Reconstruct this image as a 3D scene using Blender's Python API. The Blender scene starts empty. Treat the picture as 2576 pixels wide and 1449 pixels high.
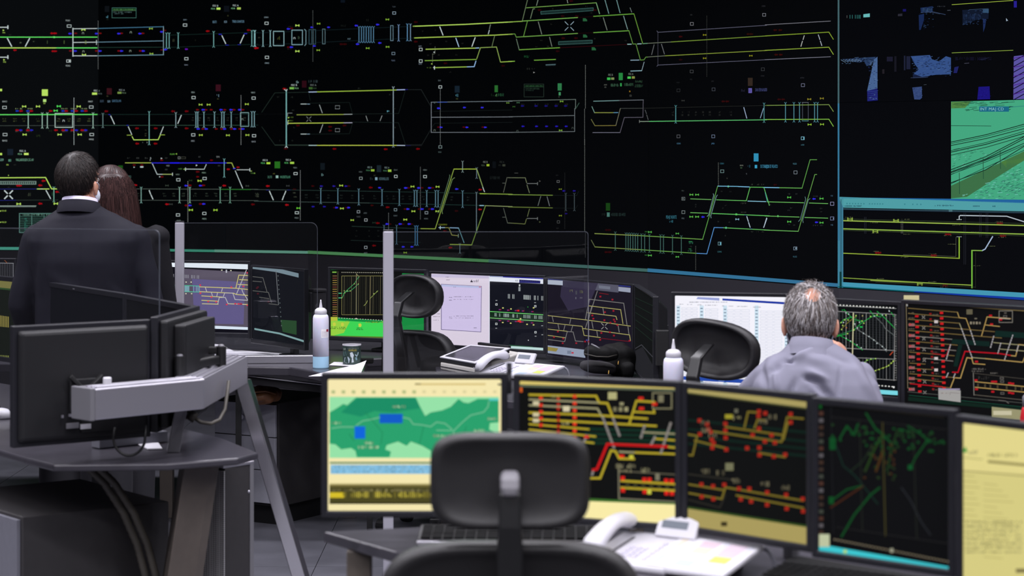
import bpy, bmesh, math, random
import numpy as np
from mathutils import Vector, Matrix, Euler

random.seed(7)
scene = bpy.context.scene
COL = scene.collection

# ------------------------------------------------------------------ camera
F = 5500.0            # focal length in pixels of the 2576 x 1449 frame
CX, HY = 1288.0, 375.0  # principal column, horizon row
CZ = 1.70             # camera height
cam_d = bpy.data.cameras.new('camera')
cam = bpy.data.objects.new('camera', cam_d)
COL.objects.link(cam)
cam.location = (0, 0, CZ)
cam.rotation_euler = (math.pi / 2, 0, 0)
cam_d.sensor_width = 36.0
cam_d.lens = 36.0 * F / 2576.0
cam_d.shift_y = -(724.5 - HY) / 2576.0
cam_d.clip_start = 0.05
cam_d.clip_end = 100
cam_d.dof.use_dof = True
cam_d.dof.focus_distance = 10.4
cam_d.dof.aperture_fstop = 4.6
scene.camera = cam

# ------------------------------------------------------------------ world, exposure, lamps
scene.view_settings.view_transform = 'Standard'
scene.view_settings.look = 'None'
scene.view_settings.exposure = 0.0
scene.view_settings.gamma = 1.0
scene.view_settings.use_curve_mapping = False
w = bpy.data.worlds.new('world')
scene.world = w
w.use_nodes = True
w.node_tree.nodes['Background'].inputs['Color'].default_value = (0.80, 0.82, 1.0, 1)
w.node_tree.nodes['Background'].inputs['Strength'].default_value = 0.035
CEIL = 3.8
LAMPS = []
for iy, ly in enumerate((-2.4, -0.4, 1.6, 3.7, 5.8, 7.9, 10.0)):  # the rows behind the camera are added, to throw light under the desks
    for ix, lx in enumerate((-4.6, -2.5, -0.4, 1.7, 3.8)):
        if ly > 9 and lx > 1:
            continue
        LAMPS.append((lx, ly))
LAMP_POWER = 43.0
for lx, ly in LAMPS:
    ld = bpy.data.lights.new('ceiling_lamp', 'AREA')
    ld.shape = 'RECTANGLE'
    ld.size, ld.size_y = 1.2, 0.3
    ld.energy = LAMP_POWER
    ld.spread = math.radians(150)
    ld.color = (0.95, 0.93, 1.0)
    lo = bpy.data.objects.new('ceiling_lamp', ld)
    lo.location = (lx, ly, CEIL - 0.06)
    COL.objects.link(lo)

# ------------------------------------------------------------------ small maths
def P(x, y, s):
    """Point seen at pixel x, y where one metre covers s pixels."""
    return Vector(((x - CX) / s, F / s, CZ - (y - HY) / s))

def PG(x, y, z):
    """Point at height z seen at pixel x, y (below the horizon)."""
    return P(x, y, (y - HY) / (CZ - z))

def lin(c):
    return tuple(((v / 255.0) / 12.92 if v / 255.0 <= 0.04045 else ((v / 255.0 + 0.055) / 1.055) ** 2.4) for v in c)

# ------------------------------------------------------------------ materials
MATS = {}
def mat(name, rgb, rough=0.5, metal=0.0, spec=0.5, noise=0.0, nscale=40.0, bump=0.0, bscale=200.0, coat=0.0, sheen=0.0, alpha_tr=0.0):
    if name in MATS:
        return MATS[name]
    m = bpy.data.materials.new(name)
    m.use_nodes = True
    nt = m.node_tree
    b = nt.nodes['Principled BSDF']
    c = lin(rgb)
    b.inputs['Base Color'].default_value = (*c, 1)
    b.inputs['Roughness'].default_value = rough
    b.inputs['Metallic'].default_value = metal
    b.inputs['Specular IOR Level'].default_value = spec
    b.inputs['Coat Weight'].default_value = coat
    if sheen:
        b.inputs['Sheen Weight'].default_value = sheen
        b.inputs['Sheen Roughness'].default_value = 0.5
    if alpha_tr:
        b.inputs['Transmission Weight'].default_value = alpha_tr
    tc = nt.nodes.new('ShaderNodeTexCoord')
    if noise:
        n = nt.nodes.new('ShaderNodeTexNoise')
        n.inputs['Scale'].default_value = nscale
        n.inputs['Detail'].default_value = 4
        nt.links.new(tc.outputs['Object'], n.inputs['Vector'])
        r = nt.nodes.new('ShaderNodeValToRGB')
        r.color_ramp.elements[0].position = 0.3
        r.color_ramp.elements[1].position = 0.7
        r.color_ramp.elements[0].color = (*[v * (1 - noise) for v in c], 1)
        r.color_ramp.elements[1].color = (*[min(1, v * (1 + noise)) for v in c], 1)
        nt.links.new(n.outputs['Fac'], r.inputs['Fac'])
        nt.links.new(r.outputs['Color'], b.inputs['Base Color'])
    if bump:
        n2 = nt.nodes.new('ShaderNodeTexNoise')
        n2.inputs['Scale'].default_value = bscale
        n2.inputs['Detail'].default_value = 3
        nt.links.new(tc.outputs['Object'], n2.inputs['Vector'])
        bp = nt.nodes.new('ShaderNodeBump')
        bp.inputs['Strength'].default_value = bump
        bp.inputs['Distance'].default_value = 0.002
        nt.links.new(n2.outputs['Fac'], bp.inputs['Height'])
        nt.links.new(bp.outputs['Normal'], b.inputs['Normal'])
    MATS[name] = m
    return m

def screen_mat(name, strength=1.0, spec=0.0):
    """Lit display: what the colour attribute says is what the screen gives off."""
    if name in MATS:
        return MATS[name]
    m = bpy.data.materials.new(name)
    m.use_nodes = True
    nt = m.node_tree
    b = nt.nodes['Principled BSDF']
    b.inputs['Base Color'].default_value = (0.004, 0.004, 0.005, 1)
    b.inputs['Roughness'].default_value = 0.35
    b.inputs['Specular IOR Level'].default_value = spec
    a = nt.nodes.new('ShaderNodeAttribute')
    a.attribute_name = 'Col'
    nt.links.new(a.outputs['Color'], b.inputs['Emission Color'])
    b.inputs['Emission Strength'].default_value = strength
    m.cycles.emission_sampling = 'NONE'
    MATS[name] = m
    return m

def attr_mat(name, rough=0.5, spec=0.3):
    """Print or hair: base colour from the colour attribute."""
    if name in MATS:
        return MATS[name]
    m = bpy.data.materials.new(name)
    m.use_nodes = True
    nt = m.node_tree
    b = nt.nodes['Principled BSDF']
    b.inputs['Roughness'].default_value = rough
    b.inputs['Specular IOR Level'].default_value = spec
    a = nt.nodes.new('ShaderNodeAttribute')
    a.attribute_name = 'Col'
    nt.links.new(a.outputs['Color'], b.inputs['Base Color'])
    MATS[name] = m
    return m

def glass_mat(name, tint=(1, 1, 1), ior=1.5):
    m = bpy.data.materials.new(name)
    m.use_nodes = True
    nt = m.node_tree
    nt.nodes.remove(nt.nodes['Principled BSDF'])
    out = nt.nodes['Material Output']
    tr = nt.nodes.new('ShaderNodeBsdfTransparent')
    tr.inputs['Color'].default_value = (*tint, 1)
    gl = nt.nodes.new('ShaderNodeBsdfGlossy')
    gl.inputs['Roughness'].default_value = 0.0
    fr = nt.nodes.new('ShaderNodeFresnel')
    fr.inputs['IOR'].default_value = ior
    mx = nt.nodes.new('ShaderNodeMixShader')
    nt.links.new(fr.outputs['Fac'], mx.inputs['Fac'])
    nt.links.new(tr.outputs['BSDF'], mx.inputs[1])
    nt.links.new(gl.outputs['BSDF'], mx.inputs[2])
    nt.links.new(mx.outputs['Shader'], out.inputs['Surface'])
    MATS[name] = m
    return m

# ------------------------------------------------------------------ mesh builder
class MB:
    def __init__(self):
        self.v, self.f, self.c = [], [], []
    def add(self, verts, faces, col=None):
        o = len(self.v)
        self.v += [Vector(p) for p in verts]
        self.f += [tuple(i + o for i in f) for f in faces]
        self.c += [col] * len(faces)
        return self
    def box(self, x0, y0, z0, x1, y1, z1, M=None):
        vs = [(x0, y0, z0), (x1, y0, z0), (x1, y1, z0), (x0, y1, z0), (x0, y0, z1), (x1, y0, z1), (x1, y1, z1), (x0, y1, z1)]
        if M is not None:
            vs = [M @ Vector(p) for p in vs]
        return self.add(vs, [(0, 3, 2, 1), (4, 5, 6, 7), (0, 1, 5, 4), (1, 2, 6, 5), (2, 3, 7, 6), (3, 0, 4, 7)])
    def prism(self, poly, z0, z1):
        """Plan polygon (counter-clockwise) raised from z0 to z1."""
        n = len(poly)
        if sum(poly[i][0] * poly[(i + 1) % n][1] - poly[(i + 1) % n][0] * poly[i][1] for i in range(n)) < 0:
            poly = poly[::-1]
        vs = [(p[0], p[1], z0) for p in poly] + [(p[0], p[1], z1) for p in poly]
        fs = [tuple(range(n))[::-1], tuple(range(n, 2 * n))] + [(i, (i + 1) % n, n + (i + 1) % n, n + i) for i in range(n)]
        return self.add(vs, fs)
    def hexa(self, a, b):
        """Two quads (4 points each, same order) joined to a solid."""
        vs = list(a) + list(b)
        return self.add(vs, [(3, 2, 1, 0), (4, 5, 6, 7), (0, 1, 5, 4), (1, 2, 6, 5), (2, 3, 7, 6), (3, 0, 4, 7)])
    def loft(self, rings, cap=True):
        """rings: lists of equally many points."""
        n = len(rings[0])
        o = len(self.v)
        for r in rings:
            self.v += [Vector(p) for p in r]
        k = 0
        for i in range(len(rings) - 1):
            for j in range(n):
                a, b = o + i * n + j, o + i * n + (j + 1) % n
                self.f.append((a, b, b + n, a + n)); k += 1
        if cap:
            self.f.append(tuple(o + j for j in range(n))[::-1])
            e = o + (len(rings) - 1) * n
            self.f.append(tuple(e + j for j in range(n))); k += 2
        self.c += [None] * k
        return self
    def tube(self, pts, r, n=8, cap=True):
        pts = [Vector(p) for p in pts]
        rs = r if isinstance(r, (list, tuple)) else [r] * len(pts)
        rings = []
        up = None
        for i, p in enumerate(pts):
            t = (pts[min(i + 1, len(pts) - 1)] - pts[max(i - 1, 0)])
            t = t.normalized() if t.length > 1e-9 else Vector((0, 0, 1))
            if up is None:
                up = Vector((0, 0, 1)) if abs(t.z) < 0.9 else Vector((1, 0, 0))
            a = t.cross(up).normalized()
            b = a.cross(t).normalized()
            up = b
            rings.append([p + (a * math.cos(2 * math.pi * k / n) + b * math.sin(2 * math.pi * k / n)) * rs[i] for k in range(n)])
        return self.loft(rings, cap)
    def lathe(self, prof, n=24, c=(0, 0, 0)):
        """prof: (radius, z) from bottom to top."""
        rings = [[(c[0] + r * math.cos(2 * math.pi * k / n), c[1] + r * math.sin(2 * math.pi * k / n), c[2] + z) for k in range(n)] for r, z in prof]
        return self.loft(rings, True)
    def ell(self, c, r, rot=None, nu=20, nv=14):
        c = Vector(c)
        R = Euler(rot).to_matrix() if rot is not None else Matrix.Identity(3)
        rings = []
        for i in range(1, nv):
            th = math.pi * i / nv
            rings.append([c + R @ Vector((r[0] * math.sin(th) * math.cos(2 * math.pi * k / nu), r[1] * math.sin(th) * math.sin(2 * math.pi * k / nu), -r[2] * math.cos(th))) for k in range(nu)])
        return self.loft(rings, True)
    def bar(self, a, b, w, h, up=(0, 0, 1)):
        """Rectangular bar from a to b, w across and h along up."""
        a, b, up = Vector(a), Vector(b), Vector(up)
        t = (b - a).normalized()
        sx = t.cross(up).normalized() * (w / 2)
        u = sx.cross(t).normalized() * (h / 2)
        q = lambda p: [p - sx - u, p + sx - u, p + sx + u, p - sx + u]
        return self.hexa(q(a), q(b))

def mesh_from(mb, name, smooth=False, M=None):
    vs = [M @ p for p in mb.v] if M is not None else mb.v
    me = bpy.data.meshes.new(name)
    me.from_pydata([tuple(p) for p in vs], [], mb.f)
    if any(c is not None for c in mb.c):
        cols = np.ones((len(me.loops), 4), dtype=np.float32)
        i = 0
        for f, c in zip(mb.f, mb.c):
            k = len(f)
            if c is not None:
                cols[i:i + k, :3] = c
            i += k
        at = me.color_attributes.new('Col', 'FLOAT_COLOR', 'CORNER')
        at.data.foreach_set('color', cols.ravel())
    if smooth:
        me.polygons.foreach_set('use_smooth', [True] * len(me.polygons))
    me.update()
    return me

def fix_normals(me):
    bm = bmesh.new(); bm.from_mesh(me)
    bmesh.ops.recalc_face_normals(bm, faces=bm.faces)
    bm.to_mesh(me); bm.free()

def obj(name, mb, m, parent=None, smooth=False, bevel=0.0, seg=2, world=None, subsurf=0, norm=True, kind=None, label=None):
    """One mesh object. world = the parent's world matrix when mb is in world coordinates."""
    M = world.inverted() if world is not None else None
    me = mb if isinstance(mb, bpy.types.Mesh) else mesh_from(mb, name, smooth or subsurf > 0, M)
    if norm and not isinstance(mb, bpy.types.Mesh):
        fix_normals(me)
    o = bpy.data.objects.new(name, me)
    COL.objects.link(o)
    if m is not None and not me.materials:
        me.materials.append(MATS[m] if isinstance(m, str) else m)
    if parent is not None:
        o.parent = parent
    if bevel:
        bv = o.modifiers.new('bevel', 'BEVEL')
        bv.width, bv.segments, bv.limit_method, bv.angle_limit = bevel, seg, 'ANGLE', math.radians(35)
        if smooth is False:
            me.polygons.foreach_set('use_smooth', [False] * len(me.polygons))
    if subsurf:
        ss = o.modifiers.new('subsurf', 'SUBSURF')
        ss.levels = ss.render_levels = subsurf
    if kind:
        o['kind'] = kind
    if label:
        o['label'] = label
    return o

def tag(o, label, cat, group=None):
    o['label'] = label; o['category'] = cat
    if group:
        o['group'] = group
    return o

def thing(name, label, cat, loc=(0, 0, 0), rz=0.0, group=None):
    o = bpy.data.objects.new(name, None)
    o.empty_display_size = 0.1
    COL.objects.link(o)
    o.location = loc
    o.rotation_euler = (0, 0, rz)
    tag(o, label, cat, group)
    return o

def WM(o):
    return Matrix.Translation(o.location) @ o.rotation_euler.to_matrix().to_4x4()

def struct(name, mb, m, **k):
    o = obj(name, mb, m, **k)
    o['kind'] = 'structure'
    return o

# materials in use
mat('black_plastic', (34, 33, 37), 0.42, spec=0.4, bump=0.15, bscale=600)
mat('back_plastic', (25, 25, 28), 0.5, spec=0.35, bump=0.2, bscale=500)
mat('chair_black', (30, 29, 31), 0.48, spec=0.45, bump=0.25, bscale=500)
mat('chair_shell', (24, 24, 26), 0.35, spec=0.5)
mat('desk_dark', (58, 56, 63), 0.28, spec=0.5, noise=0.08, nscale=15)
mat('desk_edge', (34, 33, 36), 0.5)
mat('alu', (196, 194, 204), 0.34, metal=0.85, spec=0.5, bump=0.05, bscale=300)
mat('alu_post', (178, 176, 188), 0.45, metal=0.2)
mat('alu_grey', (122, 121, 127), 0.5, metal=0.3)
mat('chrome', (210, 208, 215), 0.16, metal=1.0)
mat('steel_leg', (232, 230, 236), 0.22, metal=1.0)
mat('white_plastic', (206, 204, 212), 0.4, spec=0.4)
mat('ivory_plastic', (206, 202, 196), 0.5, spec=0.3)
mat('dark_glass', (52, 52, 58), 0.25, spec=0.5)
mat('paper', (220, 218, 225), 0.85, spec=0.1)
mat('cable', (18, 18, 20), 0.5)
mat('cable_grey', (70, 66, 60), 0.55)
mat('cabinet_grey', (112, 112, 122), 0.5, noise=0.04)
mat('drawer_grey', (170, 170, 182), 0.5, noise=0.04)
mat('cabinet_dark', (50, 48, 50), 0.55, noise=0.06)
mat('leg_panel', (92, 84, 78), 0.5, noise=0.05)
mat('brown_leather', (128, 84, 54), 0.45, noise=0.25, nscale=25, bump=0.4, bscale=80)
mat('bag_black', (17, 17, 18), 0.75, spec=0.2, bump=0.5, bscale=120)
mat('bag_grey', (46, 44, 48), 0.8, bump=0.5, bscale=300)
mat('gold', (190, 150, 80), 0.3, metal=1.0)
mat('red_plastic', (190, 20, 34), 0.4)
mat('note_paper', (222, 214, 160), 0.85, spec=0.1)
mat('skin', (205, 150, 128), 0.5, spec=0.35, noise=0.10, nscale=30)
mat('bezel', (31, 31, 37), 0.36, spec=0.45)
glass_mat('partition_glass', (0.985, 0.99, 1.0))
screen_mat('display', 1.0, 0.0)
screen_mat('wall_display', 1.0, 0.0)
screen_mat('bright_display', 2.2, 0.0)
attr_mat('print', 0.8, 0.1)
attr_mat('hair_strands', 0.55, 0.25)
scene.cycles.use_adaptive_sampling = True
scene.cycles.adaptive_threshold = 0.03
scene.cycles.max_bounces = 5
scene.cycles.diffuse_bounces = 2
scene.cycles.glossy_bounces = 3
scene.cycles.transparent_max_bounces = 8
scene.cycles.caustics_reflective = False
scene.cycles.caustics_refractive = False
# ------------------------------------------------------------------ display graphics
GLYPH = {}
def glyph(ch):
    """2-D triangles of one character of the built-in font, cap height 1."""
    if ch in GLYPH:
        return GLYPH[ch]
    cu = bpy.data.curves.new('glyph', 'FONT')
    cu.body = ch
    cu.resolution_u = 2
    o = bpy.data.objects.new('glyph', cu)
    COL.objects.link(o)
    dg = bpy.context.evaluated_depsgraph_get()
    me = o.evaluated_get(dg).to_mesh()
    me.calc_loop_triangles()
    vs = [(v.co.x / 0.7, v.co.y / 0.7) for v in me.vertices]
    tris = [[vs[i] for i in t.vertices] for t in me.loop_triangles]
    adv = (max([p[0] for p in vs]) + 0.12) if vs else 0.45
    o.evaluated_get(dg).to_mesh_clear()
    bpy.data.objects.remove(o)
    bpy.data.curves.remove(cu)
    GLYPH[ch] = (tris, adv)
    return GLYPH[ch]

def clip_poly(poly, a, b, inside_left=True):
    """Sutherland-Hodgman against the line a->b (keeps the left side)."""
    out = []
    n = len(poly)
    def side(p):
        return (b[0] - a[0]) * (p[1] - a[1]) - (b[1] - a[1]) * (p[0] - a[0])
    for i in range(n):
        p, q = poly[i], poly[(i + 1) % n]
        sp, sq = side(p), side(q)
        if sp >= 0:
            out.append(p)
        if (sp > 0 > sq) or (sp < 0 < sq):
            t = sp / (sp - sq)
            out.append((p[0] + t * (q[0] - p[0]), p[1] + t * (q[1] - p[1])))
    return out

W_ = (205, 218, 218); C_ = (120, 178, 176); CD = (62, 92, 100); CB = (70, 120, 150)
G_ = (105, 240, 110); YG = (196, 238, 105); YD = (128, 172, 62); YF = (96, 128, 48); GD = (96, 176, 72)
RD = (165, 12, 22); RF = (92, 8, 14); BL = (52, 46, 235); BF = (36, 26, 150); DK = (52, 58, 56); MV = (96, 96, 116)

class Canvas:
    """Flat drawing on a surface of the scene; coordinates are those of the tile set with tile()."""
    def __init__(self):
        self.ox = self.oy = 0.0; self.k = 1.0
        self.polys = []      # (px points, layer, colour)
        self.gain = 1.0
        self.wk = 1.0        # stroke width factor
    def tile(self, ox, oy, k=2573 / 650.0):
        self.ox, self.oy, self.k = ox, oy, k
        return self
    def px(self, p):
        return (self.ox + p[0] / self.k, self.oy + p[1] / self.k)
    def poly(self, col, pts, layer=1):
        self.polys.append(([self.px(p) for p in pts], layer, lin([c * self.gain for c in col])))
    def rect(self, col, x0, y0, x1, y1, layer=1):
        self.poly(col, [(x0, y0), (x1, y0), (x1, y1), (x0, y1)], layer)
    def line(self, col, w, *c, layer=2):
        """Polyline; w in photograph pixels."""
        w = w * self.wk
        pts = [self.px((c[i], c[i + 1])) for i in range(0, len(c), 2)]
        lc = lin([v * self.gain for v in col])
        for a, b in zip(pts, pts[1:]):
            dx, dy = b[0] - a[0], b[1] - a[1]
            L = math.hypot(dx, dy) or 1
            ex, ey = dx / L * w * 0.3, dy / L * w * 0.3
            nx, ny = -dy / L * w / 2, dx / L * w / 2
            self.polys.append(([(a[0] - ex + nx, a[1] - ey + ny), (b[0] + ex + nx, b[1] + ey + ny), (b[0] + ex - nx, b[1] + ey - ny), (a[0] - ex - nx, a[1] - ey - ny)], layer, lc))
    def dash(self, col, w, x0, y0, x1, y1, n, duty=0.55, layer=2):
        for i in range(n):
            t0, t1 = i / n, (i + duty) / n
            self.line(col, w, x0 + (x1 - x0) * t0, y0 + (y1 - y0) * t0, x0 + (x1 - x0) * t1, y0 + (y1 - y0) * t1, layer=layer)
    def frame(self, col, w, x0, y0, x1, y1, layer=2):
        self.line(col, w, x0, y0, x1, y0, x1, y1, x0, y1, x0, y0, layer=layer)
    def ib(self, x, y0, y1, col=C_, w=2.6, fork=9):
        """Line with forked ends: the level-crossing symbol."""
        self.line(col, w, x, y0 + fork, x, y1 - fork)
        for sx in (-1, 1):
            self.line(col, w * 0.6, x, y0 + fork, x + sx * fork * 1.1, y0 - fork * 0.4)
            self.line(col, w * 0.6, x, y1 - fork, x + sx * fork * 1.1, y1 + fork * 0.4)
    def sg(self, x, y, col=YG, s=1.0):
        """Dumb-bell signal."""
        self.rect(col, x - 20 * s, y - 3.5 * s, x + 20 * s, y + 3.5 * s, 2)
        self.rect(col, x - 20 * s, y - 10 * s, x - 11 * s, y + 10 * s, 2)
        self.rect(col, x + 11 * s, y - 10 * s, x + 20 * s, y + 10 * s, 2)
    def bl(self, x, y, col=BL, s=1.0):
        """Small arrow-like block marker."""
        self.poly(col, [(x - 20 * s, y), (x - 6 * s, y - 11 * s), (x + 6 * s, y - 6 * s), (x + 18 * s, y - 7 * s), (x + 18 * s, y + 7 * s), (x + 6 * s, y + 6 * s), (x - 6 * s, y + 11 * s)], 2)
    def bx(self, x, y, w=34, h=24, col=W_):
        self.frame(col, 1.6, x - w / 2, y - h / 2, x + w / 2, y + h / 2)
    def dv(self, x, y0, y1, col=(120, 125, 125)):
        self.dash(col, 1.5, x, y0, x, y1, max(3, int(abs(y1 - y0) / 16)))
    def cap(self, x, y, col=W_):
        """Small arch symbol."""
        self.line(col, 1.3, x - 9, y + 9, x - 6, y - 7, x + 6, y - 7, x + 9, y + 9)
    def xx(self, x, y, r, col=W_, w=3):
        for sx in (-1, 1):
            for sy in (-1, 1):
                self.line(col, w, x + sx * r * 0.28, y + sy * r * 0.28, x + sx * r, y + sy * r)
    def tri(self, x, y, r, col=YG, d=1):
        self.poly(col, [(x - d * r, y - r), (x + d * r, y), (x - d * r, y + r)], 2)
    def text(self, x, y, s, h, col=W_, sx=1.0, layer=3, flip=False):
        """Lettering with its baseline at y; h = capital height in tile units."""
        lc = lin([v * self.gain for v in col])
        cx = x
        for ch in s:
            tris, adv = glyph(ch)
            for t in tris:
                self.polys.append(([self.px((cx + (-1 if flip else 1) * p[0] * h * sx, y - p[1] * h)) for p in t], layer, lc))
            cx += (-1 if flip else 1) * adv * h * sx
    def block(self, x, y, w, h, col, n=None, layer=2, seed=1):
        """Writing too small to read: upright strokes in two rows."""
        rr = random.Random(seed * 131 + int(x) * 7 + int(y))
        n = n or max(3, int(w / 7))
        st = w / n
        for i in range(n):
            if rr.random() < 0.14:
                continue
            a, b = sorted((rr.random(), rr.random()))
            if b - a < 0.35:
                a, b = 0.0, 1.0
            f = 0.55 + 0.45 * rr.random()
            self.rect([c * f for c in col], x + i * st, y + h * a, x + (i + 0.62) * st, y + h * b, layer)
    # ---- building
    def project(self, pts, layer):
        raise NotImplementedError

class PlaneCanvas(Canvas):
    """Drawing on one flat screen: corners in world space, n = outward normal."""
    def __init__(self, p0, n, quad):
        super().__init__()
        self.p0, self.n, self.quad = Vector(p0), Vector(n), quad
    def project(self, pts, layer):
        out = []
        eye = Vector((0, 0, CZ))
        p0 = self.p0 + self.n * (0.0006 + 0.00035 * layer)
        for x, y in pts:
            d = Vector(((x - CX) / F, 1.0, -(y - HY) / F))
            t = (p0 - eye).dot(self.n) / d.dot(self.n)
            out.append(eye + d * t)
        return out
    def build(self, name, parent, W, material='display', base=None):
        mb = MB()
        q = self.quad
        area = sum(q[i][0] * q[(i + 1) % 4][1] - q[(i + 1) % 4][0] * q[i][1] for i in range(4))
        if area < 0:
            q = q[::-1]
        for pts, layer, col in self.polys:
            for i in range(4):
                pts = clip_poly(pts, q[i], q[(i + 1) % 4])
                if len(pts) < 3:
                    break
            if len(pts) < 3:
                continue
            mb.add(self.project(pts, layer), [tuple(range(len(pts)))], col)
        if not mb.v:
            return None
        return obj(name, mb, material, parent, world=W, norm=False, kind='stuff')
# ------------------------------------------------------------------ the room
WB = 1.0                     # bottom of the video wall
ROWZ = [1.0, 1.935, 2.87, 3.6]
WX = [-520, 247, 775, 1230, 1630, 2110, 2590, 3050]
WYB = [627, 630.5, 639, 661, 685, 723, 751, 778]
WS = [(y - HY) / (CZ - WB) for y in WYB]
WPLAN = [((x - CX) / s, F / s) for x, s in zip(WX, WS)]

def wall_s(x):
    for i in range(len(WX) - 1):
        if x <= WX[i + 1] or i == len(WX) - 2:
            t = (x - WX[i]) / (WX[i + 1] - WX[i])
            return WS[i] + t * (WS[i + 1] - WS[i])

mat('floor_slab', (52, 52, 57), 0.6)
mat('floor_tile', (86, 86, 94), 0.42, spec=0.45, noise=0.16, nscale=6, bump=0.1, bscale=90)
mat('wall_paint', (54, 52, 60), 0.75, noise=0.05, nscale=3)
mat('side_wall', (44, 44, 49), 0.8, noise=0.05, nscale=3)
mat('ceiling_board', (60, 60, 64), 0.85, noise=0.04, nscale=8)
XL, XR, YB = -6.0, 6.2, -3.6
fl = struct('floor', MB().box(XL, YB, -0.08, XR, 16.5, -0.012), 'floor_slab')
TS = 0.6
tile_mesh = mesh_from(MB().box(-TS / 2 + 0.0015, -TS / 2 + 0.0015, -0.012, TS / 2 - 0.0015, TS / 2 - 0.0015, 0.0), 'floor_tile')
tile_mesh.materials.append(MATS['floor_tile'])
for i in range(-7, 6):
    for j in range(9, 27):
        t = obj('floor_tile', tile_mesh, None, fl)
        a = 0.12
        x, y = i * TS + 0.1, j * TS + 0.2
        t.location = (x, y, 0)
        if (j * TS + 0.5) > 12.2 and i > 0:
            t.location.z = 0.0
# wall under and above the displays, panel by panel
def wall_strip(name, z0, z1, back=0.12, m='wall_paint'):
    mb = MB()
    pl = WPLAN
    for a, b in zip(pl, pl[1:]):
        d = Vector((b[0] - a[0], b[1] - a[1])).normalized()
        n = Vector((-d.y, d.x)) * back
        mb.hexa([(a[0], a[1], z0), (b[0], b[1], z0), (b[0] + n.x, b[1] + n.y, z0), (a[0] + n.x, a[1] + n.y, z0)],
                [(a[0], a[1], z1), (b[0], b[1], z1), (b[0] + n.x, b[1] + n.y, z1), (a[0] + n.x, a[1] + n.y, z1)])
    return struct(name, mb, m)
wall_strip('wall_front', 0.0, WB - 0.004)
wall_strip('wall_front_upper', ROWZ[-1] + 0.004, CEIL)
struct('wall_left', MB().box(XL - 0.1, YB, 0, XL, 16.5, CEIL), 'side_wall')
struct('wall_right', MB().box(XR, YB, 0, XR + 0.1, 16.5, CEIL), 'side_wall')
struct('wall_back', MB().box(XL - 0.1, YB - 0.1, 0, XR + 0.1, YB, CEIL), 'side_wall')
ceil_o = struct('ceiling', MB().box(XL - 0.1, YB - 0.1, CEIL, XR + 0.1, 16.5, CEIL + 0.08), 'ceiling_board')
# ceiling light housings round the lamps (above the frame)
lamp_mb = MB()
for a in ((-0.64, -0.19, 0.64, -0.16), (-0.64, 0.16, 0.64, 0.19), (-0.64, -0.16, -0.61, 0.16), (0.61, -0.16, 0.64, 0.16)):
    lamp_mb.box(a[0], a[1], -0.055, a[2], a[3], 0.0)
lamp_mesh = mesh_from(lamp_mb, 'ceiling_light')
lamp_mesh.materials.append(MATS['white_plastic'])
for k, (lx, ly) in enumerate(LAMPS):
    o = obj('light_frame', lamp_mesh, None, ceil_o)
    o.location = (lx, ly, CEIL)

# ------------------------------------------------------------------ video wall: panels in columns and rows
class WallCanvas(Canvas):
    def point(self, x, y, col, layer):
        i = col
        t = (x - WX[i]) / (WX[i + 1] - WX[i])
        s = WS[i] + t * (WS[i + 1] - WS[i])
        p = P(x, y, s)
        d = Vector((WPLAN[i + 1][0] - WPLAN[i][0], WPLAN[i + 1][1] - WPLAN[i][1], 0)).normalized()
        n = Vector((d.y, -d.x, 0))
        return p + n * (0.002 + 0.0008 * layer)
    def build(self, panels, W):
        cells = {}
        for pts, layer, c in self.polys:
            x0, x1 = min(p[0] for p in pts), max(p[0] for p in pts)
            for i in range(len(WX) - 1):
                a, b = WX[i], WX[i + 1]
                if x1 <= a or x0 >= b:
                    continue
                q = pts
                if x0 < a or x1 > b:
                    q = clip_poly(q, (a, 1e4), (a, -1e4)) if self._left((a, 1e4), (a, -1e4), (a + 1, 0)) else clip_poly(q, (a, -1e4), (a, 1e4))
                    if len(q) >= 3:
                        q = clip_poly(q, (b, 1e4), (b, -1e4)) if self._left((b, 1e4), (b, -1e4), (b - 1, 0)) else clip_poly(q, (b, -1e4), (b, 1e4))
                    if len(q) < 3:
                        continue
                w3 = [self.point(x, y, i, layer) for x, y in q]
                zc = sum(p.z for p in w3) / len(w3)
                r = 0 if zc < ROWZ[1] else (1 if zc < ROWZ[2] else 2)
                cells.setdefault((i, r), MB()).add(w3, [tuple(range(len(w3)))], c)
        for k, mb in cells.items():
            obj('screen_graphics', mb, 'wall_display', panels[k], world=W, norm=False, kind='stuff')
    @staticmethod
    def _left(a, b, p):
        return (b[0] - a[0]) * (p[1] - a[1]) - (b[1] - a[1]) * (p[0] - a[0]) > 0

vw = thing('video_screen', 'huge black curved video wall showing green railway track diagrams and camera pictures', 'video screen', (0, 13.0, WB))
WW = WM(vw)
PANELS = {}
for i in range(len(WX) - 1):
    a, b = Vector(WPLAN[i]), Vector(WPLAN[i + 1])
    d = (b - a).normalized()
    n = Vector((-d.y, d.x))
    for r in range(3):
        z0, z1 = ROWZ[r], ROWZ[r + 1]
        a2, b2 = a + d * 0.0012, b - d * 0.0012
        black = (9, 11, 13) if i == 0 else ((2, 3, 4) if i < 5 else (2, 3, 5))
        mb = MB()
        mb.hexa([(a2.x, a2.y, z0 + .001), (b2.x, b2.y, z0 + .001), (b2.x + n.x * .1, b2.y + n.y * .1, z0 + .001), (a2.x + n.x * .1, a2.y + n.y * .1, z0 + .001)],
                [(a2.x, a2.y, z1 - .001), (b2.x, b2.y, z1 - .001), (b2.x + n.x * .1, b2.y + n.y * .1, z1 - .001), (a2.x + n.x * .1, a2.y + n.y * .1, z1 - .001)])
        mb.c = [lin(black)] * len(mb.f)
        PANELS[(i, r)] = obj('screen_panel', mb, 'wall_display', vw, world=WW)
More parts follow.
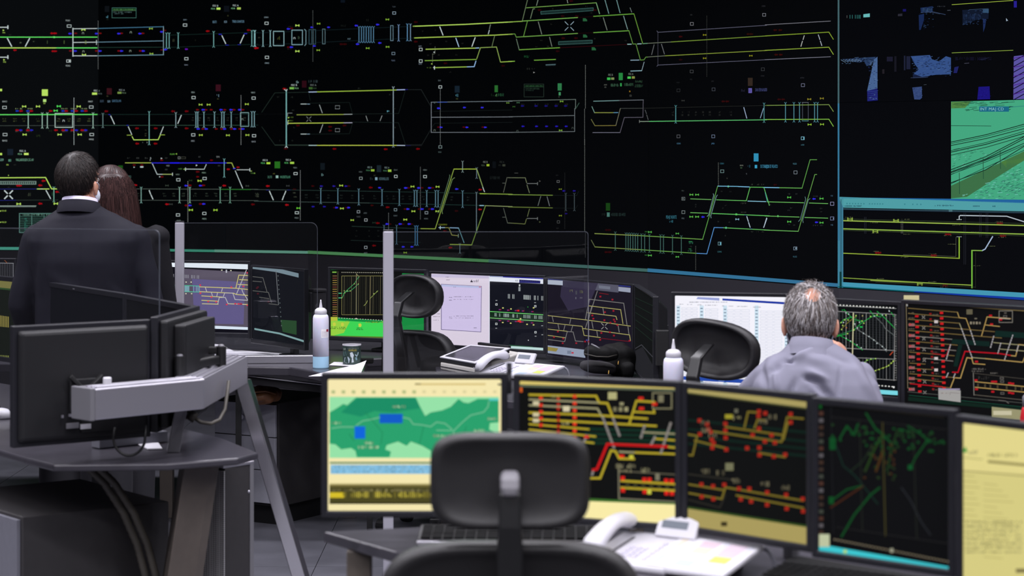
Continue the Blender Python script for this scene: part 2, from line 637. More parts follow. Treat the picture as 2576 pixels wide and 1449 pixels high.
# ------------------------------------------------------------------ what the video wall shows
c = WallCanvas(); c.wk = .72; c.gain = .93
l, ib, sg, bl, bx, dv, t, R, blk = c.line, c.ib, c.sg, c.bl, c.bx, c.dv, c.text, c.rect, c.block
def reds(y, *xs, col=RD, s=1.0):
    for x in xs: bl(x, y, col, s)
def blues(y, *xs, col=BL, s=0.9):
    for x in xs: bl(x, y, col, s)
def fec(x, y, s, col=W_, h=17, sx=.85):
    t(x, y, s, h, col, sx)
RAIL = (22, 44, 40)
# --- upper left
c.tile(0, 0)
l(G_, 3.2, 0, 370, 968, 370); l(YG, 3.2, 0, 477, 560, 477); l(G_, 3.2, 560, 477, 968, 477)
l(W_, 3.6, 75, 382, 118, 462); l(W_, 3.6, 297, 382, 254, 462)
for y in (272, 570):
    l(W_, 3, 0, y, 80, y); l(W_, 4, 80, y - 16, 80, y + 14)
c.tri(38, 302, 9); c.tri(44, 596, 9); t(28, 332, 'PM1', 13, YG, .8); t(34, 624, 'PM2', 13, YG, .8)
blk(92, 340, 22, 14, DK); blk(200, 418, 18, 14, (130, 150, 120)); blk(332, 408, 16, 12, (120, 140, 110)); blk(465, 404, 18, 32, (110, 140, 90)); blk(638, 404, 22, 32, (130, 160, 90)); blk(840, 404, 26, 34, (130, 150, 70))
reds(332, 520, 550); reds(500, 150, s=.9); reds(510, 530, 552, s=.9)
R(G_, 532, 362, 550, 378)
t(655, 212, 'TCA1', 15, W_, .8); bx(690, 260, 40, 24); bx(685, 608, 40, 24); R(W_, 686, 600, 700, 616); t(655, 662, 'TCA2', 15, W_, .8)
blues(335, 698, 962, 1185, 1395); reds(332, 755, 1000, 1212, 1425, col=(120, 18, 18), s=.8); blues(317, 1612); reds(303, 1645, col=RF, s=.7)
blues(508, 750, 998, 1212, 1428); reds(507, 703, 962, 1185, 1400, col=(130, 14, 18), s=.8); blues(494, 1650); reds(497, 1612, col=RF, s=.7)
l(W_, 2.4, 728, 287, 968, 284); l(CB, 2.4, 968, 284, 1630, 266); l(W_, 2.4, 728, 423, 968, 420); l((110, 150, 170), 2, 968, 420, 1630, 407); l(W_, 2.4, 730, 556, 968, 556); l((110, 150, 165), 2.4, 968, 556, 1632, 546)
l(W_, 3, 728, 280, 728, 562); l((150, 180, 190), 2, 1630, 262, 1630, 548)
for x, y in ((832, 296), (838, 546)): sg(x, y)
for x, y in ((1505, 285), (1510, 535)): sg(x, y, (150, 190, 70), .9)
for x, y in ((1305, 322), (1300, 508), (828, 330), (832, 512)): c.cap(x, y, (150, 165, 150))
l(W_, 2, 962, 400, 962, 445)
dv(980, 208, 695)
c.frame((70, 120, 110), 1.4, 1118, 78, 1358, 178); R((22, 70, 30), 1122, 86, 1356, 104, 1); l((90, 120, 90), 1, 1118, 108, 1358, 106)
blk(1128, 88, 224, 14, (90, 150, 90)); blk(1130, 116, 185, 12, (90, 120, 120)); blk(1130, 132, 105, 10, (90, 120, 120))
R((14, 18, 22), 1045, 60, 1090, 120); blk(1060, 155, 20, 24, (90, 150, 170)); blk(1062, 190, 20, 10, (40, 50, 40))
for x in (1660, 1687): ib(x, 330, 480)
ib(1777, 328, 480); bx(1845, 250, 36, 24); t(1828, 203, 'GAR1', 12, (140, 160, 175), .8); bx(1858, 585, 34, 24); t(1838, 652, 'GAR2', 12, (140, 150, 170), .8)
c.bl(1858, 490, (110, 20, 190), .8); blk(1722, 388, 20, 28, (60, 66, 50)); blk(1932, 386, 20, 28, (50, 56, 44))
fec(2120, 66, 'FEC B'); fec(2320, 63, 'FEC A'); t(2105, 94, 'PCI A', 14, (150, 230, 170), .75); R(YG, 2158, 76, 2196, 97); t(2305, 91, 'PCI B', 14, (150, 230, 170), .75); R((170, 200, 90), 2362, 74, 2400, 95)
R((13, 17, 24), 2232, 58, 2285, 118); blk(2260, 150, 20, 14, (90, 95, 60))
t(2118, 230, '18,671', 24, (110, 150, 175), .45); t(2235, 228, 'BCA', 22, (130, 160, 180), .45); t(2315, 226, 'TRES CANTOS', 24, (110, 150, 175), .5)
reds(310, 2070, col=(150, 10, 16)); ib(2130, 315, 468)
l(W_, 3, 2212, 355, 2250, 435); l(W_, 3, 2432, 348, 2395, 430)
for x, y in ((2195, 342), (2448, 335), (2265, 450), (2385, 446)): l(BL, 2, x - 14, y, x + 14, y)
reds(300, 2478, col=(130, 10, 16)); reds(480, 2550, col=RD)
for x in (2510, 2535): ib(x, 305, 460)
l(RAIL, 1.6, 1630, 352, 2573, 322); l(RAIL, 1.6, 1630, 474, 2573, 440); l((40, 70, 60), 1.4, 728, 474, 1630, 470, layer=1)
# second row, left
R(YG, 418, 890, 478, 955); R((190, 235, 130), 430, 987, 462, 1016); t(434, 1036, 'EN', 13, YG, .8); R(YG, 0, 885, 22, 908)
t(935, 912, 'FEC', 18, W_, .85); R(YG, 918, 922, 968, 944); t(986, 912, 'B', 16, (110, 125, 125), .8); t(980, 940, 'PCI B', 14, (110, 125, 125), .75)
R((58, 18, 26), 1065, 878, 1115, 942); fec(1187, 905, 'FEC A', (150, 160, 165)); R((120, 150, 70), 1172, 914, 1212, 934); t(1220, 932, 'PCI B', 14, (120, 150, 120), .75); blk(1064, 950, 20, 14, (90, 90, 60))
t(996, 1018, '38,693', 24, (70, 90, 110), .4); t(1072, 1020, 'GAR', 22, (120, 150, 170), .45); t(1118, 1016, 'GARCILLAN', 24, (80, 120, 150), .45)
R((58, 16, 28), 2150, 842, 2200, 908); t(1908, 926, 'SEG1', 14, (170, 190, 190), .75); bx(1930, 972, 34, 24); blk(2160, 940, 26, 26, (120, 150, 170)); blk(2166, 980, 18, 10, (100, 100, 70)); t(2503, 928, 'GAC1', 14, (170, 190, 190), .75); bx(2528, 977, 34, 24)
t(24, 1018, 'GAC1', 15, W_, .85); bx(47, 1070, 38, 24); t(880, 1018, 'NAS1', 15, W_, .85); bx(910, 1066, 38, 24)
for x in (242, 380, 785): sg(x, 1060)
sg(587, 1058, (90, 240, 100)); sg(556, 1102, (90, 240, 100))
blues(1105, 172, 278, 628, 722, 820, col=(30, 60, 190)); reds(1105, 210, 312, 505, 660, 760, 855)
for x in (172, 210, 278, 312, 628, 660, 722, 760, 822, 855): blk(x - 16, 1076, 32, 12, (150, 170, 120)); blk(x - 16, 1304, 32, 10, (90, 80, 80))
l(G_, 3.2, 0, 1142, 970, 1140)
for x in (283, 422, 473, 928): ib(x, 1125, 1275, (170, 205, 190))
c.frame((180, 205, 195), 2.6, 550, 1130, 725, 1268)
c.cap(635, 1202); 
for x in (48, 152, 240, 380, 586, 690, 788, 890): blk(x - 18, 1178, 36, 12, (90, 100, 60)); blk(x - 18, 1200, 36, 12, (90, 100, 60))
reds(1296, 172, 278, 558, 630, 722, 820); blues(1296, 208, 315, 662, 762, 855, col=(40, 40, 200))
for x in (247, 595, 795): sg(x, 1340)
blk(365, 1342, 38, 22, (44, 60, 34)); blk(488, 1292, 32, 22, (34, 50, 30))
bx(52, 1340, 40, 24); t(24, 1408, 'GAC2', 15, W_, .85); bx(915, 1340, 38, 24); t(888, 1394, 'NAS2', 15, W_, .85)
dv(738, 975, 1449, W_)
l((70, 80, 76), 1.6, 0, 1252, 968, 1249); l((54, 84, 70), 1.6, 968, 1249, 2400, 1247); l(RAIL, 1.6, 968, 1140, 2573, 1138); l(RAIL, 1.6, 2400, 1247, 2573, 1246)
ib(1027, 1130, 1270, (110, 140, 140)); l(W_, 2.8, 1105, 1155, 1142, 1235); ib(1488, 1112, 1440); ib(1753, 1122, 1268, (140, 165, 170)); l(W_, 2.8, 1808, 1148, 1773, 1230)
l(W_, 2.5, 1280, 1262, 1315, 1340); l(YG, 2.6, 1318, 1360, 1335, 1393, 1578, 1391, 1598, 1345); l(W_, 2.5, 1630, 1262, 1598, 1340); l((150, 180, 70), 2.4, 1268, 1346, 1313, 1346); l((150, 180, 70), 2.4, 1598, 1343, 1643, 1343)
reds(1108, 1060, 1725, 1860, col=(110, 6, 14)); reds(1278, 1365, 1552, 1860, col=(120, 8, 14)); reds(1430, 1368, 1550, col=(140, 8, 14))
blk(1420, 1412, 55, 14, (120, 130, 130), 5); l(BL, 2, 1085, 1140, 1100, 1142); l(BL, 2, 1265, 1248, 1280, 1248)
for y in (1290, 1325, 1345): blk(1446, y, 18, 12, (80, 84, 60))
blk(1505, 1240, 44, 12, (24, 70, 34))
for x in (1953, 1972, 2033, 2138, 2210, 2233, 2305): ib(x, 1115, 1268, (130, 170, 178))
c.frame((130, 170, 170), 2.2, 2397, 1122, 2478, 1258)
for x in (2510, 2535): ib(x, 1112, 1262, (130, 170, 178))
for x, y in ((2000, 1042), (2080, 1042), (2460, 1037), (2002, 1345), (2272, 1347), (2466, 1345)): sg(x, y, (176, 214, 80), .9)
reds(1093, 1968, 2052, 2105, 2240, 2332, 2420, col=(120, 14, 18), s=.8); blues(1093, 2025, 2203, 2302, 2388)
blues(1284, 1975, 2055, 2237, 2338, 2420); reds(1284, 2022, 2155, 2210, 2308, 2390, col=(120, 14, 18), s=.8)
for x in (1920, 1995, 2083, 2172, 2270, 2360, 2440): blk(x - 12, 1168, 24, 12, (60, 64, 56)); blk(x - 12, 1192, 24, 12, (60, 64, 56))
bx(1927, 1343, 34, 24); t(1905, 1410, 'SEG2', 14, (170, 180, 190), .75); bx(2532, 1352, 34, 24); t(2508, 1417, 'GAC2', 14, (170, 180, 190), .75)
dv(2402, 950, 1449, (150, 155, 155)); c.cap(2415, 1188, (130, 150, 140))
# --- upper middle
c.tile(640, 0)
for x in (8, 88, 160): ib(x, 305, 462, (150, 195, 200))
c.frame((150, 190, 195), 2.4, 192, 312, 296, 455); c.frame((140, 180, 190), 2.2, 375, 300, 480, 445)
l((130, 165, 175), 2, 500, 292, 515, 305, 515, 440, 502, 455)
for a, b in ((548, 575), (590, 613)): c.frame((64, 96, 108), 1.6, a, 294, b, 440)
c.frame((100, 128, 136), 1.8, 682, 290, 708, 437)
blk(232, 362, 26, 34, (90, 100, 50)); c.cap(400, 380); blk(436, 360, 20, 30, (60, 80, 60)); blk(40, 368, 24, 14, (70, 72, 60))
t(100, 179, 'CHA1', 14, (160, 180, 190), .8); bx(123, 232, 34, 24); t(105, 635, 'CHA2', 14, (160, 180, 190), .8); bx(127, 571, 34, 24)
sg(430, 254); sg(643, 236, (150, 190, 60), .8); sg(430, 510); sg(640, 500, (150, 190, 60), .8)
blues(288, 340); blues(272, 575, 742, s=.8); blues(470, 370); blues(458, 600, s=.8); reds(283, 372, col=RF, s=.8); reds(470, 340, col=RF, s=.8); reds(478, 25)
for x in (345, 372): blk(x - 12, 260, 24, 10, (50, 40, 36)); blk(x - 12, 484, 24, 10, (50, 40, 36))
dv(586, 105, 620, (90, 95, 95)); R((12, 20, 30), 862, 0, 905, 26)
for x in (1045, 1070, 1093, 1117, 1142, 1165, 1190): ib(x, 266, 422, (90, 136, 168), 2.4, 10)
blues(255, 1018); blues(245, 1230); blues(440, 1030); blues(428, 1252)
sg(1328, 194, (140, 190, 60), .85); sg(1330, 467, (140, 190, 60), .85); sg(1132, 480, (140, 190, 60), .85)
t(1378, 73, 'TLA1', 12, (90, 100, 110), .8); bx(1396, 130, 30, 24, (150, 170, 185)); bx(1388, 533, 30, 24, (120, 140, 155)); t(1368, 609, 'TLA2', 13, (110, 125, 150), .8)
c.frame((110, 140, 156), 2, 1360, 255, 1385, 405); ib(1440, 248, 408, (120, 150, 190)); ib(1527, 240, 405, (100, 150, 190)); ib(1558, 240, 405, (120, 150, 180))
t(932, 394, 'AV27', 14, (120, 150, 165), .6); blk(865, 245, 50, 22, (26, 30, 28)); reds(440, 870, 905, col=(50, 6, 8)); blk(1120, 190, 24, 22, (34, 38, 34))
l((20, 34, 38), 1.6, 0, 330, 1600, 262); l((20, 34, 38), 1.6, 0, 452, 1600, 378)
l(YG, 3, 1585, 262, 2100, 243, 2573, 218); l((180, 215, 90), 3, 1597, 378, 2400, 350, 2573, 340)
l(W_, 3, 1850, 268, 1882, 350); l((130, 140, 130), 2.2, 2355, 245, 2344, 290); l((190, 205, 210), 2.6, 2344, 300, 2333, 338)
l((170, 200, 230), 3, 2010, 380, 2040, 465); l(W_, 3, 2202, 375, 2170, 462); l((110, 130, 90), 2, 2398, 350, 2368, 470)
l((180, 215, 90), 3, 1712, 491, 2205, 479); l((160, 200, 240), 3, 2205, 479, 2240, 477)
l((150, 180, 90), 2.4, 2218, 585, 2255, 475, 2415, 468, 2455, 618); l((170, 205, 85), 2.6, 2455, 618, 2573, 612)
l(YD, 3, 1703, 604, 2215, 592); l((160, 200, 80), 3, 1800, 674, 2120, 666); l((150, 190, 235), 3, 2120, 666, 2192, 664, 2210, 608)
bx(1660, 493, 30, 26); bx(1660, 608, 30, 26); t(1640, 467, 'CIT1', 13, (150, 165, 180), .8); t(1640, 643, 'CIT2', 13, (140, 155, 175), .8)
blk(1722, 668, 48, 12, YF); c.tri(1790, 673, 9, W_, -1); l(W_, 3, 1797, 660, 1797, 690); c.tri(1792, 520, 8, W_, -1); c.tri(1768, 636, 7, YG, -1)
c.dash((120, 125, 110), 1.4, 1803, 466, 1803, 538, 5); c.dash((120, 125, 110), 1.4, 1778, 538, 1778, 625, 6); c.dash((120, 125, 110), 1.4, 1778, 538, 1803, 536, 2)
reds(220, 1610, col=(50, 4, 8)); reds(415, 1610, col=(60, 4, 8)); reds(630, 1905, col=(46, 4, 8)); reds(655, 2480, col=(40, 4, 8))
for x, y in ((1805, 300), (1915, 412), (2075, 432), (1685, 310), (1840, 546), (2017, 546), (1955, 718), (1760, 436), (1735, 550)): blk(x - 10, y - 6, 20, 13, (46, 48, 44))
# second row
l((38, 52, 46), 1.5, 75, 1118, 205, 925, 545, 918); l((38, 44, 44), 1.5, 1510, 893, 1665, 893, 1760, 1058); l((38, 52, 46), 1.5, 75, 1262, 205, 1443, 545, 1442); l((34, 40, 40), 1.5, 1510, 1442, 1672, 1440, 1760, 1290)
l((26, 36, 34), 1.4, 545, 930, 560, 1000); l((28, 38, 36), 1.4, 1505, 905, 1440, 1130, 985, 1136); l((28, 38, 36), 1.4, 985, 1216, 1438, 1222, 1508, 1440); l((24, 34, 32), 1.4, 555, 1028, 950, 1020, 978, 1125); l((24, 34, 32), 1.4, 545, 1336, 950, 1332, 980, 1230)
l(C_, 4, 320, 905, 320, 1449); l(W_, 2.4, 320, 905, 328, 890); l(W_, 2.4, 300, 890, 320, 905)
l((150, 170, 180), 2.8, 1387, 880, 1387, 1449); l((150, 170, 180), 1.8, 1387, 880, 1377, 862); l((150, 170, 180), 1.8, 1387, 880, 1397, 862)
l((170, 190, 225), 3, 545, 917, 625, 915); l((160, 195, 70), 3, 625, 915, 1420, 896); l((170, 185, 235), 3, 1420, 895, 1502, 893); l(BF, 2, 1505, 893, 1530, 892)
for y in (1036, 1335): l((180, 195, 195), 2.6, 465, y, 520, y); l((130, 160, 180), 2.4, 528, y, 555, y)
l((150, 168, 70), 2.6, 425, 1143, 890, 1140); l((150, 160, 160), 2.8, 895, 1139, 977, 1138); l((180, 200, 80), 3, 335, 1228, 890, 1223); l((170, 170, 190), 2.8, 895, 1223, 977, 1222)
l(W_, 2, 335, 1212, 335, 1240); l((130, 136, 136), 1.8, 378, 1126, 332, 1127, 332, 1160); c.tri(338, 1172, 7, YG, -1); c.tri(338, 1202, 7, YG, -1); blk(348, 1162, 42, 12, YF); blk(348, 1196, 42, 12, YF)
l((170, 178, 178), 2, 652, 1045, 680, 1125); l((170, 178, 178), 2, 685, 1240, 655, 1322); c.xx(545, 1186, 24, (130, 136, 136), 1.6)
for y in (1068, 1296): c.frame((120, 126, 128), 1.6, 810, y - 16, 852, y + 16); l((0, 0, 0), 2.4, 806, y, 856, y, layer=3)
l((150, 156, 156), 2, 1115, 1155, 1132, 1205); l((150, 156, 156), 2, 1275, 1152, 1255, 1203)
fec(368, 856, 'FEC B', W_, 18); fec(560, 856, 'FEC A', (120, 130, 130), 18); R((120, 190, 80), 352, 868, 396, 889); t(404, 886, 'PCI B', 14, (150, 220, 160), .75); R((60, 100, 44), 545, 868, 582, 889); t(590, 886, 'PCI B', 13, (70, 100, 70), .7)
R((46, 10, 20), 475, 804, 520, 872); blk(418, 803, 26, 28, (150, 190, 190)); blk(543, 798, 34, 26, (60, 76, 80)); blk(590, 798, 46, 26, (60, 76, 80))
R((20, 34, 46), 1998, 855, 2046, 922); blk(2008, 935, 28, 30, (80, 140, 160)); blk(2013, 978, 18, 12, (110, 120, 70)); R((42, 110, 46), 2395, 850, 2428, 918); blk(2402, 934, 20, 28, (100, 170, 100)); blk(2363, 932, 26, 26, (30, 60, 34)); blk(2432, 930, 64, 28, (40, 90, 60))
reds(884, 300, col=(150, 8, 14)); blk(1325, 1100, 26, 16, (120, 200, 220), 3)
l((120, 132, 140), 1.9, 1765, 1018, 2340, 1010, 2573, 1008); l((130, 136, 144), 1.9, 1765, 1168, 2573, 1164); l((120, 126, 134), 1.9, 1765, 1318, 2573, 1318); l((130, 136, 144), 1.9, 1765, 1016, 1765, 1320); l((60, 90, 190), 2, 1830, 1018, 1925, 1017, layer=3)
blues(1078, 1838); blues(1071, 2095, 2272, s=.8); blues(1268, 1862, 2120, 2302, s=.8); reds(1266, 1838, 2090, 2280, col=(80, 6, 12), s=.8)
sg(2528, 1025, (110, 150, 60), .7); c.cap(1798, 1298, (100, 110, 100)); t(1790, 1032, 'TS', 13, (100, 120, 120), .7)
dv(1855, 890, 1449, (120, 125, 125)); bx(1855, 866, 30, 24); t(1833, 808, 'SEG1', 12, (110, 125, 130), .75)
l((24, 30, 30), 1.4, 1790, 1110, 2573, 1095); l((24, 30, 30), 1.4, 1775, 1262, 1800, 1228, 2573, 1218)
for x, y in ((240, 966), (375, 968), (390, 1098), (395, 1270), (248, 1400), (378, 1400), (1350, 942), (1400, 1080), (1400, 1270), (1048, 880)): blk(x - 12, y - 7, 24, 14, (44, 50, 46))
reds(1250, 435, 900, col=(60, 4, 8)); reds(1262, 757, col=(70, 4, 8)); reds(1300, 757, col=(60, 4, 8))
# --- upper right
c.tile(1280, 0)
l((150, 190, 80), 2.8, 0, 220, 140, 212); l((120, 180, 80), 2.8, 140, 210, 690, 175); l((110, 176, 66), 2.8, 848, 163, 1250, 138); l((110, 160, 60), 2.4, 1250, 138, 1338, 435); l((110, 170, 130), 2.4, 1338, 435, 1385, 432)
l((120, 170, 80), 2.4, 180, 78, 875, 28); l((130, 180, 130), 2.4, 875, 28, 908, 138); l((110, 130, 96), 2.2, 190, 0, 138, 212); l((130, 146, 130), 2.2, 295, 0, 280, 55); l((120, 140, 110), 2.2, 262, 88, 245, 90, 220, 185); l((150, 160, 150), 2, 585, 0, 592, 30)
l((120, 160, 160), 2.4, 962, 0, 1000, 135); l((120, 160, 160), 2.4, 1078, 0, 1112, 128); l((120, 130, 130), 2, 1212, 78, 1228, 122); l((130, 140, 130), 2.2, 945, 175, 983, 300); l((130, 160, 160), 2.4, 1147, 160, 1187, 292)
def platform(p, n, col):
    (x0, y0), (x1, y1), (x2, y2), (x3, y3) = p
    c.poly((14, 34, 34), p, 1)
    l(col, 1.4, x0, y0, x1, y1, x2, y2, x3, y3, x0, y0)
    for i in range(1, n):
        f = i / n
        l([v * .6 for v in col], .9, x0 + (x1 - x0) * f, y0 + (y1 - y0) * f, x3 + (x2 - x3) * f, y3 + (y2 - y3) * f)
platform([(322, 115), (845, 78), (845, 106), (325, 142)], 44, (70, 116, 110)); platform([(500, 415), (835, 400), (835, 430), (500, 445)], 36, (70, 116, 110))
c.xx(607, 260, 44, (160, 185, 200), 2)
l((100, 150, 66), 2.4, 0, 342, 65, 338, 78, 370, 150, 366, 190, 210); l((120, 176, 80), 2.6, 78, 370, 690, 333); l((110, 130, 110), 2.2, 80, 388, 108, 496); l((120, 180, 66), 2.8, 108, 496, 512, 475)
l((110, 176, 70), 2.8, 848, 325, 1200, 306); l((100, 150, 66), 2.4, 1200, 306, 1240, 438, 1270, 438, 1315, 598, 1350, 596, 1370, 568, 1385, 568)
l((130, 140, 130), 2.2, 298, 218, 332, 340); l((130, 140, 130), 2.2, 410, 370, 433, 462)
l((52, 8, 14), 1.8, 512, 475, 1185, 442); l((36, 6, 10), 1.6, 690, 175, 848, 165); l((36, 6, 10), 1.6, 690, 333, 848, 326)
for x, y in ((762, 198), (764, 360), (850, 487)): c.poly((40, 100, 60), [(x - 20, y - 16), (x + 6, y - 16), (x + 22, y), (x + 22, y + 14), (x - 20, y + 14)], 2)
l((130, 190, 70), 2.8, 0, 612, 62, 610); l((120, 180, 66), 2.8, 258, 600, 470, 592); l((90, 120, 126), 2, 372, 645, 470, 640)
for i in range(9): l((90, 120, 126), 1, 376 + i * 11, 645 - i * .5, 376 + i * 11, 656 - i * .5)
blk(150, 552, 60, 24, (30, 90, 50)); blk(185, 676, 80, 18, (50, 54, 50)); c.tri(257, 722, 8, (150, 150, 150))
l((160, 200, 200), 2.8, 1185, 441, 1225, 440); l((160, 200, 200), 2.8, 1285, 438, 1325, 436); l((150, 180, 200), 2.6, 1218, 600, 1302, 598); l((140, 180, 190), 2.8, 1218, 708, 1328, 704); l((140, 160, 170), 2.2, 1328, 704, 1352, 618)
l(MV, 1.9, 1480, 308, 1490, 322, 2573, 252); l(MV, 1.9, 1480, 660, 1490, 648, 2573, 595); l((70, 70, 84), 1.6, 1490, 322, 1490, 648)
l((120, 128, 110), 2, 1385, 432, 1620, 418); l((128, 160, 60), 2.4, 1620, 418, 2573, 358); l((120, 128, 110), 2, 1385, 568, 1560, 556); l((140, 160, 60), 2.4, 1560, 556, 2573, 503)
l((110, 112, 116), 2, 1452, 445, 1427, 545); l((120, 122, 128), 2, 1525, 440, 1555, 538)
for x, y in ((1955, 348), (1955, 580), (2415, 555)): sg(x, y, (150, 150, 30), .8)
for x, y, cc in ((1828, 238, (130, 130, 135)), (1826, 712, (70, 72, 74)), (2548, 148, (130, 132, 140)), (2535, 690, (60, 62, 66)), (1694, 900, (44, 46, 48)), (2044, 890, (70, 74, 84)), (1694, 1358, (90, 92, 98)), (2041, 1358, (110, 124, 150))): bx(x, y, 30, 28, cc)
t(1812, 155, 'ME1', 13, (56, 58, 60), .7); t(1678, 1436, 'CGN2', 14, (80, 130, 160), .7); t(2025, 1436, 'JM32', 14, (80, 130, 170), .7); t(2525, 68, 'COR1', 14, (60, 60, 66), .7); t(1810, 796, 'ME2', 12, (44, 46, 48), .7); t(1675, 828, 'CGN1', 12, (40, 42, 44), .7); t(2025, 815, 'JM31', 12, (50, 50, 54), .7); t(2515, 762, 'COR2', 13, (50, 50, 56), .7)
dv(767, 648, 1085, (130, 134, 130)); dv(759, 1085, 1449, (120, 124, 122)); dv(1977, 158, 770, (60, 62, 60))
c.frame((44, 60, 52), 1.4, 157, 838, 352, 965); R((12, 38, 20), 159, 848, 351, 864, 1); blk(162, 848, 186, 14, (50, 90, 56)); blk(172, 878, 140, 12, (50, 76, 60)); blk(172, 896, 80, 10, (40, 60, 50)); l((50, 80, 60), 1, 157, 868, 352, 866)
R((48, 128, 76), 490, 830, 530, 901); R((70, 150, 100), 500, 918, 520, 950); t(500, 970, 'EF', 12, (80, 90, 80), .7)
fec(995, 756, 'FEC B', (130, 140, 130), 20, .6); fec(1196, 747, 'FEC A', (130, 140, 130), 20, .6); R((60, 190, 80), 982, 772, 1015, 796); R((130, 150, 90), 1022, 772, 1053, 794); R((80, 210, 90), 1185, 762, 1218, 784); R((140, 150, 70), 1228, 760, 1258, 783); R((40, 140, 66), 1098, 726, 1138, 798)
t(953, 850, 'AAA', 12, (120, 124, 116), .8); t(956, 874, '123', 12, (110, 114, 108), .8); blk(1020, 834, 80, 28, (60, 100, 76)); R((50, 160, 80), 1112, 828, 1128, 860); blk(1155, 828, 90, 28, (56, 96, 70)); blk(1265, 798, 70, 28, (56, 90, 66)); blk(1258, 840, 84, 30, (44, 76, 56))
c.rect((150, 110, 30), 1202, 903, 1214, 917); bx(1217, 953, 14, 14, (70, 72, 70))
R((52, 40, 32), 2385, 775, 2432, 856); R((110, 100, 190), 2390, 878, 2425, 926); blk(2396, 886, 22, 32, (50, 50, 110)); blk(2320, 888, 38, 26, (40, 40, 64)); t(2460, 910, 'SAN FERNANDO', 32, (70, 76, 130), .32)
l((110, 124, 118), 2, 0, 1005, 670, 990, 668, 1085); l((64, 96, 80), 1.8, 668, 1085, 705, 1025); l((110, 118, 122), 2, 0, 1163, 660, 1150); l((110, 118, 122), 2, 0, 1318, 660, 1310, 660, 1080)
for x in (140, 275, 375, 475, 570): blues(1055, x, col=(26, 20, 120), s=.9); blues(1258, x + 5, col=(40, 28, 190), s=.8); blk(x - 12, 1032, 36, 12, (46, 48, 40))
sg(530, 1010, (130, 180, 66), .8); sg(520, 1298, (130, 180, 66), .8); sg(97, 1022, (70, 110, 80), .7); sg(55, 1062, (60, 110, 46), .6); c.cap(640, 1275, (70, 80, 76)); c.cap(90, 1304, (70, 80, 76))
l((120, 160, 160), 2.4, 848, 1008, 1100, 1001); l((110, 116, 124), 2.2, 1100, 1001, 1345, 995); l((96, 92, 106), 2, 1343, 995, 1340, 1168, 1155, 1170, 1112, 1320); l((110, 110, 126), 2.2, 1112, 1320, 840, 1320)
l((120, 160, 150), 2.2, 832, 1062, 858, 1122); l((150, 160, 76), 2.4, 858, 1122, 1048, 1122); l((100, 160, 200), 2.4, 1048, 1122, 1092, 1121); l((120, 120, 70), 2.2, 825, 1188, 862, 1252); l((130, 120, 60), 2.2, 862, 1252, 1070, 1250); l((120, 120, 100), 2, 1070, 1250, 1115, 1080); l((70, 74, 72), 1.8, 1115, 1080, 1345, 1078)
l((90, 94, 96), 1.8, 1362, 1095, 1376, 1135); l((100, 104, 106), 1.8, 1378, 1145, 1393, 1192)
l((38, 40, 38), 1.6, 1345, 1078, 2573, 1050); l((130, 150, 130), 2.6, 1305, 1210, 1400, 1209); l((90, 190, 110), 2.8, 1400, 1209, 2573, 1193); l((120, 120, 120), 2, 1305, 1196, 1305, 1222)
ib(1667, 1052, 1225, (86, 150, 156)); ib(2547, 1028, 1218, (86, 150, 156)); l((170, 190, 220), 2.4, 2345, 1070, 2375, 1178); l((150, 180, 210), 2.2, 2540, 1080, 2510, 1175)
for x in (1640, 1732, 1797, 1870, 1940, 2008, 2107, 2217): blk(x - 10, 1108, 20, 18, (48, 50, 48), 3); blk(x - 10, 1136, 20, 18, (48, 50, 48), 3)
sg(1740, 1002, (60, 62, 60), .7); reds(1010, 2140, 2180, col=(50, 6, 6)); reds(340, 2390, 2420, col=(44, 10, 4)); reds(365, 1715, col=(56, 6, 8)); reds(595, 1715, col=(36, 6, 8))
reds(100, 310, 860, col=(46, 4, 8)); reds(10, 625, col=(46, 4, 8)); reds(380, 545, 672, col=(48, 4, 8)); reds(160, 540, 680, col=(40, 4, 8)); reds(510, 490, col=(40, 4, 8))
for x, y in ((330, 402), (432, 240), (445, 88), (780, 62), (865, 385), (918, 178), (825, 128), (1168, 405), (280, 465), (395, 460)): blk(x - 12, y - 6, 24, 13, (46, 46, 40))
# --- upper far right
c.tile(1926, 0)
l((130, 130, 140), 2, 0, 248, 652, 210); l((140, 170, 50), 2.6, 0, 358, 635, 320, 680, 392); l((150, 180, 60), 2.6, 0, 502, 635, 470, 680, 542); l((130, 130, 146), 2, 0, 595, 652, 565)
l((190, 195, 190), 2.6, 390, 355, 378, 395); l((190, 195, 190), 2.6, 372, 410, 357, 462); l((180, 190, 200), 2.6, 530, 347, 546, 395); l((180, 190, 200), 2.6, 550, 408, 565, 455)
l((130, 160, 80), 2.4, 0, 1050, 635, 1042, 680, 1110); l((130, 190, 70), 2.8, 0, 1190, 635, 1187, 680, 1258)
for x in (203, 287, 343, 493, 522): ib(x, 1022, 1214, (86, 146, 160), 2.6)
l((90, 96, 110), 1.6, 373, 1020, 373, 1205); l((90, 96, 110), 1.6, 430, 1020, 430, 1205); l((110, 116, 126), 1.8, 368, 1021, 432, 1021); l((90, 160, 170), 1.8, 368, 1204, 432, 1204)
for x, y, cc in ((440, 988, (150, 140, 40)), (565, 980, (140, 130, 40)), (443, 1240, (150, 200, 60)), (567, 1238, (150, 200, 60))): sg(x, y, cc, .95)
bx(377, 848, 32, 30, (120, 124, 150)); t(352, 782, 'AT01', 14, (60, 62, 70), .8); bx(375, 1377, 30, 28, (130, 190, 210)); R((110, 190, 210), 380, 1366, 390, 1390); blk(358, 1436, 34, 13, (80, 140, 160))
t(0, 905, 'DE', 28, (60, 64, 100), .4); reds(300, 100, 150, col=(50, 8, 4)); reds(545, 110, 155, col=(56, 8, 4)); reds(990, 140, 180, col=(50, 6, 6))
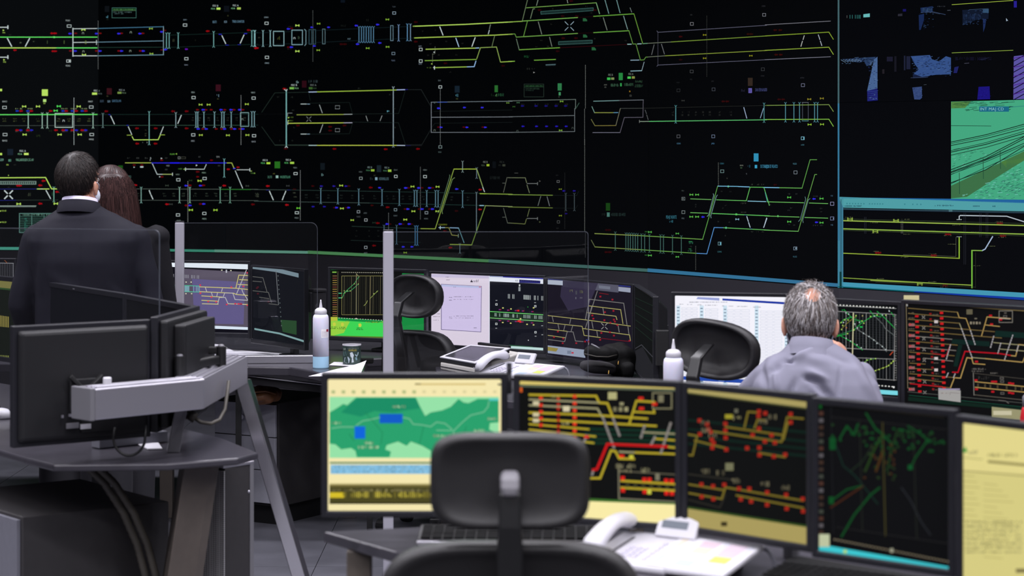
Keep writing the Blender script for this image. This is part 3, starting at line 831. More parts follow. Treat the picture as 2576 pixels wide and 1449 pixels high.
R((72, 106, 112), 722, -60, 738, 1030, 1); R((58, 128, 165), 722, 1030, 738, 1449, 1)
# camera pictures
c.poly((110, 196, 196), [(978, 142), (1042, 134), (1042, 170), (978, 174)], 2)
for x in (845, 868, 898, 917, 933, 946): l((50, 120, 116), 2, x, 150, x, 184)
for x in (815,): l((90, 90, 90), 2, x, 155, x, 178)
c.poly((44, 44, 56), [(1322, 140), (1366, 135), (1366, 160), (1322, 162)], 2); R((24, 20, 100), 1370, 90, 1402, 115)
c.poly((26, 44, 84), [(1545, 78), (1668, 62), (1668, 120), (1550, 126)], 1); blk(1570, 80, 90, 34, (60, 92, 130)); c.poly((22, 40, 84), [(1528, 150), (1582, 136), (1580, 200), (1548, 298), (1532, 298)], 1)
l((70, 90, 130), 1.4, 1550, 126, 1668, 118, 1795, 146); l((60, 70, 90), 1, 1600, 112, 1740, 140); blk(1715, 58, 80, 12, (60, 64, 74)); l((90, 96, 110), 1.6, 1815, 104, 1845, 102)
c.poly((14, 24, 44), [(1962, 100), (2228, 82), (2222, 190), (2110, 196), (1965, 255)], 1); blk(1975, 140, 180, 60, (34, 54, 92), 30); blk(1975, 205, 80, 40, (28, 46, 80), 12); R((52, 84, 116), 2168, 90, 2226, 128, 2); l((60, 84, 110), 1.2, 2030, 96, 2220, 86); c.poly((28, 46, 92), [(2168, 188), (2202, 186), (2190, 270), (2172, 322)], 2)
l((170, 196, 70), 2, 1860, 47, 2468, 5); l((150, 180, 70), 2, 1860, 527, 2468, 501)
R((40, 32, 150), 2475, 10, 2505, 75); c.poly((180, 200, 220), [(2400, 180), (2420, 208), (2409, 206), (2402, 214)], 3)
c.poly((74, 104, 152), [(1085, 590), (1118, 565), (1118, 880), (1015, 905), (1060, 700)], 2); c.poly((26, 30, 112), [(1015, 905), (1118, 880), (1122, 1000), (1018, 1010)], 2)
for i in range(5): l((70, 86, 170), 1.4, 1018, 915 + i * 20, 1120, 905 + i * 20)
c.poly((40, 62, 100), [(760, 590), (1100, 566), (1060, 640), (1010, 660), (985, 612), (930, 625)], 1)
for i in range(7): l((110, 140, 170), 1.6, 755 + i * 26, 596 - i, 800 + i * 26, 622 - i * 2); l((10, 14, 22), 2.4, 800 + i * 32, 584, 770 + i * 32, 622)
for x, w_, y0, y1, cc in ((1210, 60, 565, 612, (26, 26, 46)), (1285, 22, 560, 715, (22, 22, 32)), (1380, 16, 555, 700, (30, 34, 56)), (1405, 40, 560, 690, (28, 32, 56)), (1165, 22, 690, 735, (34, 30, 36))): R(cc, x, y0, x + w_, y1)
c.poly((54, 84, 142), [(1450, 560), (1640, 548), (1660, 590), (1730, 612), (1800, 560), (1850, 575), (1850, 740), (1700, 745), (1560, 765), (1480, 735), (1530, 690), (1490, 640)], 2)
c.poly((20, 30, 60), [(1470, 735), (1640, 755), (1600, 775), (1470, 780)], 1); l((60, 74, 104), 1.4, 1450, 775, 1620, 768); l((80, 90, 100), 1.2, 1580, 845, 1605, 842)
c.poly((54, 74, 124), [(1465, 872), (1560, 862), (1562, 975), (1540, 992), (1485, 990)], 2); c.poly((26, 18, 128), [(2125, 865), (2235, 860), (2240, 988), (2112, 992)], 2)
c.poly((30, 34, 100), [(1885, 670), (1928, 660), (1910, 728), (1875, 728)], 2); blk(1895, 568, 360, 34, (20, 20, 46), 46); l((90, 90, 110), 1.4, 1985, 632, 2030, 628); c.poly((26, 30, 54), [(2130, 590), (2250, 568), (2160, 602)], 2)
c.poly((96, 88, 172), [(2475, 560), (2600, 545), (2600, 985), (2470, 990)], 1)
for i in range(8): l((16, 10, 44), 3, 2472, 610 + i * 55, 2600, 540 + i * 55)
for i in range(5): l((80, 30, 150), 2.4, 2472, 580 + i * 90, 2600, 560 + i * 86)
# grain of the camera pictures
rr = random.Random(12)
def grain(x0, y0, x1, y1, n, cols, ln=24, layer=3):
    for i in range(n):
        x, y = rr.uniform(x0, x1), rr.uniform(y0, y1)
        l(cols[i % len(cols)], 1.6, x, y, x + rr.uniform(.3, 1) * ln, y - rr.uniform(0, .12) * ln, layer=layer)
grain(1460, 560, 1845, 760, 120, ((30, 48, 90), (70, 100, 150), (20, 30, 60)))
grain(1020, 600, 1115, 990, 50, ((40, 60, 110), (100, 130, 170), (24, 30, 80)), 18)
grain(760, 570, 1080, 640, 40, ((14, 20, 34), (70, 96, 130)))
grain(1965, 90, 2225, 250, 60, ((10, 16, 30), (44, 66, 104)), 16)
grain(1530, 70, 1670, 290, 36, ((14, 22, 44), (50, 76, 116)), 14)
grain(1470, 870, 1560, 985, 24, ((36, 52, 96), (70, 90, 140)), 14)
grain(2120, 865, 2238, 985, 24, ((20, 14, 100), (34, 28, 140)), 14)
# green line-side camera picture
c.poly((72, 178, 136), [(1850, 1012), (2640, 992), (2640, 2010), (1850, 1988)], 1)
c.poly((86, 140, 70), [(1852, 1014), (2050, 1008), (1990, 1075), (1852, 1080)], 2)
R((26, 108, 140), 2133, 1060, 2428, 1112, 3); t(2142, 1100, 'INT MAJ CD', 30, (150, 210, 210), .98, layer=4)
l((40, 120, 130), 1.6, 2430, 1068, 2640, 1050)
rr = random.Random(4)
for i in range(46):
    x = 1860 + rr.random() * 560; y = 1015 + rr.random() * 90
    l((20, 60, 50), 1.3, x, y, x + 30 + rr.random() * 60, y - 3 - rr.random() * 5)
for y0, y1, w_ in ((1415, 1240, 2.6), (1430, 1258, 1.6), (1449, 1285, 2.4), (1500, 1310, 1.8), (1515, 1330, 2.8), (1545, 1360, 2), (1720, 1420, 2.4), (1735, 1440, 1.8)): l((16, 36, 28), w_, 1852, y0, 2200, y0 + (y1 - y0) * .42, 2640, y1 - 20, layer=3)
l((30, 70, 56), 1.8, 1852, 1252, 2250, 1255, layer=3)
for i in range(260):
    x = 1860 + rr.random() * 720; y = 1480 + rr.random() * 440
    if abs((y - 1790) + (x - 1852) * .52) < 60: continue
    l((44, 116, 92) if i % 3 else (120, 206, 176), 1.4, x, y, x + 10 + rr.random() * 26, y - 3 - rr.random() * 6, layer=2)
c.poly((64, 118, 74), [(1852, 1850), (2170, 1700), (2640, 1480), (2640, 1560), (2350, 1740), (2010, 1960), (1852, 1975)], 3)
c.poly((84, 136, 62), [(2350, 1612), (2640, 1480), (2640, 1560), (2420, 1690)], 3)
for y0, y1 in ((1650, 1330), (1672, 1350), (1780, 1420)): l((14, 30, 22), 2.6, 1852, y0 + 40, 2200, y0 - 90, 2640, y1, layer=4)
l((30, 80, 64), 2, 1852, 1740, 2170, 1600, 2640, 1400, layer=4); l((24, 66, 50), 2, 1852, 1830, 2170, 1680, 2640, 1470, layer=4)
for x, y0, y1 in ((1935, 1720, 1930), (2172, 1570, 1780), (2342, 1500, 1680)): l((36, 84, 60), 2.2, x, y0, x + 3, y1, layer=4)
for i in range(140):
    x = 2100 + rr.random() * 480; y = 1960 - rr.random() * 330
    if y > 1985 - (x - 2010) * .62 + 10: l((50, 120, 104), 1.5, x, y, x + 12 + rr.random() * 20, y - 4, layer=4)
for i in range(120):
    x = 1880 + rr.random() * 680; y = 1700 + rr.random() * 280
    if (y - 1850) + (x - 1852) * .52 > 150: l((60, 130, 116) if i % 2 else (130, 210, 200), 1.5, x, y, x + 10 + rr.random() * 18, y - 3, layer=4)
# --- lower left
c.tile(0, 350)
fec(195, 127, 'FEC A', W_, 19); t(180, 156, 'PCI A', 15, (160, 240, 180), .75); R((215, 250, 120), 240, 138, 286, 158); R((24, 34, 46), 75, 98, 132, 160); R(YG, 0, 138, 22, 160)
t(0, 218, '5,859', 25, (130, 190, 170), .45); blk(85, 200, 30, 24, (120, 200, 170)); t(160, 218, 'VALLADOLID C.G. AV', 25, (130, 190, 160), .47); t(66, 262, 'EN', 14, YG, .8); blk(140, 248, 22, 14, DK)
l(YG, 3.2, 0, 385, 455, 382, 515, 495, 572, 495); l(YG, 2, 85, 358, 88, 364)
platform([(0, 420), (360, 420), (360, 450), (0, 450)], 40, (150, 175, 165))
for i in range(18): R((120, 150, 140), 10 + i * 20, 428, 19 + i * 20, 444, 2)
l((40, 44, 130), 1.8, 0, 497, 370, 496); l(YG, 3, 370, 496, 490, 496); l(W_, 2, 405, 496, 430, 496, layer=3)
c.xx(87, 553, 40, W_, 4.2)
l(W_, 3.2, 460, 510, 505, 592); ib(538, 478, 622, (130, 190, 170)); l((40, 44, 130), 1.6, 0, 610, 160, 608); l((50, 62, 56), 1.6, 160, 608, 580, 606)
reds(415, 435, s=1.1); reds(463, 180, 200); reds(460, 402, s=1.1); reds(525, 570); reds(642, 402, s=1.1)
sg(188, 645, s=1.1); sg(558, 642, s=1.1); blk(78, 640, 26, 12, DK); blk(278, 535, 32, 32, (70, 80, 64)); blk(505, 530, 22, 32, (40, 90, 60)); blk(76, 474, 26, 12, DK)
l((160, 180, 170), 2, 0, 665, 362, 665)
for i in range(36): l((160, 180, 170), 1.3, 4 + i * 10, 665, 4 + i * 10, 676)
c.tri(6, 716, 8); t(16, 720, 'VIA.42', 14, YG, .8); c.tri(6, 828, 8); t(16, 833, 'VIA.24', 14, YG, .8)
c.frame((110, 160, 150), 1.8, 195, 740, 640, 930); l((110, 160, 150), 1.4, 318, 740, 318, 930); l((110, 160, 150), 1.4, 440, 740, 440, 930)
for i in range(9): l((80, 130, 116), 1.1, 195, 770 + i * 18, 640, 770 + i * 18)
blk(205, 748, 105, 14, (110, 160, 140)); blk(326, 744, 105, 16, (110, 160, 140)); blk(455, 746, 80, 14, (110, 160, 140))
for i in range(8): blk(245, 785 + i * 18, 30, 12, (60, 150, 130), seed=i)
R((26, 86, 22), 1178, 262, 1225, 326); t(1240, 388, 'EC.DUERO', 26, (90, 130, 120), .36)
l((170, 190, 80), 2.6, 1250, 236, 1510, 236); l((46, 44, 215), 3, 1510, 237, 2250, 237); l((36, 30, 250), 4, 1700, 237, 1785, 237, layer=3); l((170, 190, 80), 2.6, 2262, 237, 2310, 237, 2333, 290)
l(W_, 2.4, 2345, 315, 2418, 488); l((190, 200, 200), 2.4, 2360, 305, 2490, 305); l(W_, 2.4, 2490, 292, 2490, 320); c.bl(2245, 237, BL, .7); c.bl(2335, 292, BL, .7)
l((190, 205, 205), 2.4, 1520, 245, 1567, 350, 1620, 350); l((170, 190, 110), 2.4, 1620, 350, 1720, 350); l(W_, 2.4, 1720, 337, 1720, 363)
l((190, 205, 205), 2.4, 2057, 252, 2035, 300, 1850, 298); l(W_, 2.4, 1850, 286, 1850, 314)
t(1695, 156, 'EC.A90', 13, (120, 200, 80), .75); c.tri(1757, 147, 8, (150, 200, 80), -1); t(1778, 302, 'V.V001', 12, (100, 170, 80), .7); c.tri(1835, 299, 8, (150, 200, 90), -1); c.tri(2506, 318, 8, (150, 180, 90)); t(2500, 345, 'V.VA03', 12, (100, 150, 70), .7); c.tri(1962, 261, 9, W_)
bx(1786, 186, 20, 20, (120, 124, 124)); bx(1828, 186, 44, 18, (60, 62, 54)); t(1660, 272, 'HO', 16, (150, 156, 156), .9); t(1980, 184, 'K1', 15, (90, 94, 94), .8); t(2158, 184, 'DH', 16, (150, 156, 156), .9); t(1498, 198, 'R', 17, W_, .8); t(1495, 218, 'F', 17, W_, .8); c.tri(1612, 192, 8, W_); R((190, 210, 210), 1398, 270, 1430, 284, 2); c.tri(1340, 280, 7, W_); c.tri(1595, 375, 7, W_)
reds(258, 1338, 1415, col=(100, 8, 12), s=.8); reds(210, 1612, 2108, col=(110, 8, 12), s=.8); reds(375, 1615, 1970, col=(110, 8, 12), s=.8); reds(300, 2275, s=.9); reds(280, 2372, s=.8); reds(325, 1970, col=RF)
for x, y in ((1285, 188), (1375, 188), (1460, 188), (1660, 188), (1660, 302), (2185, 264)): blk(x - 14, y - 6, 28, 13, (70, 74, 72))
ib(2235, 198, 378); 
for x, cc in ((1408, (130, 175, 165)), (1790, (140, 180, 165)), (1893, (140, 180, 165)), (2195, (120, 170, 150)), (2293, (120, 170, 150))): ib(x, 480, 634, cc)
l((80, 90, 84), 1.8, 1280, 495, 2573, 500); l((34, 110, 36), 2.6, 2200, 500, 2500, 502, layer=3); l((76, 86, 80), 1.6, 1290, 608, 2573, 612)
l(W_, 3, 1488, 510, 1502, 548); l(W_, 3, 1506, 556, 1525, 597)
reds(458, 1350); sg(1310, 458, (30, 70, 34), .8); reds(463, 2235); reds(648, 1665); reds(645, 2000, col=(90, 8, 12)); reds(660, 1858, col=(110, 8, 12)); reds(460, 1892, 2028, col=(120, 10, 14), s=.9); blues(463, 1855, 1998); blues(660, 1893); blues(645, 2030); reds(650, 2520, col=(90, 6, 10))
sg(1990, 415, (190, 225, 80)); sg(1903, 705, (170, 220, 70)); sg(2148, 706, (170, 220, 70)); sg(1900, 412, (40, 60, 36), .8); sg(1665, 462, (60, 70, 60), .8); sg(2465, 466, (60, 66, 62), .8); sg(1705, 648, (60, 64, 62), .8)
bx(1778, 405, 34, 24); bx(2040, 392, 34, 24); bx(1775, 755, 34, 24); bx(2037, 740, 34, 24); t(1752, 358, 'VAD1', 13, (130, 150, 140), .8); t(2013, 341, 'MED1', 14, (140, 170, 150), .8); t(2016, 800, 'MED2', 14, (150, 175, 165), .8); t(1762, 818, 'VAD2', 13, (150, 165, 160), .8)
for x in (1372, 1640, 1735, 1828, 1945, 2063, 2150, 2255, 2342, 2560): blk(x - 16, 536, 34, 12, (60, 70, 60)); blk(x - 16, 560, 34, 12, (60, 70, 60))
dv(1873, 420, 830, (150, 155, 150))
# --- lower middle
c.tile(640, 350)
l((50, 66, 56), 1.6, 205, 60, 545, 62); l((170, 200, 200), 2.8, 545, 62, 625, 62); l((190, 205, 80), 2.8, 625, 62, 1420, 62); l((180, 195, 215), 2.8, 1420, 62, 1502, 63); l((30, 30, 90), 1.8, 1505, 64, 1560, 64); l((36, 38, 40), 1.4, 1560, 64, 1672, 64)
l(C_, 4, 320, 0, 320, 70); l(W_, 2, 320, 70, 308, 84); l(W_, 2, 320, 70, 332, 84); l((130, 150, 160), 2.4, 1387, 0, 1387, 68); l((130, 150, 160), 1.6, 1387, 68, 1378, 82); l((130, 150, 160), 1.6, 1387, 68, 1396, 82)
reds(97, 800, 1632, col=(120, 4, 10)); reds(100, 1310, col=(130, 4, 10)); reds(95, 312, col=(60, 4, 8))
bx(1855, 78, 30, 24, (130, 150, 150)); t(1835, 135, 'SEG2', 13, (90, 110, 110), .75)
def fecset(x, y, d, g, h=17, s2=230):
    fec(x, y, 'FEC B', d, h, .75); fec(x + s2, y - 3, 'FEC A', d, h, .75)
fecset(85, 218, W_, YG); t(68, 246, 'PCI A', 15, (110, 230, 130), .7); R((180, 225, 70), 122, 230, 160, 249); R((40, 112, 32), 203, 223, 257, 290); t(302, 244, 'PCI B', 15, (110, 230, 130), .7); R((170, 215, 80), 357, 226, 397, 247)
t(390, 291, 'MED1', 13, (130, 145, 145), .8); bx(412, 343, 34, 22); blk(186, 338, 22, 12, (110, 110, 50)); t(133, 388, '28,292', 24, (80, 130, 110), .45); R((150, 190, 180), 215, 362, 240, 388); t(257, 388, 'VALDESTILLAS', 24, (90, 160, 130), .42); t(0, 345, 'A', 12, YG)
dv(459, 312, 815, (140, 144, 144)); bx(425, 733, 34, 22); t(403, 790, 'MED2', 13, (130, 145, 145), .8); sg(440, 687, (110, 220, 60), .9)
reds(467, 135); reds(655, 325); reds(500, 400, col=(46, 6, 8)); sg(335, 465, (60, 64, 64), .8)
l(W_, 3, 152, 518, 168, 555); l(W_, 3, 172, 563, 190, 605); l(W_, 3, 315, 518, 300, 555); l(W_, 3, 296, 563, 280, 605)
for x in (135, 345): l(BF, 2, x - 14, 506, x + 14, 506)
l((64, 80, 74), 1.7, 0, 502, 340, 506); l((40, 60, 56), 1.6, 340, 506, 1200, 520); l((34, 56, 52), 1.6, 1200, 520, 2245, 540); l((64, 80, 76), 1.7, 0, 618, 1150, 636); l((34, 60, 56), 1.6, 1150, 636, 2245, 660)
for x, y0, y1 in ((665, 490, 642), (835, 492, 645), (1043, 497, 655), (1275, 502, 660), (1447, 500, 660), (1597, 510, 668), (1622, 510, 668), (1720, 512, 670), (1807, 512, 674), (1833, 512, 676), (2077, 515, 680)): ib(x, y0, y1, (100, 140, 158), 2.4)
ib(2215, 530, 930, (110, 130, 140), 2.4)
for x, y, s_ in ((868, 462, .9), (875, 690, .9), (1578, 472, .9), (1587, 718, .9), (1828, 474, .9), (1826, 718, .9), (978, 806, .8), (1506, 801, .9)): sg(x, y, (180, 220, 80), s_)
blues(468, 670, 795, 915, s=.8, col=(44, 30, 160)); reds(467, 585, 945, col=(60, 6, 8), s=.8); reds(482, 1162, col=(110, 4, 8)); blues(484, 1250, s=.8); blues(486, 1510, 1640, 1748); reds(485, 1540, 1672, 1778, col=(80, 6, 10), s=.8); blues(497, 2018, s=.9); reds(503, 2252, s=.9)
blues(672, 588, 700, s=.8, col=(36, 26, 160)); blues(682, 820, 940, s=.9); reds(682, 800, 920, col=(70, 6, 8), s=.7); blues(696, 1530, 1672, 1776); reds(696, 1505, 1645, 1748, col=(80, 8, 10), s=.8); reds(678, 1330, col=(110, 6, 10)); reds(700, 2250, s=.9); reds(660, 1175, col=(60, 6, 8), s=.8); reds(715, 2015, col=(40, 6, 8))
R((16, 24, 30), 660, 238, 704, 306); blk(672, 342, 22, 26, (110, 150, 150)); fec(1130, 289, 'FEC B', (130, 150, 150), 17, .7); t(1118, 318, 'PCI A', 14, (90, 160, 110), .7); R((150, 190, 60), 1163, 300, 1198, 321); R((26, 38, 46), 1222, 260, 1266, 328); fec(1300, 292, 'FEC A', (130, 150, 150), 17, .7); t(1288, 322, 'PCI B', 14, (90, 150, 110), .7); R((160, 200, 70), 1333, 303, 1367, 326)
t(1045, 332, 'VAD1', 13, (110, 124, 124), .7); bx(1064, 390, 28, 24, (150, 164, 164)); t(1393, 313, 'GUA1', 13, (110, 124, 124), .75); bx(1412, 371, 28, 24); t(1685, 313, 'HOR1', 13, (130, 144, 144), .75); bx(1703, 373, 30, 24); dv(1657, 278, 805, (110, 114, 114)); bx(1717, 733, 28, 24, (150, 160, 170)); t(1695, 798, 'HOR2', 13, (110, 120, 124), .75); bx(1409, 703, 26, 24, (130, 150, 160)); t(1390, 768, 'GUA2', 13, (100, 114, 120), .75); bx(1040, 723, 26, 24, (150, 160, 166)); t(1022, 778, 'VAD2', 13, (90, 96, 100), .75); t(1093, 742, 'ARE1', 13, (100, 112, 116), .75); bx(1114, 805, 26, 24, (170, 176, 180)); bx(1113, 1078, 26, 24, (150, 160, 166)); t(1095, 1140, 'ARE2', 13, (110, 120, 126), .75)
blk(1195, 356, 18, 12, (80, 84, 64)); blk(1142, 380, 42, 26, (60, 76, 84)); R((130, 164, 180), 1205, 380, 1228, 408); t(1245, 408, 'HORNILLOS', 28, (90, 120, 130), .42)
l((150, 170, 66), 2.4, 1660, 891, 1805, 893); l((150, 176, 76), 2.3, 1805, 893, 1990, 300); l((170, 195, 66), 2.6, 1990, 298, 2218, 298); l((150, 176, 100), 2.4, 2218, 298, 2278, 475); l(W_, 2.4, 2278, 478, 2295, 525)
l((96, 126, 96), 1.9, 1830, 735, 1848, 708, 1950, 370, 1948, 355); l((120, 150, 90), 1.9, 1877, 742, 1872, 720, 1975, 400, 1998, 384)
ib(2077, 220, 328, (130, 150, 150), 2.4); ib(2217, 286, 390, (110, 130, 140), 2.2)
l((160, 196, 70), 2.8, 2250, 543, 2310, 544); l((140, 170, 70), 2.6, 2310, 544, 2573, 549); l((150, 200, 220), 2.8, 2245, 661, 2288, 661); l((150, 165, 110), 2.2, 2300, 662, 2573, 672)
l((120, 150, 66), 2.3, 2305, 664, 2168, 1053); l((150, 176, 70), 2.3, 2168, 1053, 1952, 1048)
l((160, 196, 220), 2.4, 1840, 881, 1900, 881); l((150, 150, 80), 2, 1900, 881, 1940, 882, 1970, 955, 2035, 962); l((120, 150, 140), 2, 2035, 945, 2035, 978); l((140, 180, 215), 2.4, 1950, 882, 2037, 885); l((100, 150, 160), 2.2, 2037, 885, 2092, 1032); l(W_, 2, 1855, 866, 1855, 896)
t(1838, 858, 'CABAÑERO', 14, (130, 140, 40), .75)
fec(2282, 237, 'FEC B', (130, 136, 130), 19, .6); t(2265, 268, 'PCI A', 15, (90, 110, 90), .6); R((160, 190, 50), 2315, 249, 2343, 270); fec(2447, 237, 'FEC A', (50, 54, 52), 19, .6); t(2437, 268, 'PCI', 15, (46, 50, 46), .7); R((56, 60, 50), 2473, 250, 2502, 271); R((10, 14, 18), 2374, 222, 2408, 290); blk(2350, 370, 100, 30, (30, 36, 36), 12)
l((96, 100, 88), 1.9, 2573, 384, 2520, 382, 2485, 530); l((90, 96, 90), 1.8, 2475, 438, 2502, 438); l((90, 96, 88), 1.9, 2485, 688, 2525, 835, 2573, 838); l((90, 96, 90), 1.8, 2475, 777, 2508, 777)
for x in (1295, 1420): ib(x, 858, 1046, (80, 110, 130), 2.2)
for x in (1605, 1627): ib(x, 864, 1056, (70, 120, 160), 2.4)
ib(2050, 1040, 1136, (100, 124, 130), 2); l((40, 60, 54), 1.5, 975, 868, 1660, 892); l((30, 44, 42), 1.5, 965, 1008, 1660, 1030); dv(1340, 735, 905, (110, 114, 114)); blues(845, 1325, 1455, 1545); reds(836, 1232, col=(110, 6, 10)); reds(846, 1355, 1485, 1570, col=(60, 6, 8), s=.7); blues(1072, 1485, 1572, s=.8); reds(1060, 1195, col=(100, 6, 10)); reds(1080, 1955, col=(110, 6, 10)); reds(915, 1900, col=(70, 6, 10)); sg(1506, 1130, (130, 170, 50), .8); sg(1195, 832, (30, 46, 36), .8)
for x in (520, 630, 745, 870, 975, 1080, 1205, 1330, 1395, 1480, 1555, 1685, 1970, 2135): blk(x - 14, 548 + (x - 500) * .015, 28, 13, (40, 48, 46)); blk(x - 14, 575 + (x - 500) * .015, 28, 13, (40, 48, 46))
for x in (1020, 1150, 1240): blk(x - 10, 906, 20, 13, (36, 40, 38)); blk(x - 10, 960, 20, 13, (36, 40, 38))
for x, y in ((400, 528), (408, 568), (32, 545), (32, 566)): blk(x - 14, y, 30, 13, (80, 86, 70))
# --- lower right
c.tile(1280, 350)
l((120, 130, 96), 2, 0, 384, 168, 385, 182, 435); l((120, 130, 100), 2, 185, 455, 210, 535); l((120, 124, 124), 2, 185, 442, 290, 442); l((120, 124, 124), 2, 290, 430, 290, 456)
l((120, 150, 66), 2.5, 0, 552, 440, 559); l((110, 130, 60), 2.4, 0, 675, 440, 685); l((110, 120, 70), 2, 0, 834, 165, 845, 180, 795); l((110, 120, 80), 2, 190, 770, 210, 696); l((120, 124, 124), 2, 185, 790, 290, 790); l((120, 124, 124), 2, 290, 778, 290, 804)
l((110, 120, 116), 2, 322, 570, 295, 662); l((120, 126, 130), 2, 385, 572, 410, 665)
for x in (572, 657): ib(x, 540, 712, (72, 84, 90), 2.2)
l((26, 32, 32), 1.4, 440, 560, 680, 562, 700, 520); l((22, 28, 28), 1.4, 440, 686, 670, 690, 690, 660)
sg(517, 498, (120, 140, 40), .7); sg(518, 762, (130, 150, 40), .7); blues(515, 552, 655, col=(36, 22, 150), s=.8); blues(742, 575, col=(30, 16, 110), s=.7)
dv(760, 0, 920, (120, 124, 120)); dv(766, 920, 1185, (70, 72, 74)); dv(562, 335, 900, (40, 42, 42)); c.frame((110, 112, 112), 1.4, 484, 412, 508, 432); c.frame((84, 86, 86), 1.3, 486, 812, 510, 836); t(475, 365, 'RJA1', 11, (44, 46, 46), .7); t(478, 892, 'RJA2', 11, (44, 46, 46), .7); c.tri(315, 418, 8, (90, 90, 86)); c.tri(315, 825, 8, (80, 90, 60)); l((70, 72, 70), 2, 62, 338, 95, 338)
R((22, 66, 18), 970, 636, 1012, 712); R((70, 120, 110), 980, 730, 1008, 773); blk(984, 738, 20, 28, (150, 190, 180), 3); blk(930, 738, 38, 24, (26, 34, 32)); blk(1025, 735, 142, 32, (36, 54, 52), 20)
R((50, 150, 190), 2443, 142, 2490, 222); R((60, 165, 205), 2453, 257, 2477, 290); t(2108, 250, 'CGN1', 15, (60, 120, 140), .7); bx(2130, 320, 32, 28, (120, 150, 150)); dv(2092, 235, 470, (110, 114, 110))
t(2306, 268, 'AAA', 14, (150, 154, 140), .8); t(2309, 292, '123', 13, (90, 130, 90), .8); blk(2376, 256, 42, 28, (50, 100, 120)); t(2512, 286, 'SR.TORREJON DE VELASCO', 32, (70, 150, 185), .28); blk(2360, 338, 18, 16, (90, 94, 100)); blk(2172, 382, 14, 14, (90, 90, 86))
for x, y in ((1823, 553), (1880, 553), (1822, 773), (1880, 773)): sg(x, y, (100, 200, 80), .9)
blues(775, 1938); bx(1743, 593, 30, 28, (120, 130, 130)); R((120, 130, 130), 1736, 586, 1744, 600); bx(1743, 727, 30, 28, (130, 140, 140)); t(1727, 520, 'PA1', 14, (80, 90, 90), .7); t(1727, 795, 'PA2', 14, (110, 124, 130), .7)
l((110, 180, 96), 2.5, 1815, 595, 2020, 602); l((100, 190, 96), 2.5, 2073, 604, 2370, 614, 2408, 478, 2545, 480, 2600, 660); l((140, 200, 225), 2.7, 2385, 617, 2565, 622)
l((110, 190, 96), 2.5, 1815, 732, 1985, 738); l((100, 200, 100), 2.7, 2033, 740, 2600, 764); R((90, 210, 100), 2260, 740, 2278, 758)
l((150, 170, 84), 2.4, 860, 940, 1300, 960); l((120, 176, 80), 2.4, 1300, 960, 1935, 998); l((100, 170, 80), 2.3, 1935, 998, 2000, 770, 2085, 468); l((120, 190, 225), 2.6, 2085, 468, 2290, 471); l((130, 200, 240), 2.8, 2290, 472, 2400, 476); R((100, 210, 120), 2183, 462, 2196, 480)
l((130, 170, 170), 1.8, 1980, 770, 1995, 755, 2045, 560, 2040, 543); l((130, 170, 170), 1.8, 2020, 785, 2016, 765, 2070, 575, 2082, 556)
l((110, 120, 80), 2, 825, 1005, 862, 1073); l((140, 160, 80), 2.3, 862, 1073, 1300, 1100); l((110, 170, 80), 2.4, 1300, 1100, 1875, 1137); l((90, 150, 215), 2.5, 1875, 1137, 1977, 1142, 2050, 880, 2140, 882); l((100, 190, 96), 2.6, 2140, 882, 2600, 906); R((100, 210, 190), 2160, 874, 2174, 892)
l((190, 210, 225), 2.8, 2375, 770, 2390, 820); l((190, 210, 225), 2.8, 2393, 830, 2408, 878); l((190, 210, 225), 2.8, 2575, 790, 2543, 880); l(BF, 2, 2352, 755, 2372, 757); l(BF, 2, 2410, 892, 2428, 893)
for x, y0, y1 in ((1065, 925, 1105), (1170, 935, 1112), (1193, 936, 1113), (1215, 937, 1114), (1240, 938, 1116), (1264, 940, 1118), (1288, 941, 1119), (1325, 944, 1122), (1357, 946, 1124), (1405, 948, 1128), (1515, 953, 1134), (1545, 955, 1136), (1635, 958, 1142), (1723, 963, 1147)): ib(x, y0, y1, (70, 110, 104), 2.2)
sg(1410, 925, (90, 190, 80), .9); sg(1372, 922, (50, 110, 50), .6); sg(1683, 940, (90, 190, 80), .8); sg(1410, 1158, (90, 190, 80), .9); sg(1372, 1155, (50, 110, 50), .6); sg(1683, 1172, (90, 190, 80), .8); sg(2280, 798, (140, 190, 210), .9)
t(1572, 792, 'PEAJE NORTE', 32, (60, 130, 150), .35); blk(1605, 805, 36, 26, (60, 130, 150)); R((40, 130, 70), 1795, 1016, 1830, 1026); R((40, 130, 70), 1795, 1090, 1820, 1096); blk(1798, 1022, 44, 22, (50, 110, 90)); blk(1790, 1100, 46, 22, (50, 110, 90)); blk(1810, 1060, 22, 18, DK)
bx(2105, 1040, 30, 30, (110, 150, 160)); R((110, 190, 215), 2107, 1026, 2119, 1054); t(2083, 1128, 'CGN2', 15, (60, 120, 130), .7); dv(1866, 1065, 1310, (96, 98, 96)); reds(905, 980, 1005, col=(40, 4, 6)); reds(1125, 975, 1010, col=(50, 4, 6))
for x, y in ((2125, 520), (2212, 522), (2165, 658), (2138, 686), (2092, 820), (2200, 826), (2160, 960), (1868, 650), (1870, 672)): blk(x - 9, y - 6, 18, 14, (52, 56, 54))
for x in (2415, 2470, 2520): blk(x, 445, 30, 14, (60, 64, 56)); blk(x, 915, 28, 14, (50, 56, 50))
blk(2315, 632, 56, 14, (70, 74, 64)); blk(2315, 722, 56, 14, (60, 64, 56))
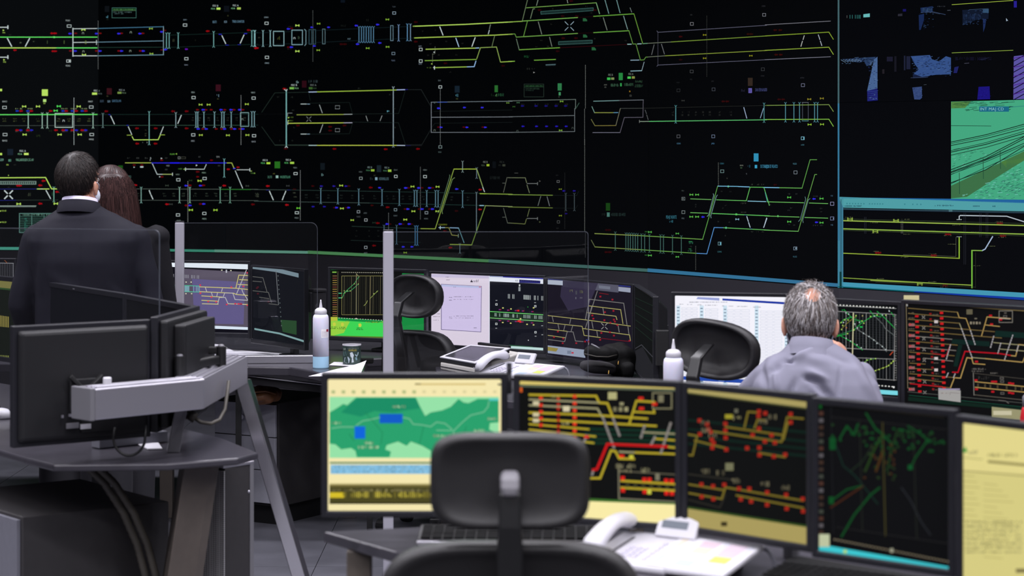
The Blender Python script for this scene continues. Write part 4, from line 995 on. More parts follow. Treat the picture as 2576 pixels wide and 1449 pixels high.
# --- lower far right
c.tile(1926, 350)
l((130, 200, 240), 2.8, -20, 481, 140, 484); l((110, 190, 90), 2.5, 140, 484, 368, 488); l((100, 170, 80), 2.3, 368, 488, 448, 205, 515, 205)
l((110, 190, 96), 2.5, 20, 624, 385, 634); l((110, 190, 96), 2.5, 440, 636, 625, 642); l((110, 190, 96), 2.5, 0, 765, 340, 776); l((110, 190, 96), 2.5, 395, 780, 625, 787); l((110, 190, 96), 2.5, -10, 905, 330, 918); l((110, 170, 84), 2.3, 330, 918, 495, 353, 515, 352); R((90, 200, 100), 120, 758, 134, 776)
l((110, 150, 150), 1.8, 333, 820, 350, 800, 405, 598, 398, 575); l((110, 150, 150), 1.8, 380, 832, 374, 808, 430, 605, 447, 592)
l((190, 210, 225), 2.6, 15, 785, -10, 870); l((60, 150, 160), 2.2, 0, 530, 22, 620)
for x, y in ((240, 580), (562, 592), (240, 822), (562, 832)): sg(x, y, (90, 200, 80), .95)
blues(595, 487); blues(828, 512); bx(303, 331, 32, 30, (130, 140, 150)); bx(668, 643, 34, 32, (150, 150, 190)); bx(668, 790, 34, 32, (120, 130, 170)); R((150, 170, 200), 676, 784, 684, 798); bx(301, 1088, 32, 30, (130, 150, 170)); R((150, 180, 200), 300, 1080, 312, 1094)
t(278, 253, 'VLG1', 16, (90, 150, 170), .7); t(278, 1178, 'VLG2', 16, (70, 120, 140), .7); t(654, 572, 'Y11', 15, (90, 130, 160), .7); t(654, 862, 'Y12', 15, (90, 130, 160), .7); t(0, 288, 'ASCO', 32, (70, 150, 185), .3)
reds(455, 100, col=(40, 4, 6))
for x, y in ((240, 545), (315, 545), (240, 850), (290, 855), (262, 685), (238, 708), (560, 690), (560, 722), (50, 650), (50, 740)): blk(x - 12, y - 6, 24, 14, (50, 54, 54))
for y in (562, 852): blk(478, y, 50, 14, (50, 54, 60)); blk(548, y, 32, 14, (50, 54, 60))
R((58, 128, 165), 722, -10, 738, 1010, 1); c.poly((66, 140, 168), [(722, 1010), (742, 1010), (745, 1480), (722, 1480)], 1)
# window with the yard diagram
c.poly((64, 128, 154), [(740, 575), (778, 592), (778, 1480), (740, 1480)], 2); l((20, 60, 66), 1.8, 757, 600, 757, 1320, layer=3); c.poly((10, 60, 60), [(742, 1320), (762, 1320), (764, 1480), (742, 1480)], 3)
c.poly((34, 104, 168), [(760, 580), (2640, 604), (2640, 640), (1040, 590), (760, 592)], 2); c.poly((84, 168, 176), [(740, 575), (1040, 585), (2640, 634), (2640, 720), (780, 682), (740, 600)], 2)
for x in list(range(810, 980, 28)) + list(range(1035, 1180, 26)) + [1385, 1465, 1508, 1545]: R((60, 140, 150), x, 634 + (x - 800) * .012, x + 12, 648 + (x - 800) * .012, 3)
blk(785, 660, 190, 12, (40, 90, 110), 20, 3); blk(1690, 654, 190, 14, (50, 110, 130), 16, 3); blk(2070, 660, 70, 14, (50, 110, 130), 6, 3); blk(2265, 660, 30, 16, (30, 110, 140), 3, 3); R((80, 120, 130), 1830, 706, 1866, 722, 4)
l((60, 96, 110), 2.4, 780, 694, 2640, 730, layer=3); l((30, 44, 60), 2, 780, 702, 2640, 740, layer=3)
l((160, 190, 80), 4, 780, 812, 2640, 862); l((150, 190, 76), 4, 780, 893, 2640, 948); l((60, 74, 50), 1.6, 780, 795, 2640, 842); l((60, 74, 50), 1.6, 780, 908, 2640, 966)
l((190, 200, 210), 3.6, 1932, 800, 1932, 768, 1945, 760, 2405, 768, 2640, 842); l((180, 190, 190), 2.4, 1908, 801, 1956, 801); l((150, 160, 160), 2.2, 1908, 972, 1956, 972)
l((140, 180, 50), 4.6, 1932, 980, 1932, 1188); l((150, 176, 60), 3.4, 1932, 1187, 780, 1136); l((80, 84, 70), 1.6, 1900, 976, 1900, 1168, 1375, 1148)
l((120, 190, 64), 5, 2059, 1480, 2059, 1108); l((140, 190, 80), 3.6, 2059, 1108, 2160, 1110); l((170, 190, 220), 4.2, 2160, 1110, 2190, 1095, 2265, 970); l((50, 54, 40), 1.4, 2095, 1130, 2095, 1480)
for x, y0, y1 in ((1980, 735, 1248), (1997, 735, 1248), (2135, 740, 975), (2150, 740, 975), (2201, 735, 980), (2217, 735, 980), (990, 775, 940), (1004, 775, 940)): l((44, 46, 56), 1.4, x, y0, x, y1)
for x in (1355, 1370): c.dash((120, 120, 116), 1.4, x, 815, x, 945, 8)
for x, y in ((2333, 837), (1818, 947), (2365, 962), (1122, 1132), (1675, 1158)): reds(y, x - 10, x + 14, col=(120, 10, 14), s=1.1)
for x, y in ((845, 796), (1303, 810), (1097, 920), (1540, 1442)): sg(x, y, (150, 180, 70), 1.4)
for x, y in ((835, 778), (1400, 798), (1085, 832), (1905, 856), (1660, 912), (2090, 925), (1820, 960), (2330, 822), (1100, 936), (2360, 978), (1115, 1118), (1670, 1142), (1860, 1046), (2255, 1066), (1390, 1176), (1145, 1390), (1665, 1420), (2110, 1260), (1415, 946)): blk(x - 40, y - 5, 80, 10, (96, 104, 70), 12)
l((140, 170, 66), 3, 775, 1381, 1500, 1424, 2060, 1456); l((50, 60, 40), 1.4, 1020, 1410, 1500, 1444, 2095, 1474)
c.tile(1926, 700)
l((150, 180, 70), 3, 1050, 22, 2062, 68); l((120, 190, 64), 4.6, 2059, -20, 2060, 66); l((44, 50, 40), 1.4, 1100, 40, 2095, 90, 2095, -10); sg(1540, 56, (120, 150, 60), 1.2); reds(73, 1780, 1800, col=(80, 8, 12)); blk(1745, 84, 80, 8, (80, 80, 70), 8); blk(1510, 70, 60, 8, (80, 84, 60), 6); blk(1620, 32, 80, 8, (80, 84, 60), 8)
c.poly((72, 160, 190), [(740, 20), (770, 38), (2640, 148), (2640, 196), (1500, 128), (740, 82)], 2); c.poly((18, 60, 170), [(1480, 128), (2640, 195), (2640, 222), (1700, 152), (1480, 138)], 3); c.poly((10, 100, 110), [(722, 78), (1500, 128), (1480, 138), (722, 88)], 3)
# --- lit lower border of the wall
c.tile(0, 0, 1)
def border(x0, x1, col, h=6.5):
    n = max(1, int((x1 - x0) / 60))
    for i in range(n):
        a, b = x0 + (x1 - x0) * i / n, x0 + (x1 - x0) * (i + 1) / n
        ya = HY + wall_s(a) * (CZ - WB) - 1; yb = HY + wall_s(b) * (CZ - WB) - 1
        c.poly(col, [(a, ya - h), (b, yb - h), (b, yb), (a, ya)], 1)
border(-200, 247, (70, 152, 132), 7); border(247, 540, (60, 140, 116), 6); border(540, 775, (96, 150, 130), 6.5); border(775, 1230, (74, 130, 82), 7.5); border(1230, 1630, (66, 106, 100), 8); border(1630, 2110, (54, 118, 158), 9)
c.build(PANELS, WW)
# ------------------------------------------------------------------ monitors
def pix(p):
    return (CX + F * p.x / p.y, HY - F * (p.z - CZ) / p.y)

class Monitor:
    """Flat monitor whose front runs from pixel column xl (scale sl) to xr (scale sr), between heights ztop and zbot."""
    def __init__(self, label, xl, sl, xr, sr, ztop, zbot, bez=0.016, bezb=None, thick=0.024, desk=0.747, base=(8, 9, 11), stand=True, away=False, back=True, bezel_mat='bezel', group=None, stand_mat='black_plastic', bulge=0.045, name='monitor', inset=0.05):
        a, b = Vector(((xl - CX) / sl, F / sl, 0)), Vector(((xr - CX) / sr, F / sr, 0))
        mid = (a + b) / 2
        rz = math.atan2(b.y - a.y, b.x - a.x)
        self.w = w = (b - a).length
        self.h = h = ztop - zbot
        if away:
            rz += math.pi
        self.root = r = thing(name, label, 'monitor', (mid.x, mid.y, desk if stand else zbot), rz, group)
        self.W = WM(r)
        zo = (zbot - desk) if stand else 0.0
        self.zo = zo
        bb = bezb if bezb is not None else bez
        x0, x1, z0, z1 = -w / 2 + bez, w / 2 - bez, zo + bb, zo + h - bez
        # frame: four mitred bars
        o = [(-w / 2, zo), (w / 2, zo), (w / 2, zo + h), (-w / 2, zo + h)]
        i = [(x0, z0), (x1, z0), (x1, z1), (x0, z1)]
        mb = MB()
        vs = [(p[0], 0, p[1]) for p in o] + [(p[0], 0.001, p[1]) for p in i] + [(p[0], 0.008, p[1]) for p in i] + [(p[0], thick, p[1]) for p in o]
        fs = []
        for k in range(4):
            j = (k + 1) % 4
            fs += [(k, j, 4 + j, 4 + k), (4 + k, 4 + j, 8 + j, 8 + k), (j, k, 12 + k, 12 + j)]
        fs.append((15, 14, 13, 12)); 
        mb.add(vs, fs)
        self.frame = obj('frame', mb, bezel_mat, r, bevel=0.003)
        # rear housing
        if back:
            m2 = MB()
            k = 0.05
            m2.hexa([(-w / 2 + .012, thick, zo + .012), (w / 2 - .012, thick, zo + .012), (w / 2 - .012, thick, zo + h - .012), (-w / 2 + .012, thick, zo + h - .012)],
                    [(-w / 2 + inset, thick + bulge, zo + inset), (w / 2 - inset, thick + bulge, zo + inset), (w / 2 - inset, thick + bulge, zo + h - inset), (-w / 2 + inset, thick + bulge, zo + h - inset)])
            self.back = obj('rear_housing', m2, 'back_plastic', r, bevel=0.008)
        # screen
        m3 = MB().add([(x0, .006, z0), (x1, .006, z0), (x1, .006, z1), (x0, .006, z1)], [(0, 1, 2, 3)], lin(base))
        self.screen = obj('screen', m3, 'display', r, norm=False)
        if stand:
            m4 = MB().box(-.018, thick + bulge + .01, .012, .018, thick + bulge + .040, zo + h * .62).box(-.04, thick + bulge - .012, zo + h * .42, .04, thick + bulge + .012, zo + h * .62)
            obj('mount_post', m4, stand_mat, r, bevel=.004)
            m5 = MB().box(-.05, thick + bulge - .03, 0, .05, thick + bulge + .06, .014)
            obj('mount_clamp', m5, stand_mat, r, bevel=.004)
        nrm = (self.W.to_3x3() @ Vector((0, -1, 0)))
        cor = [self.W @ Vector((x, .006, z)) for x, z in ((x0, z0), (x1, z0), (x1, z1), (x0, z1))]
        self.cv = PlaneCanvas(cor[0], nrm, [pix(p) for p in cor]) if not away else None
        self.cor = cor
        self.x0, self.x1, self.z0, self.z1 = x0, x1, z0, z1
    def done(self, material='display'):
        if self.cv:
            self.cv.build('screen_graphics', self.screen, self.W, material)

TR = 2573 / 650.0
YEL = (178, 160, 40); CRM = (242, 232, 178); WRM = (176, 146, 84)

# ---------- foreground right desk: five monitors in an arc
JT, JB = 1.160, 0.811
J1 = Monitor('foreground monitor showing a green map with two blue rectangles', 808, 1043, 1277, 1043, JT, JB, base=CRM, group='monitors of the foreground desk', stand=False)
c = J1.cv.tile(740, 930, 2.792); c.gain = 1.0
l, R, t, blk = c.line, c.rect, c.text, c.block
R((246, 232, 176), 200, 50, 1480, 1020, 0)
R((214, 190, 120), 850, 96, 1345, 108); R((120, 110, 70), 848, 96, 890, 104, 2); R((60, 60, 50), 1430, 98, 1460, 110)
for i in range(9): R((180, 190, 130), 262 + i * 71, 145, 288 + i * 71, 168)
for i in range(8): R((222, 212, 158), 900 + i * 71, 145, 925 + i * 71, 165)
R((150, 226, 168), 248, 190, 1437, 620, 1)
c.poly((40, 160, 108), [(248, 300), (300, 270), (345, 240), (372, 250), (400, 225), (435, 195), (855, 195), (880, 250), (920, 325), (960, 300), (1040, 285), (1100, 260), (1155, 205), (1190, 230), (1225, 235), (1290, 205), (1437, 205), (1437, 370), (1375, 375), (1370, 420), (1410, 440), (1437, 450), (1437, 620), (960, 620), (960, 570), (900, 535), (820, 505), (790, 535), (730, 505), (650, 530), (640, 560), (680, 575), (670, 615), (440, 615), (430, 570), (400, 550), (330, 560), (290, 525), (248, 520)], 2)
c.poly((24, 140, 100), [(445, 200), (850, 200), (885, 270), (700, 300), (560, 290), (470, 330), (330, 300), (400, 235)], 3)
R((14, 90, 200), 600, 310, 762, 376, 4); R((10, 100, 220), 425, 398, 499, 484, 4)
for q in ((262, 412, 330, 402, 420, 402), (435, 392, 480, 360, 540, 350, 600, 335), (765, 335, 810, 345, 835, 382, 900, 388, 960, 400, 1000, 368, 1060, 378, 1110, 420), (1118, 470, 1120, 430, 1180, 370, 1240, 320, 1330, 298, 1362, 260, 1368, 222), (1000, 425, 1110, 428)): l((120, 190, 150), 2.4, *q, layer=4)
for q in ((500, 300, 620, 440, 610, 520), (880, 520, 910, 400), (385, 450, 420, 500), (1180, 480, 1210, 400)): l((30, 130, 84), 1.6, *q, layer=4)
for x, y, w_ in ((685, 250, 105), (265, 365, 65), (975, 455, 85), (1265, 418, 72), (1345, 335, 75), (495, 505, 65), (450, 535, 145)): blk(x, y, w_, 20, (200, 226, 180), layer=5)
R((84, 200, 196), 1370, 203, 1437, 218, 3)
R((70, 130, 100), 250, 648, 1437, 660, 1); R((128, 190, 226), 255, 668, 1437, 732, 2)
for y in (676, 694, 712): blk(262, y, 700, 10, (170, 214, 236), 60, 3)
R((214, 200, 140), 250, 796, 1437, 806, 1); R((74, 70, 30), 248, 812, 1437, 938, 2); R((120, 110, 60), 248, 806, 1437, 822, 3)
blk(270, 838, 700, 20, (150, 140, 90), 34, 3); R((214, 190, 40), 250, 862, 350, 900, 3); blk(340, 858, 640, 40, (206, 190, 70), 44, 3)
R((30, 28, 10), 248, 934, 1437, 944, 3)
J1.done()
lab = J1.root
J2 = Monitor('foreground monitor with yellow track diagram crossed by one thick red line, behind the telephone', 1290, 1049, 1713, 1083, JT, JB, base=(12, 12, 10), group='monitors of the foreground desk', stand=False)
c = J2.cv.tile(1400, 930, 2.19)
l, R, t, blk = c.line, c.rect, c.text, c.block
R((10, 11, 8), -260, 0, 700, 900, 0)
c.poly((216, 196, 110), [(-230, 58), (690, 86), (690, 108), (-230, 80)], 1); c.poly((90, 100, 80), [(-230, 82), (690, 108), (690, 120), (-230, 94)], 1)
R((210, 90, 30), -212, 98, -188, 124, 2)
for i, y in enumerate((318, 345, 372, 394)): c.poly((10, 44, 30), [(150, y), (690, y + 16), (690, y + 30), (150, y + 16)], 1)
gr = (150, 146, 110)
for q, cc, w_ in (((-150, 138, 218, 145, 235, 182, 280, 185, 312, 265), YEL, 5.5), ((-150, 164, 235, 182), gr, 4.5), ((-150, 196, 226, 214, 252, 262), gr, 4.5), ((-150, 236, 240, 252, 500, 270), YEL, 5), ((-150, 272, 250, 294, 550, 310), YEL, 5), ((-150, 300, 178, 328), YEL, 4.5), ((-150, 330, 215, 368), YEL, 4.5), ((-150, 360, 205, 404), YEL, 4.5), ((400, 300, 440, 172, 540, 178), YEL, 5), ((425, 232, 540, 238, 535, 222), YEL, 4.5), ((480, 345, 660, 354), gr, 4), ((540, 380, 660, 390), YEL, 4.5), ((600, 424, 655, 430, 664, 404), YEL, 5), ((190, 598, 240, 598, 300, 445, 325, 450, 345, 490, 428, 492), YEL, 5.5), ((345, 452, 430, 456), gr, 4.5), ((428, 456, 680, 466), YEL, 5), ((355, 612, 680, 632), YEL, 5.5), ((355, 650, 680, 668), YEL, 5.5)): l(cc, w_, *q)
l((196, 20, 22), 6.5, 200, 552, 222, 548, 280, 410, 610, 424, layer=4)
for q in ((255, 262, 320, 440), (312, 268, 350, 372), (465, 375, 488, 300), (520, 415, 546, 362), (575, 458, 632, 285), (150, 400, 170, 355), (196, 580, 204, 545)): c.dash((130, 124, 120), 6, *q, max(3, int(math.hypot(q[2] - q[0], q[3] - q[1]) / 22)), .6, 3)
for y in (148, 186, 225, 263, 300, 337, 374): c.rect((226, 60, 34), 90, y - 9, 110, y + 9, 4)
for y in (160, 192, 215, 248, 278, 312, 340): R((180, 40, 24), 2, y - 8, 18, y + 8, 4)
for y in (156, 196, 232, 268, 305): R((220, 50, 30), -96, y - 9, -76, y + 9, 4)
for y in (186, 250, 282): R((206, 196, 160), -130, y - 12, -96, y + 8, 4)
R((214, 204, 168), 36, 200, 72, 230, 4); blk(30, 290, 48, 14, (200, 190, 130), layer=4); blk(30, 360, 48, 14, (200, 190, 130), layer=4); blk(-30, 140, 50, 14, (190, 180, 110), layer=4)
for x, y in ((465, 158), (540, 190), (468, 214), (165, 370)): R((210, 40, 26), x - 14, y - 8, x + 14, y + 8, 4)
R((176, 172, 120), 284, 124, 332, 164, 3); blk(312, 206, 94, 24, (196, 190, 140), 3, 3); R((150, 146, 110), 348, 180, 370, 196, 3); c.frame((130, 126, 96), 3, 530, 128, 634, 214); R((120, 116, 90), 560, 140, 590, 180, 3)
R((230, 40, 26), 345, 468, 372, 484, 4); R((200, 196, 60), 400, 470, 424, 490, 4)
blk(325, 518, 112, 26, (150, 144, 110), 14, 3); blk(345, 550, 70, 18, (140, 134, 100), 8, 3); blk(465, 540, 60, 30, (170, 164, 124), 7, 3); R((120, 116, 96), 544, 572, 568, 610, 3)
l((120, 116, 96), 3.4, 342, 545, 344, 710, 690, 730); l((90, 86, 70), 3, 345, 558, 690, 580)
for x, y in ((365, 598), (484, 606), (512, 606), (604, 612), (634, 614), (366, 664), (486, 672), (606, 680), (636, 682)): R((220, 34, 24), x - 11, y - 11, x + 11, y + 11, 4)
R((200, 200, 70), 500, 660, 522, 686, 5)
for i in range(7): R((60, 60, 30), 380 + i * 44, 628 + i * 2, 400 + i * 44, 648 + i * 2, 3)
c.poly((250, 236, 168), [(-260, 706), (200, 718), (690, 742), (690, 850), (-260, 850)], 3); c.poly((60, 110, 40), [(-260, 700), (200, 710), (690, 736), (690, 744), (-260, 708)], 4)
J2.done()
J3 = Monitor('foreground monitor with faint yellow tracks and a small dark tag on its pale bottom band', 1713, 1083, 2041, 1143, JT, JB, base=(11, 12, 10), group='monitors of the foreground desk', stand=False)
c = J3.cv.tile(1400, 930, 2.19); c.gain = .82
l, R, t, blk = c.line, c.rect, c.text, c.block
R((12, 14, 11), 690, 0, 1400, 1100, 0)
c.poly((206, 190, 116), [(700, 92), (1400, 180), (1400, 212), (700, 122)], 1); c.poly((80, 84, 50), [(700, 122), (1400, 212), (1400, 222), (700, 130)], 1)
for y in (270, 320, 360, 400): c.poly((12, 38, 28), [(720, y), (1400, y + 70), (1400, y + 86), (720, y + 14)], 1)
Y2 = (140, 124, 40)
for q in ((860, 340, 1240, 398, 1270, 262, 1360, 270), (760, 390, 930, 432), (730, 470, 750, 472, 775, 365, 720, 355), (930, 315, 1245, 360), (1035, 318, 1055, 232, 1110, 236), (1090, 322, 1108, 275, 1150, 280), (1115, 458, 1260, 482), (730, 632, 925, 664), (930, 648, 1360, 722), (730, 680, 910, 712, 930, 650), (990, 692, 1360, 762), (1250, 385, 1275, 290)): l(Y2, 4.6, *q)
l((50, 48, 40), 4, 720, 575, 1000, 610); l((46, 44, 36), 4, 720, 715, 900, 760, 930, 690)
rr = random.Random(9)
for x, y in ((788, 280), (830, 300), (838, 330), (790, 355), (850, 345), (855, 385), (865, 405), (858, 430), (930, 298), (930, 335), (932, 375), (935, 440), (1050, 432), (1115, 230), (1150, 240), (1113, 255), (1115, 325), (1080, 360), (1185, 362), (1148, 395), (1203, 402), (1117, 430), (1118, 470), (1197, 478), (1260, 468), (1290, 245), (1290, 290), (798, 632), (862, 642), (924, 634), (800, 700), (864, 712), (1005, 655), (1062, 656), (1015, 714), (1072, 726), (1160, 676), (1160, 744), (1265, 690), (1268, 765), (1356, 712), (1358, 780)): R((196, 44, 26), x - 11, y - 11, x + 11, y + 11, 3)
for x, y in ((818, 293), (822, 335), (862, 362), (1140, 285), (822, 560), (905, 568), (990, 612), (1150, 630), (1262, 650), (1190, 260)): blk(x - 24, y - 14, 48, 28, (150, 142, 110), 6, 4)
R((190, 180, 50), 928, 246, 970, 270, 4); blk(972, 252, 48, 26, (176, 170, 120), 4, 4); R((120, 120, 100), 980, 216, 1000, 238, 4); R((140, 140, 104), 930, 514, 975, 556, 4)
c.poly((206, 188, 112), [(700, 758), (1400, 868), (1400, 1010), (700, 890)], 3); c.poly((60, 90, 34), [(700, 750), (1400, 860), (1400, 872), (700, 762)], 4); R((70, 62, 30), 906, 838, 940, 862, 5)
J3.done()
J4 = Monitor('foreground monitor with dark green timetable graph and turquoise bottom bar', 2041, 1155, 2401, 1214, JT, JB, base=(12, 13, 14), group='monitors of the foreground desk', stand=False)
c = J4.cv.tile(1400, 930, 2.19); c.gain = .66
l, R, t, blk = c.line, c.rect, c.text, c.block
R((12, 13, 13), 1380, 0, 2300, 1300, 0)
R((14, 120, 40), 1416, 182, 1462, 214, 2)
rr = random.Random(3)
for i, y in enumerate(range(230, 880, 38)): R([(110, 70, 56), (130, 124, 130), (90, 64, 50), (84, 66, 56), (90, 96, 84)][i % 5], 1420 + rr.random() * 6, y + i * .6, 1470, y + 22 + i * .6, 2)
c.dash((60, 56, 48), 3, 1515, 196, 2140, 262, 40, .5); c.frame((34, 34, 36), 1.6, 1510, 258, 1510, 258)
l((46, 46, 46), 2, 1510, 260, 2150, 330); l((46, 46, 46), 2, 1540, 868, 2170, 960); l((40, 42, 46), 2, 1512, 200, 1525, 900)
for i in range(36): l((26, 27, 30), 1.4, 1530 + i * 17.4, 266 + i * 1.9, 1545 + i * 17.4, 872 + i * 2.6, layer=1)
l((96, 90, 40), 3, 1796, 290, 1812, 915); l((50, 56, 46), 2, 1670, 280, 1685, 890); l((50, 56, 46), 2, 1965, 310, 1985, 930)
GC = (20, 104, 44)
for q, cc, w_ in (((1705, 240, 1760, 330, 1790, 350, 1840, 400), GC, 5), ((1560, 380, 1600, 310, 1640, 360, 1660, 300), GC, 5), ((1500, 380, 1540, 420, 1580, 530, 1640, 580, 1690, 640, 1770, 740), (24, 64, 50), 3), ((1510, 725, 1600, 660, 1680, 640), GC, 4), ((1510, 760, 1600, 700, 1690, 640), (100, 50, 24), 4), ((1570, 920, 1640, 800, 1730, 690, 1780, 650), GC, 5), ((1700, 560, 1750, 440, 1800, 350), (50, 90, 30), 5), ((1760, 560, 1800, 440), (110, 70, 24), 5), ((1820, 560, 1850, 420, 1880, 330), (40, 80, 34), 4), ((1935, 310, 2000, 350, 2060, 400), GC, 4), ((1950, 540, 1980, 480, 2050, 380), GC, 4), ((1620, 560, 1690, 500, 1740, 420), (40, 60, 40), 3), ((1900, 650, 1950, 720, 2010, 840, 2060, 910), (54, 58, 64), 3)): l(cc, w_, *q)
for i in range(70):
    x = 1500 + rr.random() * 640; y = 290 + rr.random() * 110 + (x - 1500) * .08
    R(GC if i % 3 else (40, 84, 40), x, y, x + 14, y + 12, 3)
for i in range(30):
    x = 1690 + rr.random() * 180; y = 400 + rr.random() * 200
    R([(44, 84, 34), (100, 60, 30), (54, 74, 40)][i % 3], x, y, x + 13, y + 12, 3)
for i in range(14): R((20, 110, 50), 1500 + rr.random() * 30, 370 + rr.random() * 60, 1530 + rr.random() * 8, 390 + rr.random() * 60, 3)
R((14, 110, 44), 1500, 700, 1528, 740, 3); R((16, 120, 54), 1936, 524, 1962, 552, 3)
c.gain = 1.0
R((190, 196, 160), 1424, 906, 1504, 976, 4); c.dash((120, 110, 90), 4, 1530, 935, 2170, 1060, 34, .35); R((150, 150, 130), 1838, 984, 1856, 1008, 3)
c.poly((60, 196, 206), [(1420, 956), (2300, 1110), (2300, 1160), (1420, 996)], 3); R((170, 210, 120), 1580, 992, 1600, 1012, 4)
J4.done()
J5 = Monitor('foreground monitor at the right edge showing a pale yellow form', 2403, 1237, 2790, 1322, JT, JB, base=(210, 200, 128), group='monitors of the foreground desk', stand=False)
c = J5.cv.tile(2380, 960, 2.964)
l, R, t, blk = c.line, c.rect, c.text, c.block
R((214, 204, 130), 60, 200, 900, 1600, 0)
c.poly((226, 214, 140), [(120, 300), (900, 420), (900, 700), (130, 660)], 1)
c.poly((40, 150, 60), [(125, 522), (143, 482), (160, 520), (142, 530)], 3); t(168, 540, 'adif', 30, (110, 106, 84), 1.0)
blk(310, 535, 230, 26, (196, 186, 116), 18); c.poly((150, 140, 84), [(310, 585), (900, 640), (900, 662), (310, 606)], 2); l((160, 150, 96), 3, 130, 665, 900, 730); l((184, 176, 110), 3, 130, 566, 270, 580)
for i in range(14): l((190, 180, 112), 3, 130, 700 + i * 42, 130 + 80 + (i % 3) * 20, 706 + i * 42); l((192, 182, 114), 3, 280, 760 + i * 42, 380 + (i % 4) * 40, 772 + i * 42)
for i in range(8): blk(150, 1040 + i * 32, 420, 14, (170, 162, 110), 26, 2, i)
R((120, 110, 70), 520, 1395, 640, 1425)
J5.done()

# ---------- right second-row desk: the seated operator's monitors
G1 = Monitor('wide monitor with white spreadsheet in front of the seated man', 1688, 692, 1990, 700, 1.181, 0.826, bez=.014, bezb=.02, base=(236, 236, 246), group='monitors of the seated operator')
c = G1.cv.tile(1600, 680)
l, R, t, blk = c.line, c.rect, c.text, c.block
R((244, 243, 252), 300, 200, 1700, 1250, 0); c.poly((20, 50, 160), [(860, 280), (1700, 330), (1700, 352), (860, 300)], 2); c.poly((150, 160, 214), [(615, 266), (830, 276), (830, 302), (600, 286)], 2)
for x, w_ in ((430, 45), (510, 50), (612, 45), (690, 120), (858, 40), (925, 45), (1000, 120), (1165, 80)): blk(x, 332 + (x - 400) * .04, w_, 8, (150, 150, 170), layer=2)
for x in (402, 635, 868, 1182, 1480):
    R((206, 226, 240), x, 350, x + 38, 1150, 1)
    for i in range(23): R((84, 104, 130), x + 6, 366 + i * 33 + (x - 400) * .04, x + 30, 374 + i * 33 + (x - 400) * .04, 2)
for x, ws in ((455, (40, 45, 50)), (690, (45, 70)), (910, (60, 60, 80)), (1238, (55, 60, 80))):
    for i in range(23):
        xx_ = x
        for w_ in ws:
            c.frame((206, 210, 226), 1, xx_, 372 + i * 33 + (x - 400) * .04, xx_ + w_, 390 + i * 33 + (x - 400) * .04); xx_ += w_ + 10
blk(530, 312, 380, 10, (190, 190, 210), 40); c.poly((40, 76, 170), [(380, 1050), (1700, 1120), (1700, 1160), (380, 1085)], 3); R((90, 120, 190), 820, 1086, 880, 1108, 4)
G1.done()
H1 = Monitor('dark timetable-graph monitor beside the seated man, with white grid lines', 1996, 712, 2266, 740, 1.181, 0.826, bez=.014, bezb=.03, base=(6, 8, 9), group='monitors of the seated operator')
c = H1.cv.tile(1926, 700)
l, R, t, blk = c.line, c.rect, c.text, c.block
R((5, 7, 8), 0, 100, 1400, 1300, 0)
c.poly((34, 34, 40), [(600, 226), (1310, 240), (1310, 270), (600, 256)], 1); R((130, 130, 140), 1268, 240, 1306, 262, 2); blk(1190, 240, 70, 12, (80, 80, 90))
c.dash((226, 226, 220), 2.6, 640, 262, 1300, 296, 20, .3); l((150, 150, 150), 1.2, 640, 272, 1300, 302)
l((150, 150, 150), 1.4, 640, 326, 1288, 360); l((150, 150, 150), 1.4, 640, 690, 1290, 720); l((150, 150, 150), 1.4, 1288, 360, 1278, 1020)
for i in range(22): x = 600 + i * 33.5; l((70, 72, 76) if i % 6 else (150, 150, 150), 1.2, x, 330 + (x - 640) * .045, x, 692 + (x - 640) * .04); l((70, 72, 76) if i % 6 else (130, 130, 130), 1.2, x, 780 + (x - 800) * .05, x, 985 + (x - 800) * .06)
for i in range(14): l((30, 36, 34), 1, 640, 345 + i * 24, 1288, 380 + i * 24, layer=1)
l((206, 200, 160), 2.6, 874, 345, 864, 800); l((140, 140, 140), 1.4, 800, 788, 1290, 806); l((140, 140, 140), 1.4, 1000, 995, 1285, 1015)
GN = (24, 160, 64)
for q, cc in (((780, 312, 870, 405, 960, 430), GN), ((1110, 330, 1180, 390, 1290, 500), GN), ((1040, 325, 1085, 380), GN), ((1250, 340, 1278, 380), GN), ((880, 515, 960, 440, 1080, 370, 1150, 385), GN), ((745, 450, 780, 410, 860, 385), GN), ((735, 560, 860, 520, 905, 375), (30, 110, 60)), ((705, 560, 740, 570, 850, 630, 965, 715), GN), ((705, 580, 820, 550), GN), ((1085, 375, 1170, 460, 1190, 500, 1288, 575), (90, 96, 96)), ((880, 445, 915, 510, 975, 548, 1080, 615, 1165, 680, 1205, 730), (110, 114, 114)), ((760, 500, 820, 440, 900, 380), (120, 110, 40)), ((940, 870, 1010, 815, 1095, 800), (60, 130, 50)), ((1020, 960, 1090, 920, 1200, 882, 1290, 820), (110, 120, 40))): l(cc, 1.7, *q)
